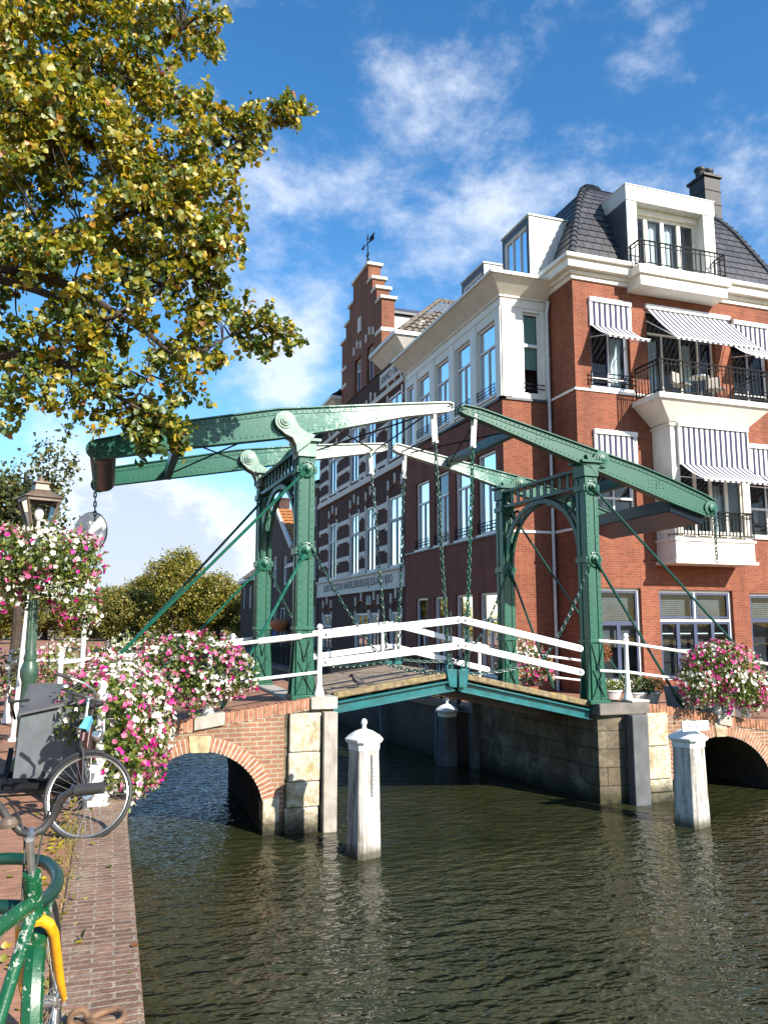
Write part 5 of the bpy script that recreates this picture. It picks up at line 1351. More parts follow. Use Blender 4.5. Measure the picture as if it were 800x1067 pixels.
# weather vane on the gable
WV = thing('weather_vane', 'iron weather vane with arrow and flag on the stepped gable', 'weather vane', (10.35, gc - .15, 18.84))
m = MB(); x, y = 10.35, gc - .15; m.lathe((x, y, 18.835), [(.14, 0), (.12, .03), (.05, .06), (.028, .1), (.022, 1.55), (.05, 1.6), (.02, 1.75), (.005, 1.95)], 10)
m.build('pole', MAT['iron'], WV)
m = MB()
for s_ in (-1, 1):
    for k in range(3):
        m.tube([(x, y + s_ * (.03 + .14 * math.sin(t)), 19.0 + k * .28 + .22 * t / math.pi) for t in np.linspace(0, math.pi, 9)], .018, 6)
m.tube([(x, y - .12, 18.9), (x, y - .05, 19.2), (x, y, 19.45)], .03, 6); m.tube([(x, y + .12, 18.9), (x, y + .05, 19.2), (x, y, 19.45)], .03, 6)
m.build('scroll', MAT['iron'], WV)
m = MB(); m.cyl((x - .1, y + .62, 20.2), (x + .1, y - .5, 20.28), .02, 6)
m.prism([(-.62, 0), (-.38, .13), (-.38, -.13)], lambda u, v, t: (x + u * .16 + t, y - u, 20.2 + v), -.01, .01)
m.prism([(.2, .14), (.66, .2), (.58, .02), (.66, -.1), (.2, -.1)], lambda u, v, t: (x + u * .16 + t, y - u, 20.28 + v), -.01, .01)
m.build('arrow', MAT['iron'], WV)

# ================================================================== HOUSES FURTHER ALONG THE CANAL
def house(label, y0, y1, zt, ridge, wins, roofmat, gable=False, x0=10.1, depth=8, chim=None):
    t = thing('canal_house', label, 'house', (x0 + 3, (y0 + y1) / 2, 1.2)); F = Fac('X', x0); m = MB()
    F.wall(m, y0, y1, gz, zt, wins, .14); yc = (y0 + y1) / 2
    if gable: m.add([F(y0, zt, 0), F(y1, zt, 0), F(yc, ridge, 0)], [(0, 1, 2)])
    for y in (y0, y1): m.quad((x0, y, gz), (x0 + depth, y, gz), (x0 + depth, y, zt), (x0, y, zt))
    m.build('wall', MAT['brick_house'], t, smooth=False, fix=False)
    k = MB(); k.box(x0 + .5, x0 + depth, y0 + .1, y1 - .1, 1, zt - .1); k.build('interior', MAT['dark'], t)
    for w in wins: F.window(t, *w, d=.1, fw=.07, vb=((.5, 0, 1),), hb=(.6,), glass='glassblue', curtain=[(.1, .9, .1, .9)] if random.random() < .4 else None)
    if gable:
        for s_, ya in ((1, y0), (-1, y1)):
            tile_plane((x0 + .12, ya - s_ * .1, zt - .05), (x0 + depth, ya - s_ * .1, zt - .05), (x0 + depth, yc, ridge + .03), (x0 + .12, yc, ridge + .03), 'roof', roofmat, t, 12, 22)
        e = MB()
        for ya in (y0 - .12, y1 + .12): e.beam((x0 - .02, ya, zt - .02), (x0 - .02, yc, ridge + .1), .28, .16, (1, 0, 0))
        e.build('gable_coping', MAT['whitestone'], t)
    else:
        tile_plane((x0 - .2, y1, zt), (x0 - .2, y0, zt), (x0 + 3, y0, ridge), (x0 + 3, y1, ridge), 'roof', roofmat, t, 10, int((y1 - y0) * 3.5))
        m = MB(); m.prism([(x0 + .05, zt), (x0 + 3, ridge - .04), (x0 + 6, zt)], lambda u, v, q: (u, q, v), y0 + .02, y1 - .02); m.build('gable_end', MAT['brick_house'], t)
        e = MB(); F.box(e, y0 - .02, y1, zt - .3, zt - .06, -.3, .1); e.build('gutter', MAT['whitestone'], t, bevel=.01)
    if chim:
        c = MB(); c.box(x0 + chim[0], x0 + chim[0] + .7, chim[1], chim[1] + .9, zt, chim[2]); c.box(x0 + chim[0] - .06, x0 + chim[0] + .76, chim[1] - .06, chim[1] + .96, chim[2], chim[2] + .12); c.build('chimney', MAT['brick_house'], t)
    return t
house('tall narrow dark house squeezed against the far end of the printing house', 40.2, 42.4, 10.4, 12.0, [(40.7, 41.9, 5.3, 7.4), (40.7, 41.9, 8.2, 9.8), (40.7, 41.9, 1.6, 3.9)], 'pantile')
house('low dark house left of the tall narrow one, with wide shop windows', 42.5, 46.7, 6.6, 8.2, [(43, 44.3, 4.6, 6.1), (45, 46.2, 4.6, 6.1), (43, 46.2, 1.6, 3.7)], 'pantile')
house('dark gabled house with orange tiled roof and chimney seen through the left portal', 46.8, 57.0, 7.6, 10.6, [(48.0, 49.2, 5.4, 7.2), (51.2, 52.5, 5.4, 7.4), (54.5, 55.8, 5.4, 7.2), (51.3, 52.4, 8.0, 9.4), (48, 50, 1.6, 4.0), (51, 52.2, 1.3, 4.0), (53.5, 56, 1.6, 4.0)], 'orangetile', True, chim=(.3, 52.1, 11.3))
house('last dark house on the right bank before the distant trees', 57.1, 66.0, 6.5, 9.0, [(58, 59.2, 4.2, 5.9), (61, 62.2, 4.2, 5.9), (64, 65, 4.2, 5.9)], 'pantile')
# projecting sign boards and hanging baskets in that street
for lab, cat, y, z, mt, nm in (('orange hanging basket in front of the far dark houses', 'hanging basket', 47.5, 3.05, 'orangecloth', 'hanging_basket'),):
    t = thing(nm, lab, cat, (9.6, y, z)); m = MB(); m.lathe((9.6, y, z - .5), [(.25, 0), (.55, .25), (.62, .5), (.6, .55), (.2, .75)], 14); m.build('basket', MAT[mt], t)
    m = MB(); m.tube([(10.1, y, z + 1.2), (9.6, y, z + 1.25), (9.6, y, z + .2)], .02, 6); m.build('bracket', MAT['iron'], t)
t = thing('street_banner', 'small blue banner hanging beside the orange basket', 'banner', (9.55, 48.6, 2.2)); m = MB(); m.prism([(48.2, 2.9), (49.0, 2.9), (49.0, 1.9), (48.6, 1.75), (48.2, 1.9)], lambda u, v, q: (q, u, v), 9.53, 9.56); m.build('cloth', MAT['bluecloth'], t)
m = MB(); m.cyl((10.1, 48.6, 2.95), (9.5, 48.6, 2.95), .03, 6); m.cyl((9.545, 48.1, 2.92), (9.545, 49.1, 2.92), .02, 6); m.build('bracket', MAT['iron'], t)
# ================================================================== LEAVES, TREES
def big_mesh(name, V, F4, mat, parent, nv):
    """V: (n, nv, 3) array, one face list F4 (tuples of local indices) per element"""
    n = len(V); me = bpy.data.meshes.new(name)
    me.vertices.add(n * nv); me.vertices.foreach_set('co', V.reshape(-1).astype(np.float32))
    ls = sum(len(f) for f in F4); idx = np.concatenate([np.array(f) for f in F4])
    loops = (np.arange(n)[:, None] * nv + idx[None, :]).reshape(-1)
    me.loops.add(n * ls); me.loops.foreach_set('vertex_index', loops.astype(np.int32))
    tot = np.array([len(f) for f in F4]); st = np.concatenate([[0], np.cumsum(tot)[:-1]])
    me.polygons.add(n * len(F4))
    me.polygons.foreach_set('loop_start', (np.arange(n)[:, None] * ls + st[None, :]).reshape(-1).astype(np.int32))
    me.polygons.foreach_set('loop_total', np.tile(tot, n).astype(np.int32))
    me.update(); me.validate()
    return link_mesh(name, me, mat, parent)

def rand_frames(n, droop=0.0, out=None, outw=0.0):
    d = rng.normal(size=(n, 3)); d[:, 2] -= droop
    d /= np.linalg.norm(d, axis=1)[:, None]
    nrm = rng.normal(size=(n, 3))
    if out is not None: nrm = nrm * (1 - outw) + out * outw * 2
    nrm -= d * np.sum(nrm * d, axis=1)[:, None]
    nrm /= np.linalg.norm(nrm, axis=1)[:, None] + 1e-9
    return d, np.cross(nrm, d), nrm

def leaves(name, P, size, mat, parent, droop=0.4, out=None, outw=0.0, kind=None, simple=False, wid=.85):
    n = len(P); d, s, nn = rand_frames(n, droop, out, outw); L = size * rng.uniform(.5, 1.4, n)
    if simple: T = [(0, 0, 0), (.5, .5 * wid, .06), (1, 0, 0), (.5, -.5 * wid, .06)]; F = [(0, 1, 2, 3)]
    else: T = [(0, 0, 0), (.20, .46, .12), (.62, .38, .02), (1, 0, -.20), (.62, -.38, .02), (.20, -.46, .12)]; F = [(0, 1, 2, 3), (0, 3, 4, 5)]
    V = np.zeros((n, len(T), 3))
    for i, (a, b, c) in enumerate(T): V[:, i] = P + (d * a + s * (b * wid / .85) + nn * c) * L[:, None]
    o = big_mesh(name, V, F, mat, parent, len(T))
    if kind: o['kind'] = kind
    return o

def blossoms(name, P, out, size, mat, parent):
    n = len(P); k = 10
    nn = out + rng.normal(size=(n, 3)) * .45; nn /= np.linalg.norm(nn, axis=1)[:, None]
    a = np.cross(nn, rng.normal(size=(n, 3))); a /= np.linalg.norm(a, axis=1)[:, None]; b = np.cross(nn, a)
    L = size * rng.uniform(.65, 1.15, n); V = np.zeros((n, k + 1, 3)); V[:, 0] = P - nn * (L * .18)[:, None]
    for i in range(k):
        r = .5 if i % 2 == 0 else .36; t = 2 * math.pi * i / k
        V[:, i + 1] = P + (a * (math.cos(t) * r) + b * (math.sin(t) * r)) * L[:, None] + nn * (rng.uniform(-.05, .12, n) * L)[:, None]
    o = big_mesh(name, V, [(0, i + 1, (i + 1) % k + 1) for i in range(k)], mat, parent, k + 1)
    o['kind'] = 'stuff'
    return o

# ---- the near tree: pixel-measured crown lumps turned into places in the air in front of the bridge
CAMZ = 3.0
_f = 825.0; _p = math.atan(116.5 / _f); _y = math.atan(285 / 833.2)
def place(px, py, D):
    u, v = px - 400, 533.5 - py
    a = _f * math.cos(_p) - v * math.sin(_p); z = _f * math.sin(_p) + v * math.cos(_p)
    k = D / a
    return Vector(((math.cos(_y) * u + math.sin(_y) * a) * k, (-math.sin(_y) * u + math.cos(_y) * a) * k, CAMZ + z * k))
TR = thing('linden_tree', 'large yellowing linden tree leaning into the picture above the green balance beam', 'tree', (-6.0, 9.0, GZ))
lumps = [(0, 70, 130, 7.3, 1), (105, 50, 85, 7.6, 1), (195, 15, 46, 7.9, .9), (70, 190, 125, 7.0, 1), (170, 140, 66, 7.4, 1), (222, 190, 40, 7.8, .8), (205, 122, 34, 7.8, .8), (180, 235, 72, 7.2, 1), (215, 240, 34, 7.6, .7),
         (115, 300, 78, 6.9, .7), (205, 292, 38, 7.5, .6), (222, 346, 36, 7.7, .75), (262, 345, 26, 7.9, .75), (292, 343, 15, 8.0, .8), (276, 120, 26, 8.1, .50), (248, 134, 24, 8.0, .6), (297, 114, 11, 8.2, .7), (265, 150, 20, 8.0, .5), (18, 320, 85, 6.8, .6), (80, 392, 46, 6.9, .55), (142, 405, 44, 7.1, .6), (168, 440, 22, 7.2, .8),
         (118, 420, 26, 7.0, .6), (198, 385, 32, 7.3, .7), (35, 415, 28, 6.8, .7), (60, 350, 50, 6.8, .35), (-110, 150, 170, 7.0, .8), (-100, 330, 90, 6.6, .7), (60, -90, 130, 7.4, .9), (-60, -120, 160, 7.2, .8), (190, -60, 50, 8, .6), (158, 458, 11, 7.2, .7), (182, 454, 9, 7.2, .7)]
base = Vector((-6.2, 9.1, GZ))
trunk = MB(); fork = Vector((-5.8, 9.2, 5.2))
trunk.tube([base, base + Vector((.05, .02, .3)), base + Vector((.1, .05, 1.6)), fork, Vector((-5.5, 9.3, 8.8)), Vector((-5.2, 9.5, 13.0))], [.44, .34, .29, .26, .2, .06], 12)
trunk.build('trunk', MAT['bark'], TR)
limbs = MB(); P = []; PK = []; tw = MB()
LP = {}
def curve_pts(ps, n):
    out = []
    for i in range(len(ps) - 1):
        a0_, a1_, a2_, a3_ = ps[max(i - 1, 0)], ps[i], ps[i + 1], ps[min(i + 2, len(ps) - 1)]
        for k in range(n):
            t = k / n; out.append(.5 * ((2 * a1_) + (a2_ - a0_) * t + (2 * a0_ - 5 * a1_ + 4 * a2_ - a3_) * t * t + (3 * a1_ - a0_ - 3 * a2_ + a3_) * t ** 3) + Vector(rng.normal(size=3) * .012))
    return out + [ps[-1]]
limb_roots = [place(-70, 270, 9.81), place(-90, 120, 9.95), place(-60, 380, 9.67)]
for i, q in enumerate(limb_roots):
    limbs.tube([fork + Vector((0, 0, i * .5 - .3)), fork.lerp(q, .5) + Vector((0, 0, .25)), q], [.16, .13, .10], 8)
main = [(limb_roots[0], place(60, 292, 9.81), place(150, 345, 9.95), place(190, 372, 10.02), place(240, 350, 10.37)), (limb_roots[0], place(70, 240, 9.88), place(160, 215, 10.09), place(230, 165, 10.44), place(290, 120, 10.65)),
        (limb_roots[1], place(40, 120, 10.09), place(120, 80, 10.30), place(190, 30, 10.51)), (limb_roots[2], place(40, 370, 9.74), place(110, 405, 9.88), place(165, 440, 10.02)), (limb_roots[1], place(30, 30, 10.09), place(80, -60, 10.16)),
        (limb_roots[0], place(60, 310, 9.81), place(115, 330, 9.88), place(170, 300, 10.09), place(215, 285, 10.30)), (place(152, 347, 9.95), place(160, 365, 9.95), place(155, 390, 9.95), place(140, 420, 9.95))]
nodes = []
for ch_ in main:
    n = len(ch_); r0 = .065 if ch_ is not main[-1] else .018
    cs_ = curve_pts(list(ch_), 5); limbs.tube(cs_, [r0 * (1 - .8 * i / (len(cs_) - 1)) for i in range(len(cs_))], 8)
    for a, b in zip(ch_[:-1], ch_[1:]):
        for t in np.linspace(0, 1, 7): nodes.append(a.lerp(b, t))
nodes_np = np.array([tuple(n) for n in nodes])
for cx, cy, r, D, dens in lumps:
    D = 9.6 + (D - 6.6) * .7; rm = r / 833 * D; nt = int(dens * 38 * (rm / .72) ** 2) + 3
    c = place(cx, cy, D)
    for k in range(nt):
        v = rng.normal(size=3); v /= np.linalg.norm(v); rad = rm * rng.uniform(.25, 1.0) ** .5
        q = np.array(c) + v * rad * np.array([1, .95, 1])
        m_ = int(50 * rng.uniform(.6, 1.4)); tone = rng.random(); axis = rng.normal(size=3) * .55 + v * .6 + np.array([0, 0, -.35]); axis /= np.linalg.norm(axis); ln = rng.uniform(.24, .60)
        for j in range(m_):
            P.append(q + axis * ln * (j / m_ - .3) + rng.normal(size=3) * (.052 * (1.25 - .6 * j / m_))); PK.append(tone)
        if k % 2 == 0:
            j = int(np.argmin(np.sum((nodes_np - q) ** 2, axis=1))); a = Vector(nodes_np[j]); b = Vector(q)
            if (a - b).length < 2.2:
                mid = a.lerp(b, .5) + Vector(rng.normal(size=3) * .06); tw.tube([a, mid, b, b + Vector(axis) * ln * .7], [.015, .010, .006, .004], 4, cap=False)
limbs.build('limb', MAT['bark'], TR, fix=False); tw.build('twig', MAT['bark'], TR, fix=False)
# bare fine twigs poking out on the right
P = np.array(P)
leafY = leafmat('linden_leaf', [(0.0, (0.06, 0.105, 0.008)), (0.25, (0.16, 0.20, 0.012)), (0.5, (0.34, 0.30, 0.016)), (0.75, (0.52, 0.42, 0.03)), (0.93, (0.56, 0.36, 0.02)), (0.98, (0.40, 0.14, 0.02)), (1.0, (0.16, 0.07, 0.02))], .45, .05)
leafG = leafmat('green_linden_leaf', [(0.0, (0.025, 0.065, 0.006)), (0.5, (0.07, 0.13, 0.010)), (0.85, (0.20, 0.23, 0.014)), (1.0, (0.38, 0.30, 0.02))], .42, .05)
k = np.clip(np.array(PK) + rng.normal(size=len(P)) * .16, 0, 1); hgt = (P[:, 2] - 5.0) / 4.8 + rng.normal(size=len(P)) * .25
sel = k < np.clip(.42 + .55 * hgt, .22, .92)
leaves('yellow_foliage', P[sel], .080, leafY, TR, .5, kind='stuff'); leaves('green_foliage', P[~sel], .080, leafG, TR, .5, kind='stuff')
print('near leaves', len(P))

def tree(name, label, x, y, z, h, r, mat, size, nclump, per, trunk_r=.16, crown0=.3, seed=1, group='trees', squash=1.0, lumps_n=9):
    t = thing(name, label, 'tree', (x, y, z), 0, group); g = np.random.default_rng(seed)
    tm = MB(); top = Vector((x, y, z + h * .8))
    tm.tube([(x, y, z - .1), (x + .04, y, z + h * .18), (x, y, z + h * .45), top], [trunk_r * 1.3, trunk_r, trunk_r * .75, .03], 8)
    cz = z + h * (crown0 + 1) / 2; rz = h * (1 - crown0) / 2
    cs = []
    for i in range(lumps_n):
        v = g.normal(size=3); v /= np.linalg.norm(v); v *= g.uniform(.35, .72)
        cs.append((np.array([x + v[0] * r, y + v[1] * r, cz + v[2] * rz * squash]), g.uniform(.34, .52)))
    Pp = []
    for c, q in cs:
        a = Vector((x, y, z + h * g.uniform(.3, .55))); tm.tube([a, a.lerp(Vector(c), .5) + Vector((0, 0, .1 * r)), Vector(c)], [trunk_r * .45, trunk_r * .3, trunk_r * .1], 6, cap=False)
        for k in range(nclump // lumps_n):
            v = g.normal(size=3); v /= np.linalg.norm(v)
            e = c + v * np.array([r, r, rz]) * q * g.uniform(.4, 1.0) ** .5
            Pp.append(e + g.normal(size=(per, 3)) * size * 1.1)
    tm.build('trunk', MAT['bark'], t, fix=False)
    leaves('crown', np.concatenate(Pp), size, mat, t, .2, kind='stuff', simple=True)
    return t
mA = leafmat('autumn_leaf', [(0, (0.08, 0.105, 0.012)), (.5, (0.20, 0.185, 0.018)), (1, (0.34, 0.25, 0.03))], .3, .04)
mB_ = leafmat('olive_leaf', [(0, (0.06, 0.085, 0.012)), (.6, (0.17, 0.155, 0.02)), (1, (0.30, 0.21, 0.03))], .3, .04)
mC = leafmat('dark_leaf', [(0, (0.035, 0.06, 0.018)), (.6, (0.08, 0.10, 0.025)), (1, (0.18, 0.15, 0.03))], .3, .04)
far = [(-9.5, 74, 6.2, 4.4, mB_, 'bushy olive tree at the left, seen past the dark trunk behind the lamp post'), (-6.5, 92, 5.2, 3.6, mB_, 'low distant tree at the left, between the tree trunk and the lamp post'), (8.0, 95, 5.5, 4.5, mA, 'broad golden tree filling the gap under the tallest one'), (5.6, 80, 9.6, 4.0, mA, 'tallest round yellowing tree across the far end of the canal'), (9.8, 78, 6.8, 3.6, mA, 'golden tree right of the tallest one, half behind the green post'), (1.0, 84, 6.0, 3.4, mB_, 'low olive tree left of the tallest one, behind the flower boxes'),
       (-2.6, 88, 5.0, 3.0, mA, 'small distant tree seen under the flower ring of the lamp'), (13.2, 74, 6.0, 3.0, mB_, 'olive tree between the two green posts of the left portal'), (3.2, 90, 7.5, 3.5, mB_, 'olive tree peeping out behind the tallest one')]
for i, (x, y, h, r, mt, lab) in enumerate(far): tree('broadleaf_tree', lab, x, y, 1.2, h, r, mt, .20, 2600, 9, .25, .04, 30 + i, 'trees at the far end of the canal', lumps_n=12)
tree('broadleaf_tree', 'slender dark tree with gaps in its crown behind the street lamp', -2.45, 24, GZ, 7.4, 1.75, mC, .12, 700, 9, .13, .42, 5, 'trees on the left quay', lumps_n=11)
tree('broadleaf_tree', 'tree at the left edge, cut off by the picture, behind the lamp', -5.2, 27, GZ, 6.6, 2.3, mB_, .13, 700, 9, .15, .35, 8, 'trees on the left quay', lumps_n=11)

# ================================================================== FLOWERS
petal = {n: leafmat(n + '_petal', s, .3, .02) for n, s in (('white', [(0, (.80, .78, .72)), (.7, (.78, .74, .68)), (1, (.74, .60, .58))]), ('pink', [(0, (.62, .09, .25)), (.5, (.70, .22, .36)), (1, (.58, .05, .20))]), ('magenta', [(0, (.52, .015, .20)), (.6, (.60, .03, .32)), (1, (.45, .01, .10))]))}
leafF = leafmat('flower_leaf', [(0, (.035, .075, .010)), (.5, (.10, .15, .018)), (1, (.24, .25, .03))], .3, .05)
def flowers(name, label, lumps, nleaf, nbloom, weights, size=.066, cat='flower basket', group=None, loc=None, lsize=.06, planter=None):
    c0 = np.mean([l[0] for l in lumps], axis=0)
    t = thing(name, label, cat, tuple(c0) if loc is None else loc, 0, group)
    vol = np.array([l[1][0] * l[1][1] + l[1][0] * l[1][2] + l[1][1] * l[1][2] for l in lumps]); vol = vol / vol.sum()
    trail = []
    for k in range(int(6 + 4 * len(lumps))):      # stems that hang out of the mass
        c, r = lumps[rng.integers(len(lumps))][:2]; a = rng.uniform(0, 6.28); q = rng.uniform(.75, 1.05)
        trail.append(((c[0] + r[0] * q * math.cos(a), c[1] + r[1] * q * math.sin(a), c[2] - r[2] * rng.uniform(.2, .95)), (.06, .06, rng.uniform(.08, .2))))
    lumps = list(lumps) + trail
    vol = np.array([l[1][0] * l[1][1] + l[1][0] * l[1][2] + l[1][1] * l[1][2] for l in lumps]); vol = vol / vol.sum()
    Pl = []; Ol = []; Pb = {k: ([], []) for k in petal}
    for (c, r, *w), s in zip(lumps, vol):
        c = np.array(c); r = np.array(r); w = w[0] if w else weights
        n = int(nleaf * s); v = rng.normal(size=(n, 3)); v /= np.linalg.norm(v, axis=1)[:, None]; v *= (rng.uniform(.35, 1.0, n) ** .45)[:, None] * (1 + .12 * rng.normal(size=n))[:, None]
        Pl.append(c + v * r); Ol.append(v)
        n = int(nbloom * s * 1.25); v = rng.normal(size=(n, 3)); v /= np.linalg.norm(v, axis=1)[:, None]
        p = c + v * r * rng.uniform(.93, 1.12, n)[:, None]
        keep = np.ones(n, bool)
        for (c2, r2, *_) in lumps:
            keep &= (np.sum(((p - np.array(c2)) / np.array(r2)) ** 2, axis=1) > .80)
        p = p[keep]; v = v[keep]; kk = rng.choice(3, size=len(p), p=w)
        # neighbours flower in the same colour: drifts
        dr = np.sin(p[:, 0] * 7 + p[:, 2] * 5) + np.sin(p[:, 1] * 6 - p[:, 2] * 8)
        kk = np.where((dr > .5) & (rng.random(len(p)) < .75), 0, kk); kk = np.where((dr < -.6) & (kk == 0) & (rng.random(len(p)) < .75), np.where(w[2] > .2, 2, 1), kk)
        gp_ = np.sin(p[:, 0] * 11 + 1.3) + np.sin(p[:, 1] * 12 + p[:, 2] * 4) + np.sin(p[:, 2] * 13); ok_ = (gp_ > -1.25) | (rng.random(len(p)) < .25); p, v, kk = p[ok_], v[ok_], kk[ok_]
        for i, nme in enumerate(('white', 'pink', 'magenta')): Pb[nme][0].append(p[kk == i]); Pb[nme][1].append(v[kk == i])
    Pl = np.concatenate(Pl); Ol = np.concatenate(Ol)
    leaves('foliage', Pl, lsize, leafF, t, .2, Ol, .5, 'stuff', simple=True, wid=.7)
    for nme, (a, b) in Pb.items():
        a = np.concatenate(a); b = np.concatenate(b)
        if len(a): blossoms('blossom_' + nme, a, b, size, petal[nme], t)
    return t
# ring of baskets round the lamp post
LX, LY = -.88, 10.4
ring = []
for k in range(9):
    a = 2 * math.pi * k / 9; ring.append(((LX + .06 + .46 * math.cos(a), LY + .46 * math.sin(a), 3.80 + .04 * math.sin(3 * a)), (.28, .28, .34)))
ring += [((LX + .48, LY - .25, 3.40), (.23, .22, .36), (.35, .4, .25)), ((LX - .42, LY - .3, 3.42), (.28, .25, .36), (.5, .35, .15)), ((LX + .1, LY - .35, 3.62), (.42, .2, .26)), ((LX + .62, LY + .1, 3.25), (.16, .2, .30), (.25, .45, .3)), ((LX - .6, LY + .1, 3.2), (.25, .25, .3)), ((LX + .0, LY + .42, 3.45), (.4, .2, .3))]
flowers('flower_ring', 'round hanging ring of white and pink flowers on the lamp post', ring, 6500, 1500, (.45, .36, .19), .074, 'flower basket')
# boxes on the quay railing, trailing over the water
fl = flowers('flower_boxes', 'lower mass of trailing white and magenta flowers spilling over the quay edge', [((.02, 9.15, 2.05), (.40, .72, .46), (.42, .34, .24)), ((.18, 9.0, 1.62), (.30, .55, .40), (.22, .26, .52)), ((.02, 10.3, 2.22), (.40, .75, .40), (.68, .26, .06)), ((.02, 11.3, 2.2), (.40, .5, .36), (.72, .22, .06)), ((.30, 9.5, 1.85), (.27, .5, .42), (.45, .3, .25)), ((.36, 9.35, 1.40), (.22, .34, .26), (.2, .2, .6)), ((-.20, 8.9, 2.16), (.26, .4, .34), (.7, .25, .05)), ((.0, 8.34, 2.12), (.27, .26, .38), (.6, .32, .08)), ((.12, 8.4, 1.72), (.22, .24, .30), (.3, .3, .4)), ((.15, 10.1, 1.9), (.35, .55, .4), (.6, .3, .1)), ((.50, 10.0, 1.78), (.28, .5, .40), (.3, .3, .4)), ((.52, 10.0, 1.36), (.20, .32, .26), (.15, .25, .6)), ((.42, 9.95, 2.12), (.30, .5, .34), (.5, .32, .18))], 10500, 2900, (.55, .3, .15), .070, 'flower boxes')
for y in (8.7, 9.7, 10.7):
    m = MB(); m.hexa([(-.12, y - .4, 1.9), (.06, y - .4, 1.9), (.06, y + .4, 1.9), (-.12, y + .4, 1.9), (-.15, y - .42, 2.1), (.09, y - .42, 2.1), (.09, y + .42, 2.1), (-.15, y + .42, 2.1)]); m.build('planter_box', MAT['plastic'], fl, bevel=.01)
fl = flowers('flower_boxes', 'upper mass of white and pink flowers on the railing beside the left green post', [((.75, 11.78, 2.38), (.42, .34, .40), (.6, .32, .08)), ((1.3, 11.74, 2.45), (.46, .34, .42), (.42, .38, .20)), ((1.72, 11.76, 2.30), (.30, .30, .36), (.55, .3, .15)), ((1.15, 11.68, 2.12), (.50, .30, .30), (.5, .36, .14)), ((.35, 11.75, 2.2), (.4, .32, .36), (.65, .3, .05)), ((1.05, 11.8, 2.68), (.36, .25, .2), (.5, .42, .08))], 5200, 1500, (.55, .33, .12), .075, 'flower boxes')
for x in (.7, 1.5):
    m = MB(); m.box(x - .38, x + .38, 11.62, 11.82, 2.0 + .1 * x, 2.2 + .1 * x); m.build('planter_box', MAT['plastic'], fl, bevel=.01)
flowers('flower_boxes', 'sunlit background flowers behind the left ramp, beside the lamp post base', [((-.6, 15.3, 2.3), (.7, .3, .42)), ((.6, 15.3, 2.45), (.7, .3, .4)), ((-1.6, 15.2, 2.15), (.5, .3, .4)), ((-.2, 13.6, 1.95), (.5, .3, .42))], 3500, 900, (.75, .2, .05), .075, 'flower boxes', lsize=.075)
# right bank display in planters
DX, DY = 10.30, 11.64
fl = flowers('flower_display', 'big dome of pink and white flowers on the right ramp railing', [((DX - .2, DY, 2.2), (.53, .40, .43), (.40, .28, .32)), ((DX + .45, DY, 2.08), (.42, .38, .46), (.62, .26, .12)), ((DX - .45, DY, 1.98), (.42, .36, .40), (.15, .3, .55)), ((DX + .66, DY - .05, 1.72), (.20, .24, .28), (.2, .5, .3)), ((DX + .1, DY + .1, 2.43), (.5, .34, .28), (.62, .26, .12)), ((DX + .25, DY - .15, 1.85), (.45, .26, .3), (.35, .4, .25))], 6000, 1500, (.5, .32, .18), .076, 'flower display')
for x, mt, w in ((9.98, 'planter', .22), (10.42, 'planter', .2), (10.86, 'planter', .16)):
    zb = hR(x) - .03; m = MB(); m.hexa([(x - w * .8, 12.12, zb), (x + w * .8, 12.12, zb), (x + w * .8, 12.5, zb), (x - w * .8, 12.5, zb), (x - w, 12.1, zb + .42), (x + w, 12.1, zb + .42), (x + w, 12.54, zb + .42), (x - w, 12.54, zb + .42)])
    m.build('planter_box', MAT[mt], fl, bevel=.012)
fl = flowers('flower_boxes', 'white and red flowers behind the deck rails at the right rear green post', [((8.45, 15.35, 2.35), (.38, .28, .34), (.62, .25, .13)), ((8.45, 15.3, 1.98), (.36, .26, .26), (.25, .3, .45)), ((8.05, 15.35, 2.15), (.25, .25, .28)), ((8.85, 15.35, 2.12), (.22, .25, .3), (.5, .3, .2))], 2400, 700, (.55, .28, .17), .072, 'flower boxes')
m = MB(); m.box(8.1, 8.8, 15.25, 15.45, 1.68, 1.86); m.build('planter_box', MAT['plastic'], fl, bevel=.01)

# shrubs in pots on the right ramp
def pot_plant(label, x, y, z, pw, ph, mt, crown, lsize, n, leafm, stem=0.0, name='potted_shrub'):
    t = thing(name, label, 'potted plant', (x, y, z), 0, 'potted plants on the right ramp')
    m = MB(); m.lathe((x, y, z), [(pw * .72, 0), (pw, ph), (pw * 1.06, ph), (pw * 1.06, ph + .03), (pw * .9, ph + .03), (pw * .85, ph - .02)], 4 if mt != 'planterw' else 16); m.build('pot', MAT[mt], t, bevel=.006)
    if stem: m = MB(); m.tube([(x, y, z + ph - .05), (x + .015, y, z + ph + stem * .5), (x, y, z + ph + stem)], [.018, .015, .012], 6); m.build('stem', MAT['bark'], t)
    Pp = []
    for (cx, cy, cz), (rx, ry, rz), s in crown:
        k = int(n * s); v = rng.normal(size=(k, 3)); v /= np.linalg.norm(v, axis=1)[:, None]; v *= rng.uniform(.4, 1, k)[:, None] ** .5
        Pp.append(np.array([x + cx, y + cy, z + ph + cz]) + v * np.array([rx, ry, rz]))
    leaves('foliage', np.concatenate(Pp), lsize, leafm, t, .1, kind='stuff', simple=True, wid=.6)
    return t
redleaf = leafmat('russet_leaf', [(0, (.20, .055, .02)), (.6, (.34, .11, .035)), (1, (.45, .2, .06))], .3, .04)
lime = leafmat('lime_leaf', [(0, (.07, .12, .02)), (.6, (.17, .22, .03)), (1, (.32, .32, .07))], .3, .04)
darkg = leafmat('shrub_leaf', [(0, (.025, .05, .012)), (.6, (.06, .10, .02)), (1, (.14, .15, .03))], .3, .04)
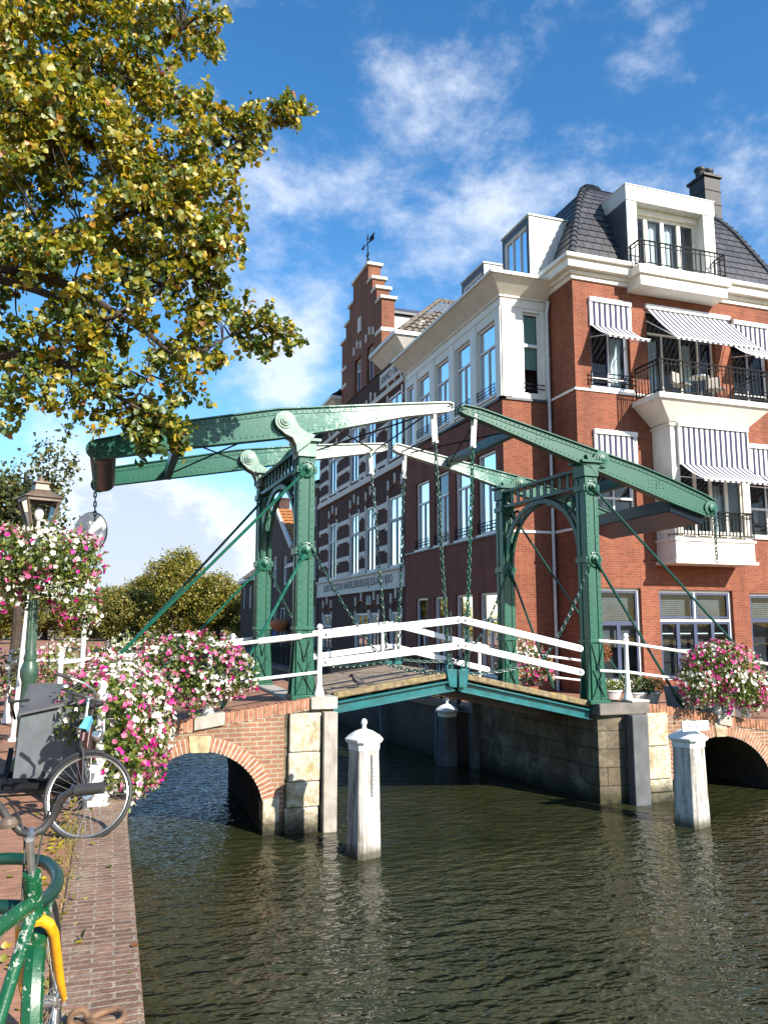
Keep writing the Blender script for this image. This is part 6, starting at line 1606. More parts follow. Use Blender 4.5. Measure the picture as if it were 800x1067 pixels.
pot_plant('russet ball shaped little tree on a thin stem beside the right green post', 8.66, 12.9, 1.64, .17, .22, 'planter', [((0, 0, .62), (.21, .21, .22), 1)], .05, 900, redleaf, .5, 'topiary_tree')
pot_plant('lime green low shrub at the foot of the right green post', 8.56, 12.45, 1.66, .2, .14, 'planterw', [((-.1, 0, .10), (.2, .16, .13), .5), ((.14, .05, .08), (.2, .16, .12), .5)], .05, 800, lime)
pot_plant('dark green shrub with russet tips in a pale square planter', 9.12, 12.5, 1.58, .2, .16, 'planterw', [((-.12, 0, .16), (.24, .2, .18), .6), ((.2, 0, .1), (.2, .18, .14), .4)], .055, 900, darkg)
pot_plant('spreading yellow green shrub in the long pale planter before the tall door', 9.55, 12.7, 1.52, .22, .2, 'planterw', [((-.1, 0, .14), (.26, .2, .16), .5), ((.22, .1, .12), (.24, .2, .15), .5)], .055, 900, lime)
pot_plant('dark shrub at the right edge beside the flower display', 11.55, 12.5, 1.22, .22, .3, 'planter', [((0, 0, .25), (.3, .28, .3), 1)], .06, 900, darkg)

# ================================================================== STREET LAMP, SIGN, POLE
SL = thing('street_lamp', 'green cast iron street lamp with square bronze lantern ringed by flowers', 'street lamp', (LX, LY, GZ + .02))
m = MB(); m.lathe((LX, LY, GZ + .02), [(0.128, 0), (0.128, .12), (0.099, .16), (0.096, .55), (0.109, .60), (0.083, .66), (0.080, 1.0), (0.099, 1.06), (0.106, 1.14), (0.086, 1.2), (0.070, 1.24), (0.077, 1.28), (0.061, 1.34), (0.054, 1.6), (0.048, 2.0), (0.038, 2.6), (0.035, 2.66), (0.048, 2.68), (0.048, 2.72), (0.029, 2.76), (0.026, 2.84)], 20); m.build('post', MAT['lamp_iron'], SL, angle=30)
m = MB()
for k in range(12):
    a = 2 * math.pi * k / 12; m.tube([(LX + r * math.cos(a), LY + r * math.sin(a), GZ + z) for r, z in ((.056, 1.4), (.05, 1.9), (.041, 2.5))], .009, 5)
m.build('fluting', MAT['lamp_iron'], SL)
m = MB(); m.tube([(LX + .42 * math.cos(a), LY + .42 * math.sin(a), 3.62) for a in np.linspace(0, 2 * math.pi, 33)[:-1]], .012, 6, closed=True)
for k in range(4):
    a = k * math.pi / 2 + .4; m.cyl((LX, LY, 3.62), (LX + .42 * math.cos(a), LY + .42 * math.sin(a), 3.62), .01, 6)
m.build('basket_hoop', MAT['iron'], SL)
zl = 4.12; lan = MB(); b, tp, H = .095, .19, .37; ang = .35
def lz(w, z):
    return [Vector((LX, LY, z)) + Vector((w * sx, w * sy, 0)).xyz for sx, sy in ((-1, -1), (1, -1), (1, 1), (-1, 1))]
def rotl(v):
    d = v - Vector((LX, LY, 0)); return Vector((LX + d.x * math.cos(ang) - d.y * math.sin(ang), LY + d.x * math.sin(ang) + d.y * math.cos(ang), d.z))
lo = [rotl(v) for v in lz(b, zl)]; hi = [rotl(v) for v in lz(tp, zl + H)]
for i in range(4):
    lan.beam(lo[i], hi[i], .026, .026); lan.beam(lo[i], lo[(i + 1) % 4], .024, .03); lan.beam(hi[i], hi[(i + 1) % 4], .028, .04)
lan.build('lantern_frame', MAT['bronze'], SL)
m = MB(); h2 = [rotl(v) for v in lz(tp + .045, zl + H + .02)]; h3 = [rotl(v) for v in lz(.09, zl + H + .12)]; h4 = [rotl(v) for v in lz(.075, zl + H + .20)]; h5 = [rotl(v) for v in lz(.10, zl + H + .205)]; h6 = [rotl(v) for v in lz(.09, zl + H + .23)]
m.hexa(h2 + h3); m.hexa([v + Vector((0, 0, .002)) for v in h3] + h4); m.hexa(h5 + h6); m.lathe((LX, LY, zl + H + .23), [(.05, 0), (.04, .03), (.015, .06)], 10)
m.build('lantern_roof', MAT['bronze'], SL, bevel=.004)
g = MB()
for i in range(4):
    j = (i + 1) % 4; g.quad(lo[i].lerp(Vector((LX, LY, lo[i].z)), .04), lo[j].lerp(Vector((LX, LY, lo[j].z)), .04), hi[j].lerp(Vector((LX, LY, hi[j].z)), .04), hi[i].lerp(Vector((LX, LY, hi[i].z)), .04))
g.build('lantern_glass', MAT['lampglass'], SL, smooth=False)
m = MB(); m.lathe((LX, LY, zl), [(.05, .0), (.05, .03), (.02, .05), (.02, .12)], 10); m.ellipsoid((LX, LY, zl + .2), (.055, .055, .09)); m.build('bulb', MAT['white'], SL)

SG = thing('round_sign', 'round white back of a traffic sign on a grey pole below the hanging chain', 'sign', (-.36, 12.6, 1.45))
m = MB(); m.cyl((-.36, 12.6, 1.4), (-.36, 12.6, 4.62), .036, 10); m.build('pole', MAT['grey'], SG)
m = MB(); nx, ny = -.64, -.77; m.lathe((-.36 - nx * .04, 12.6 - ny * .04, 4.36), [(.30, 0), (.305, .008), (.305, .016), (.30, .024)], 32, (nx, ny, 0)); m.build('disc', MAT['white'], SG)
m = MB(); m.tube([(-.36 - nx * .03 + ny * .305 * math.cos(a), 12.6 - ny * .03 - nx * .305 * math.cos(a), 4.36 + .305 * math.sin(a)) for a in np.linspace(0, 2 * math.pi, 33)[:-1]], .011, 6, closed=True); m.build('rim', MAT['black'], SG)
m = MB()
for z in (4.25, 4.47): m.lathe((-.36, 12.6, z), [(.046, 0), (.046, .035)], 10)
m.parts('clamp', MAT['chrome'], SG)
WP = thing('leaning_pole', 'thin white pole leaning at the left edge beside the lamp post', 'pole', (-1.26, 13, GZ))
m = MB(); m.cyl((-1.27, 13.0, GZ), (-1.17, 13.0, 3.4), .035, 10); m.lathe((-1.17, 13.0, 3.39), [(.04, 0), (.03, .03), (.005, .04)], 10); m.build('shaft', MAT['railwhite'], WP)
m = MB(); m.lathe((-1.27, 13.0, GZ), [(.07, 0), (.07, .03), (.04, .06)], 10); m.build('foot', MAT['railwhite'], WP)

# ================================================================== BICYCLES
def bike(label, loc, heading, steer, lean, cfg, group=None):
    """x forward, y left, z up; rear hub at (-.55, 0), front hub at (.55, 0)"""
    t = thing('bicycle', label, 'bicycle', loc, 0, group)
    M0 = Matrix.Translation(loc) @ Matrix.Rotation(heading, 4, 'Z') @ Matrix.Rotation(lean, 4, 'X')
    ax = Vector((-.32, 0, .95)).normalized(); hd = Vector((.375, 0, .78))
    MS = M0 @ Matrix.Translation(hd) @ Matrix.Rotation(steer, 4, ax) @ Matrix.Translation(-hd)
    rw = .345; fh = Vector((.64, 0, rw)); rh = Vector((-.46, 0, rw))
    F = MAT[cfg['frame']]
    def put(mb, name, mat, M, parent=t): return mb.xform(M).build(name, mat, parent)
    def wheel(c, M, guard, gmat, cover=False):
        w = MB(); w.tube([c + Vector((rw * .965 * math.cos(a), 0, rw * .965 * math.sin(a))) for a in np.linspace(0, 2 * math.pi, 41)[:-1]], cfg.get('tyre', .021), 8, closed=True); wh = put(w, 'wheel', MAT['black'], M)
        r = MB(); r.tube([c + Vector((rw * .905 * math.cos(a), 0, rw * .905 * math.sin(a))) for a in np.linspace(0, 2 * math.pi, 41)[:-1]], .010, 8, closed=True); put(r, 'rim', MAT['chrome'], M, wh)
        h = MB(); h.lathe(c + Vector((0, -.05, 0)), [(.035, 0), (.022, .012), (.022, .088), (.035, .10)], 12, (0, 1, 0)); h.cyl(c + Vector((0, -.075, 0)), c + Vector((0, .075, 0)), .007, 6); put(h, 'hub', MAT['chrome'], M, wh)
        s = MB()
        for k in range(32):
            a = 2 * math.pi * k / 32; b2 = a + (.5 if k % 4 < 2 else -.5); y = .035 if k % 2 else -.035
            s.cyl(c + Vector((.03 * math.cos(b2), y, .03 * math.sin(b2))), c + Vector((rw * .88 * math.cos(a), 0, rw * .89 * math.sin(a))), .0021, 4)
        put(s, 'spokes', MAT['chrome'], M, wh)
        if guard:
            g = MB(); a0, a1 = guard; N = 26; R2 = rw + .022; wd = cfg.get('guardw', .03); prof_ = [(-wd, -.028), (-wd * .8, -.004), (0, .006), (wd * .8, -.004), (wd, -.028)]
            rows_ = []
            for i in range(N + 1):
                a = a0 + (a1 - a0) * i / N; e = Vector((math.cos(a), 0, math.sin(a)))
                rows_.append([c + e * (R2 + dz) + Vector((0, y, 0)) for y, dz in prof_])
            k = len(prof_); vs = [v for r_ in rows_ for v in r_]; fs = [(i * k + j, i * k + j + 1, (i + 1) * k + j + 1, (i + 1) * k + j) for i in range(N) for j in range(k - 1)]
            g.add(vs, fs); put(g, 'mudguard', MAT[gmat], M, wh)
        return wh
    wheel(rh, M0, (R(15), R(200)), cfg['guard']); wheel(fh, MS, cfg.get('fguard', (R(20), R(170))), cfg['guard'])
    ft = cfg.get('ftube', .018)
    bb = Vector((-.02, 0, .28)); st = Vector((-.24, 0, .83)); ht = hd + ax * .10; hb2 = hd - ax * .06
    f = MB(); f.tube([bb, st], ft, 10); f.tube([hb2, ht], ft * 1.25, 10)
    if cfg.get('step', True): f.tube([hb2 + ax * .02, hb2.lerp(bb, .5) + Vector((-.03, 0, -.06)), bb], ft * 1.1, 10); f.tube([ht - ax * .03, ht.lerp(st, .45) + Vector((0, 0, -.20)), bb.lerp(st, .45)], ft, 10)
    else: f.tube([hb2 + ax * .03, bb], ft * .9, 10); f.tube([hb2 + ax * .05, hb2.lerp(st, .5) + Vector((0, 0, .01)), st.lerp(bb, .22)], ft * 1.1, 10)
    for sy in (-1, 1):
        f.tube([bb + Vector((0, sy * .03, 0)), rh + Vector((0, sy * .06, 0))], .010, 8); f.tube([bb.lerp(st, .92), rh + Vector((0, sy * .06, 0))], .009, 8)
    put(f, 'frame', F, M0)
    k = MB(); cr = hb2 - ax * .02
    wf = cfg.get('forkw', .05); fr_ = cfg.get('forkr', .012)
    for sy in (-1, 1): k.tube([cr + Vector((0, sy * .012, .005)), cr + Vector((.005, sy * wf * .85, -.02)), cr.lerp(fh, .25) + Vector((0, sy * wf, .02)), cr.lerp(fh, .7) + Vector((-.02, sy * (wf + .008), .0)), fh + Vector((0, sy * (wf + .012), 0))], [fr_ * 1.2, fr_ * 1.25, fr_ * 1.2, fr_, fr_ * .7], 10)
    k.tube([cr + Vector((0, -.03, 0)), cr + Vector((0, .03, 0))], fr_ * 1.4, 8); put(k, 'fork', MAT[cfg['fork']], MS)
    h = MB(); top = ht + ax * cfg.get('stemh', .14); h.tube([ht, top], .0125, 10); h.tube([top, top + Vector((.05, 0, .02))], .014, 8); put(h, 'stem', MAT['chrome'], MS)
    bar = cfg.get('bar') or [(.05, 0, .02), (.07, .09, .03), (.06, .18, .05), (-.02, .27, .06), (-.14, .31, .055), (-.24, .32, .05)]
    b_ = MB(); pts2 = [top + Vector(p) for p in bar]; mir = [top + Vector((p[0], -p[1], p[2])) for p in bar]
    b_.tube(list(reversed(mir))[:-1] + pts2, cfg.get('barr', .011), 10); hbar = put(b_, 'handlebar', MAT[cfg.get('barm', 'chrome')], MS)
    for q in (pts2, mir): g = MB(); g.tube([q[-1] + (q[-2] - q[-1]) * .0 + (q[-1] - q[-2]).normalized() * .01, q[-1] + (q[-2] - q[-1]).normalized() * cfg.get('griplen', .12)], cfg.get('barr', .011) * 1.45, 10); put(g, 'grip', MAT['gripblack'], MS, hbar)
    if cfg.get('bell'): g = MB(); g.lathe(top + Vector((.03, cfg['bell'], .045)), [(.03, 0), (.032, .012), (.022, .028), (.004, .034)], 14); put(g, 'bell', MAT['bronze'], MS, hbar)
    s = MB(); sc = st + Vector((-.06, 0, .13)); s.tube([st, st + Vector((-.03, 0, .12))], .012, 8)
    s.ellipsoid(sc + Vector((-.02, 0, .01)), (.12, .095, .04), 14, 8); s.tube([sc + Vector((.04, 0, .015)), sc + Vector((.16, 0, .01))], [.045, .018], 8); put(s, 'saddle', MAT['black'], M0)
    c = MB(); c.lathe(bb + Vector((0, -.06, 0)), [(.085, 0), (.085, .008)], 20, (0, 1, 0)); c.beam(bb + Vector((0, -.075, 0)), bb + Vector((.12, -.075, -.12)), .015, .02); c.beam(bb + Vector((0, .075, 0)), bb + Vector((-.12, .075, .12)), .015, .02); c.box(bb.x + .07, bb.x + .17, -.15, -.08, bb.z - .135, bb.z - .11); c.box(bb.x - .17, bb.x - .07, .08, .15, bb.z + .11, bb.z + .135); put(c, 'crank', MAT['chrome'], M0)
    cg = MB(); cg.prism([(bb.x + .11, bb.z + .02), (bb.x + .05, bb.z + .10), (rh.x, rw + .06), (rh.x - .05, rw), (rh.x, rw - .05), (bb.x + .05, bb.z - .09)], lambda u, v, q: (u, q, v), -.055, -.04); put(cg, 'chain_guard', MAT[cfg['guard']], M0)
    rk = MB()
    for sy in (-1, 1): rk.tube([Vector((-.28, sy * .06, .74)), Vector((-.72, sy * .06, .74)), rh + Vector((-.02, sy * .07, 0))], .006, 6)
    for x in (-.35, -.5, -.65): rk.cyl((x, -.06, .74), (x, .06, .74), .005, 6)
    put(rk, 'luggage_rack', MAT['black'], M0)
    return t, M0, MS, dict(cr=cr, fh=fh, top=top, hb=hb2, ht=ht)
# bicycle against the flowers, front wheel turned to the side
hub_w = Vector((-.16, 7.15, GZ + .345)); hd2 = R(-94)
b1, M0, MS, J = bike('black city bicycle with its silver front wheel turned sideways by the flowers', (-.20, 7.72, GZ), hd2, R(82), R(-4),
   dict(frame='maroon', fork='black', guard='black', fguard=(R(95), R(170)), tyre=.019, forkr=.011, stemh=.20, bell=.07))
m = MB(); c = J['hb'] + Vector((.10, 0, .08)); m.lathe(c, [(.02, -.05), (.045, -.02), (.055, .02), (.05, .03)], 14, (1, 0, 0)); m.xform(MS).build('headlight', MAT['chrome'], b1)
m = MB(); c = J['top'] + Vector((.09, -.02, -.20)); m.hexa([tuple(c + Vector(p)) for p in ((-.03, -.06, -.06), (.03, -.06, -.05), (.03, .05, -.06), (-.03, .05, -.05), (-.02, -.05, .05), (.025, -.06, .06), (.02, .06, .05), (-.03, .06, .04))]); m.xform(MS).build('handlebar_bag', MAT['cyan'], b1)
m = MB(); c = J['fh'] + Vector((-.08, .1, .22)); m.lathe(c, [(.04, 0), (.045, .008), (.04, .012)], 16, (.3, 1, 0)); m.xform(MS).build('reflector', MAT['reflector'], b1)
# near bicycle, cropped by the picture, facing the camera
b2, M0, MS, J = bike('scratched green bicycle with bright yellow fork in the near left corner', (-.325, 2.70, GZ), R(73), R(15), R(1),
   dict(frame='bikegreen', fork='yellow', guard='bikegreen', fguard=(R(50), R(215)), guardw=.034, tyre=.024, ftube=.024, forkw=.052, forkr=.0155, stemh=.12, barr=.0135, barm='gripblack', bell=.07, step=False,
        griplen=.085, bar=[(.03, 0, .01), (.05, .035, .02), (.05, .07, .06), (.03, .10, .12), (.01, .13, .14), (-.02, .225, .145)]))
m = MB(); hoop = [(-.205, 3.13, 2.04), (-.165, 3.24, 2.03), (-.145, 3.40, 2.03), (-.165, 3.56, 2.03), (-.23, 3.72, 2.03), (-.40, 3.80, 2.03), (-.56, 3.74, 2.03), (-.64, 3.56, 2.03), (-.60, 3.36, 2.035), (-.42, 3.20, 2.04), (-.25, 3.12, 2.04)]
hp_ = [Vector(p) for p in hoop]
def smooth_path(ps, n=4):
    out = []
    for i in range(len(ps) - 1):
        p0, p1, p2_, p3_ = ps[max(i - 1, 0)], ps[i], ps[i + 1], ps[min(i + 2, len(ps) - 1)]
        for k in range(n):
            t = k / n; out.append(.5 * ((2 * p1) + (p2_ - p0) * t + (2 * p0 - 5 * p1 + 4 * p2_ - p3_) * t * t + (3 * p1 - p0 - 3 * p2_ + p3_) * t ** 3))
    return out + [ps[-1]]
m.tube(smooth_path(hp_), .024, 12); m.build('carrier_hoop', MAT['bikedark'], b2)
cb = MB()
cb.tube(smooth_path([MS @ (J['top'] + Vector(p)) for p in ((.02, -.10, .10), (.12, -.08, .12), (.16, -.03, .02), (.10, .0, -.14), (.07, .02, -.24))]), .0035, 6)
cb.tube(smooth_path([MS @ (J['top'] + Vector(p)) for p in ((.02, .10, .10), (.13, .08, .10), (.15, .04, .0), (.05, .03, -.16), (-.02, .03, -.26))]), .0035, 6)
cb.parts('brake_cable', MAT['black'], b2)
lv = MB()
for sy in (-1, 1): lv.tube([MS @ (J['top'] + Vector(p)) for p in ((.035, sy * .11, .13), (.06, sy * .13, .12), (.055, sy * .20, .115))], [.008, .006, .005], 8)
lv.parts('brake_lever', MAT['chrome'], b2)
# cargo box tricycle
CT = thing('cargo_tricycle', 'dark grey plywood cargo box of a tricycle with sloping lid on the quay', 'cargo tricycle', (-.72, 8.95, GZ))
a0 = .10
MC_ = Matrix.Translation((-.53, 9.14, GZ)) @ Matrix.Rotation(.06, 4, 'Z')
m = MB(); m.hexa([(-.33, -.30, .19), (.31, -.32, .15), (.31, .30, .15), (-.33, .30, .19), (-.29, -.38, .79), (.33, -.40, .92), (.33, .36, .95), (-.29, .36, .95)])
bx = m.xform(MC_).build('cargo_box', MAT['boxgrey'], CT, bevel=.01)
m = MB(); m.hexa([(-.32, -.43, .80), (.36, -.45, .93), (.36, .36, 1.02), (-.25, .36, 1.04), (-.32, -.43, .825), (.36, -.45, .955), (.36, .36, 1.045), (-.25, .36, 1.065)]); m.xform(MC_).build('lid', plain('lid_plywood', (.10, .10, .105), .45, .2, 4), CT, bevel=.006)
m = MB(); m.beam((-.40, -.32, .13), (.28, -.34, .10), .04, .05); m.beam((-.42, .25, .14), (.30, .25, .12), .05, .06); m.beam((-.40, -.30, .12), (-.40, .9, .3), .05, .05); m.cyl((-.05, -.4, .22), (-.05, .42, .22), .02, 8); m.xform(MC_).build('frame', MAT['iron'], CT)
for y in (.46,):
    w = MB(); w.tube([Vector((-.05 + .22 * math.cos(a), y, .22 + .22 * math.sin(a))) for a in np.linspace(0, 2 * math.pi, 31)[:-1]], .024, 8, closed=True); wo = w.xform(MC_).build('wheel', MAT['black'], CT)
    s = MB()
    for k in range(12): s.cyl((-.05, y, .22), (-.05 + .2 * math.cos(k * math.pi / 6), y, .22 + .2 * math.sin(k * math.pi / 6)), .003, 4)
    s.xform(MC_).build('spokes', MAT['chrome'], wo)
w = MB(); w.tube([Vector((-1.35 + .30 * math.cos(a), .25, .30 + .30 * math.sin(a))) for a in np.linspace(0, 2 * math.pi, 31)[:-1]], .024, 8, closed=True); w.xform(MC_).build('wheel', MAT['black'], CT)
m = MB(); m.tube([(-.40, .1, .14), (-.75, .15, .25), (-1.35, .25, .30)], .022, 8); m.tube([(-.75, .15, .25), (-.95, .2, .85)], .018, 8); m.tube([(-.36, .3, .7), (-.42, .1, .95), (-.40, -.3, .93), (-.22, -.36, .95)], .014, 8); m.xform(MC_).build('handlebar', MAT['black'], CT)
m = MB(); m.ellipsoid((-.98, .21, .9), (.13, .1, .05)); m.xform(MC_).build('saddle', MAT['black'], CT)
# black crate at the left edge
PC = thing('plastic_crate', 'black plastic crate on the paving at the left picture edge', 'crate', (-.72, 2.86, GZ))
m = MB(); cx, cy, cz = -.52, 2.62, GZ; W_, D_, H_ = .19, .14, .30
m.box(cx - W_, cx + W_, cy - D_, cy + D_, cz, cz + .02)
for s_ in (-1, 1):
    for z in (.05, .14, .27): m.box(cx - W_, cx + W_, cy + s_ * D_ - .008, cy + s_ * D_ + .008, cz + z, cz + z + .035); m.box(cx + s_ * W_ - .008, cx + s_ * W_ + .008, cy - D_ + .01, cy + D_ - .01, cz + z, cz + z + .034)
    for k in np.linspace(-1, 1, 6): m.box(cx + k * W_ - .007, cx + k * W_ + .007, cy + s_ * D_ - .007, cy + s_ * D_ + .007, cz + .02, cz + .3)
    for k in np.linspace(-1, 1, 5): m.box(cx + s_ * W_ - .0065, cx + s_ * W_ + .0065, cy + k * D_ - .007, cy + k * D_ + .007, cz + .02, cz + .299)
m.xform(Matrix.Translation((-.30, -.02, 0))).build('basket', MAT['plastic'], PC)
# mooring ring
MR = thing('mooring_ring', 'rusty iron mooring ring lying on the brick strip at the water edge', 'mooring ring', (.06, 3.88, GZ + .004))
m = MB(); cx, cy, cz = .08, 3.85, GZ + .03
m.tube([(cx + .075 * math.cos(a) - .02, cy + .06 * math.sin(a), cz + .008 * math.sin(a * 2)) for a in np.linspace(0, 2 * math.pi, 25)[:-1]], .014, 8, closed=True); m.build('ring', MAT['rust'], MR)
m = MB(); m.tube([(cx - .13 + .035 * math.cos(a), cy, cz + .01 + .035 * math.sin(a)) for a in np.linspace(0, 2 * math.pi, 17)[:-1]], .014, 8, closed=True); m.box(cx - .19, cx - .12, cy - .04, cy + .04, GZ + .005, GZ + .02); m.build('eye_bolt', MAT['rust'], MR)
# stone slab between paving and edge strip beside the near bike
m = MB(); m.box(-.56, -.24, 2.95, 3.45, GZ, GZ + .03); tag(m.build('stone_slab', MAT['stone'], bevel=.01), 'flat grey stone slab in the weeds under the near bicycle', 'stone slab')

# fallen leaves on the quay and on the water
n = 170; FL = np.stack([rng.uniform(-2.6, .20, n), rng.uniform(2.2, 9.4, n) , np.full(n, GZ + .012)], 1)
FL = np.concatenate([FL, np.stack([-.25 + np.abs(rng.normal(size=160)) * -.12, rng.uniform(3, 8.5, 160), np.full(160, GZ + .014)], 1)])
up_ = np.tile(np.array([[0, 0, 1.0]]), (len(FL), 1))
o = leaves('fallen_leaves', FL, .042, leafY, None, 0, up_, .93); tag(o, kind='stuff')
# clipped hedge closing the far end of the quay
HG = thing('hedge', 'low green hedge along the distant bank under the golden trees', 'hedge', (0, 99, 1.2))
Pp = np.stack([rng.uniform(-40, 30, 9000), rng.uniform(98, 100, 9000), 1.2 + rng.uniform(0, 1, 9000) ** .7 * (2.6 + np.sin(rng.uniform(-40, 30, 9000)) * .3)], 1)
leaves('foliage', Pp, .4, mB_, HG, .1, kind='stuff', simple=True)
st_ = MB()
for x in range(-38, 30, 4): st_.tube([(x, 99, 1.1), (x + .1, 99, 2.2), (x, 99, 3.2)], [.08, .06, .02], 6)
tag(st_.build('stem', MAT['bark'], HG, fix=False), kind='stuff')

# bird on the deck
BD = thing('bird', 'small black bird walking on the near edge of the bridge deck', 'bird', (3.78, 12.3, 1.99))
bz = 1.99
m = MB(); m.tube([(-.17, 0, .055), (-.10, 0, .075), (-.05, 0, .09), (.0, 0, .105), (.05, 0, .125), (.075, 0, .155), (.09, 0, .185), (.115, 0, .195), (.135, 0, .188), (.175, 0, .178)], [.010, .018, .036, .048, .046, .034, .030, .030, .018, .003], 10)
m.add([(-.09, .035, .10), (.04, .05, .13), (.03, .055, .08), (-.15, .02, .06)], [(0, 1, 2, 3)]); m.add([(-.09, -.035, .10), (.04, -.05, .13), (.03, -.055, .08), (-.15, -.02, .06)], [(0, 1, 2, 3)])
for s_ in (-.02, .02): m.tube([(.01, s_, .07), (.0, s_, .03), (.015, s_, .0)], .005, 5); m.tube([(-.01, s_, .003), (.035, s_, .003)], .004, 5)
m.xform(Matrix.Translation((3.78, 12.3, bz)) @ Matrix.Rotation(R(172), 4, 'Z')).build('body', MAT['feather'], BD)

# parked car at the far left
CAR = thing('parked_car', 'dark blue car parked at the left edge behind the tree trunk', 'car', (-3.1, 17.4, GZ))
m = MB(); side = [(-2.0, .30), (-2.02, .62), (-1.9, .82), (-1.3, .90), (-.75, 1.36), (.75, 1.40), (1.45, .95), (1.95, .85), (2.05, .55), (2.0, .28), (1.6, .22), (-1.6, .22)]
MCAR = Matrix.Translation((-3.1, 17.6, GZ)) @ Matrix.Rotation(R(90), 4, 'Z')
m.prism(side, lambda u, v, q: (u, q * (1 - .18 * max(0, v - .85) / .5), v), -.82, .82); m.xform(MCAR).build('body', MAT['carblue'], CAR, bevel=.05)
m = MB()
for sy in (-1, 1): m.prism([(-1.12, .92), (-.68, 1.30), (.68, 1.33), (1.25, .96)], lambda u, v, q: (u, q - sy * .15 * max(0, v - .85) / .5, v), sy * .815, sy * .828)
m.prism([(-1.33, .92), (-.78, 1.35), (-.74, 1.36), (-1.28, .93)], lambda u, v, q: (u - .02, q, v), -.62, .62); m.xform(MCAR).build('window', MAT['frameteal'], CAR)
for x in (-1.25, 1.25):
    for sy in (-1, 1):
        w = MB(); w.lathe(Vector((x, sy * .74 - .09, .31)), [(.20, 0), (.31, .01), (.31, .17), (.2, .18)], 20, (0, 1, 0)); wo = w.xform(MCAR).build('wheel', MAT['black'], CAR); w = MB(); w.lathe(Vector((x, sy * .74 - .095, .31)), [(.19, 0), (.19, .19)], 16, (0, 1, 0)); w.xform(MCAR).build('rim', MAT['chrome'], wo)
m = MB()
for sy in (-1, 1): m.box(-2.03, -1.95, sy * .62 - .12, sy * .62 + .12, .62, .76)
m.xform(MCAR).build('tail_light', MAT['redcloth'], CAR, bevel=.02)
# ================================================================== SKY, SUN, CAMERA
W = bpy.data.worlds.new('World'); S.world = W; W.use_nodes = True
nt = W.node_tree; nt.nodes.clear()
def N(t, **k):
    n = nt.nodes.new(t)
    for a, b in k.items(): setattr(n, a, b)
    return n
def LK(a, b): nt.links.new(a, b)
def MA(op, a, b=None, c=None, clamp=False):
    m = N('ShaderNodeMath', operation=op, use_clamp=clamp)
    for i, v in enumerate((a, b, c)):
        if v is None: continue
        if isinstance(v, (int, float)): m.inputs[i].default_value = v
        else: LK(v, m.inputs[i])
    return m.outputs[0]
sun_to = Vector((.57, -1.14, .76)).normalized()
el = math.asin(sun_to.z); az = math.atan2(sun_to.x, sun_to.y)
sky = N('ShaderNodeTexSky', sky_type='NISHITA'); sky.sun_disc = False; sky.sun_elevation = el; sky.sun_rotation = az
sky.air_density = 1.0; sky.dust_density = 0.3; sky.ozone_density = 1.6; sky.altitude = 0
tc = N('ShaderNodeTexCoord'); sep = N('ShaderNodeSeparateXYZ'); LK(tc.outputs['Generated'], sep.inputs[0])
# clouds: fractal noise on the dome, gathered where the clouds stand
zc = MA('MAXIMUM', sep.outputs[2], 0.03)
k = MA('ADD', zc, 0.22)
cx = MA('DIVIDE', sep.outputs[0], k); cy = MA('DIVIDE', sep.outputs[1], k)
cv = N('ShaderNodeCombineXYZ'); LK(cx, cv.inputs[0]); LK(cy, cv.inputs[1])
LK(MA('MULTIPLY', zc, 1.5), cv.inputs[2])
cd = N('ShaderNodeMapping'); LK(tc.outputs['Generated'], cd.inputs[0]); cd.inputs['Scale'].default_value = (1.0, 1.0, 1.55); cd.inputs['Location'].default_value = (3.1, 1.7, .4)
n1 = N('ShaderNodeTexNoise'); n1.inputs['Scale'].default_value = 6.5; n1.inputs['Detail'].default_value = 9; n1.inputs['Roughness'].default_value = .60; n1.inputs['Distortion'].default_value = .15; LK(cd.outputs[0], n1.inputs['Vector'])
n2 = N('ShaderNodeTexNoise'); n2.inputs['Scale'].default_value = 19.0; n2.inputs['Detail'].default_value = 8; n2.inputs['Roughness'].default_value = .65; LK(cd.outputs[0], n2.inputs['Vector'])
def spot(px, py, rad, amp):
    d = (place(px, py, 1.0) - Vector((0, 0, CAMZ))).normalized()
    dp = N('ShaderNodeVectorMath', operation='DOT_PRODUCT'); LK(tc.outputs['Generated'], dp.inputs[0]); dp.inputs[1].default_value = d
    a = MA('ARCCOSINE', dp.outputs['Value']); a = MA('DIVIDE', a, R(rad)); return MA('MULTIPLY', MA('EXPONENT', MA('MULTIPLY', MA('MULTIPLY', a, a), -1.0)), amp)
acc = None
for q in ((130, 580, 6.5, .40), (240, 600, 6, .34), (40, 560, 8, .2), (300, 385, 4, .30), (240, 310, 5, .16), (300, 215, 5, .15), (370, 275, 5, .07), (470, 250, 6, .12), (560, 230, 5, .14), (437, 125, 3, .10), (520, 45, 4, .12), (670, 30, 3, .15), (590, 170, 4, .06), (700, 150, 4, .05), (1100, 500, 22, .14), (400, -500, 25, .08)):
    s = spot(*q); acc = s if acc is None else MA('ADD', acc, s)
dens = MA('ADD', MA('ADD', n1.outputs['Fac'], MA('MULTIPLY', MA('SUBTRACT', n2.outputs['Fac'], .5), .35)), acc)
mr = N('ShaderNodeMapRange', interpolation_type='SMOOTHSTEP'); mr.inputs['From Min'].default_value = .56; mr.inputs['From Max'].default_value = 1.02; LK(dens, mr.inputs['Value'])
cov = MA('MULTIPLY', mr.outputs[0], .92)
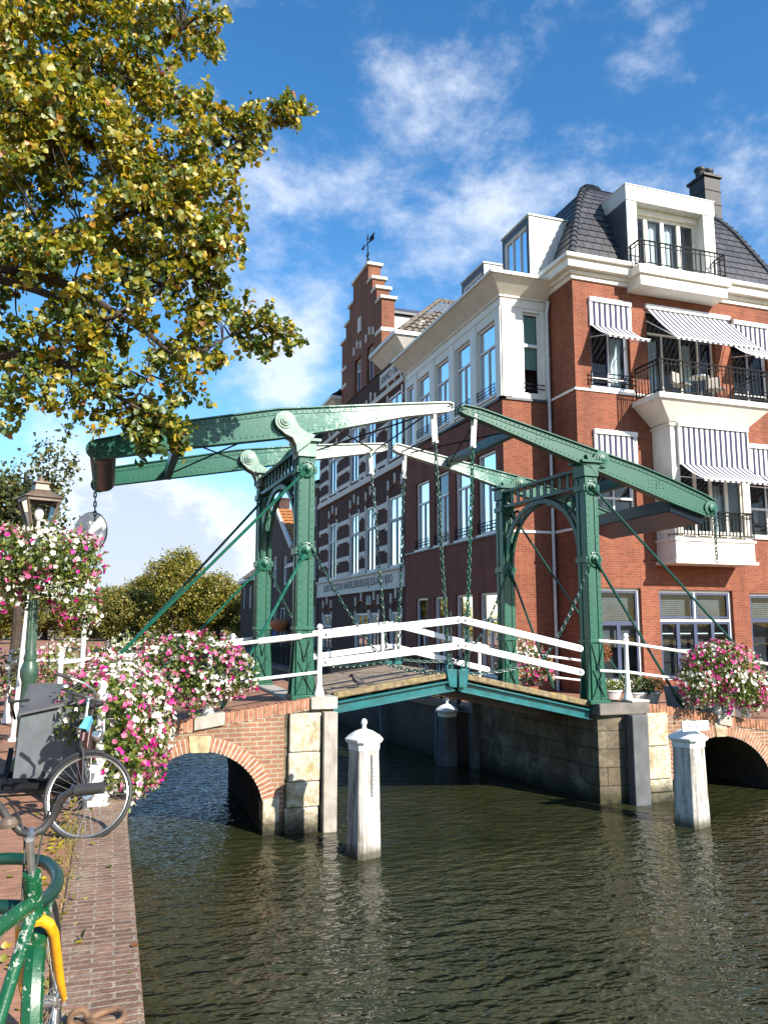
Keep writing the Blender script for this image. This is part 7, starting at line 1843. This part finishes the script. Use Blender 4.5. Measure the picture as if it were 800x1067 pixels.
# thick parts of the low bank are greyer
mr2 = N('ShaderNodeMapRange', interpolation_type='SMOOTHSTEP'); mr2.inputs['From Min'].default_value = .86; mr2.inputs['From Max'].default_value = 1.05; LK(dens, mr2.inputs['Value'])
cm = N('ShaderNodeMix', data_type='RGBA'); LK(mr2.outputs[0], cm.inputs[0]); cm.inputs[6].default_value = (5.0, 5.3, 5.8, 1); cm.inputs[7].default_value = (3.2, 3.55, 4.2, 1)
# deep blue of a polarised sky
hs = N('ShaderNodeHueSaturation'); hs.inputs['Saturation'].default_value = 1.34; hs.inputs['Value'].default_value = 1.05; LK(sky.outputs[0], hs.inputs['Color'])
mx = N('ShaderNodeMix', data_type='RGBA'); LK(cov, mx.inputs[0]); LK(hs.outputs[0], mx.inputs[6]); LK(cm.outputs[2], mx.inputs[7])
bg = N('ShaderNodeBackground'); bg.inputs['Strength'].default_value = .108; LK(mx.outputs[2], bg.inputs[0])
ow = N('ShaderNodeOutputWorld'); LK(bg.outputs[0], ow.inputs[0])
sl = bpy.data.lights.new('sun', 'SUN'); sl.energy = 4.7; sl.angle = R(.53); sl.color = (1.0, .93, .82)
so = bpy.data.objects.new('sun', sl); COL.objects.link(so); so.rotation_euler = (-sun_to).to_track_quat('-Z', 'Y').to_euler(); so.location = (20, -40, 40)
cam = bpy.data.cameras.new('camera'); co = bpy.data.objects.new('camera', cam); COL.objects.link(co)
co.location = (0, 0, CAMZ); co.rotation_euler = (R(90) + _p, 0, -_y)
cam.sensor_fit = 'VERTICAL'; cam.sensor_height = 24.0; cam.lens = 24.0 * 825.0 / 1067.0
cam.clip_start = .05; cam.clip_end = 4000
S.camera = co
S.view_settings.view_transform = 'Standard'; S.view_settings.look = 'None'; S.view_settings.exposure = 1.05; S.view_settings.gamma = 1.0
S.view_settings.use_curve_mapping = False
S.cycles.max_bounces = 8; S.cycles.transparent_max_bounces = 12; S.cycles.caustics_reflective = False; S.cycles.caustics_refractive = False
S.cycles.use_denoising = True
S.cycles.sample_clamp_indirect = 6.0
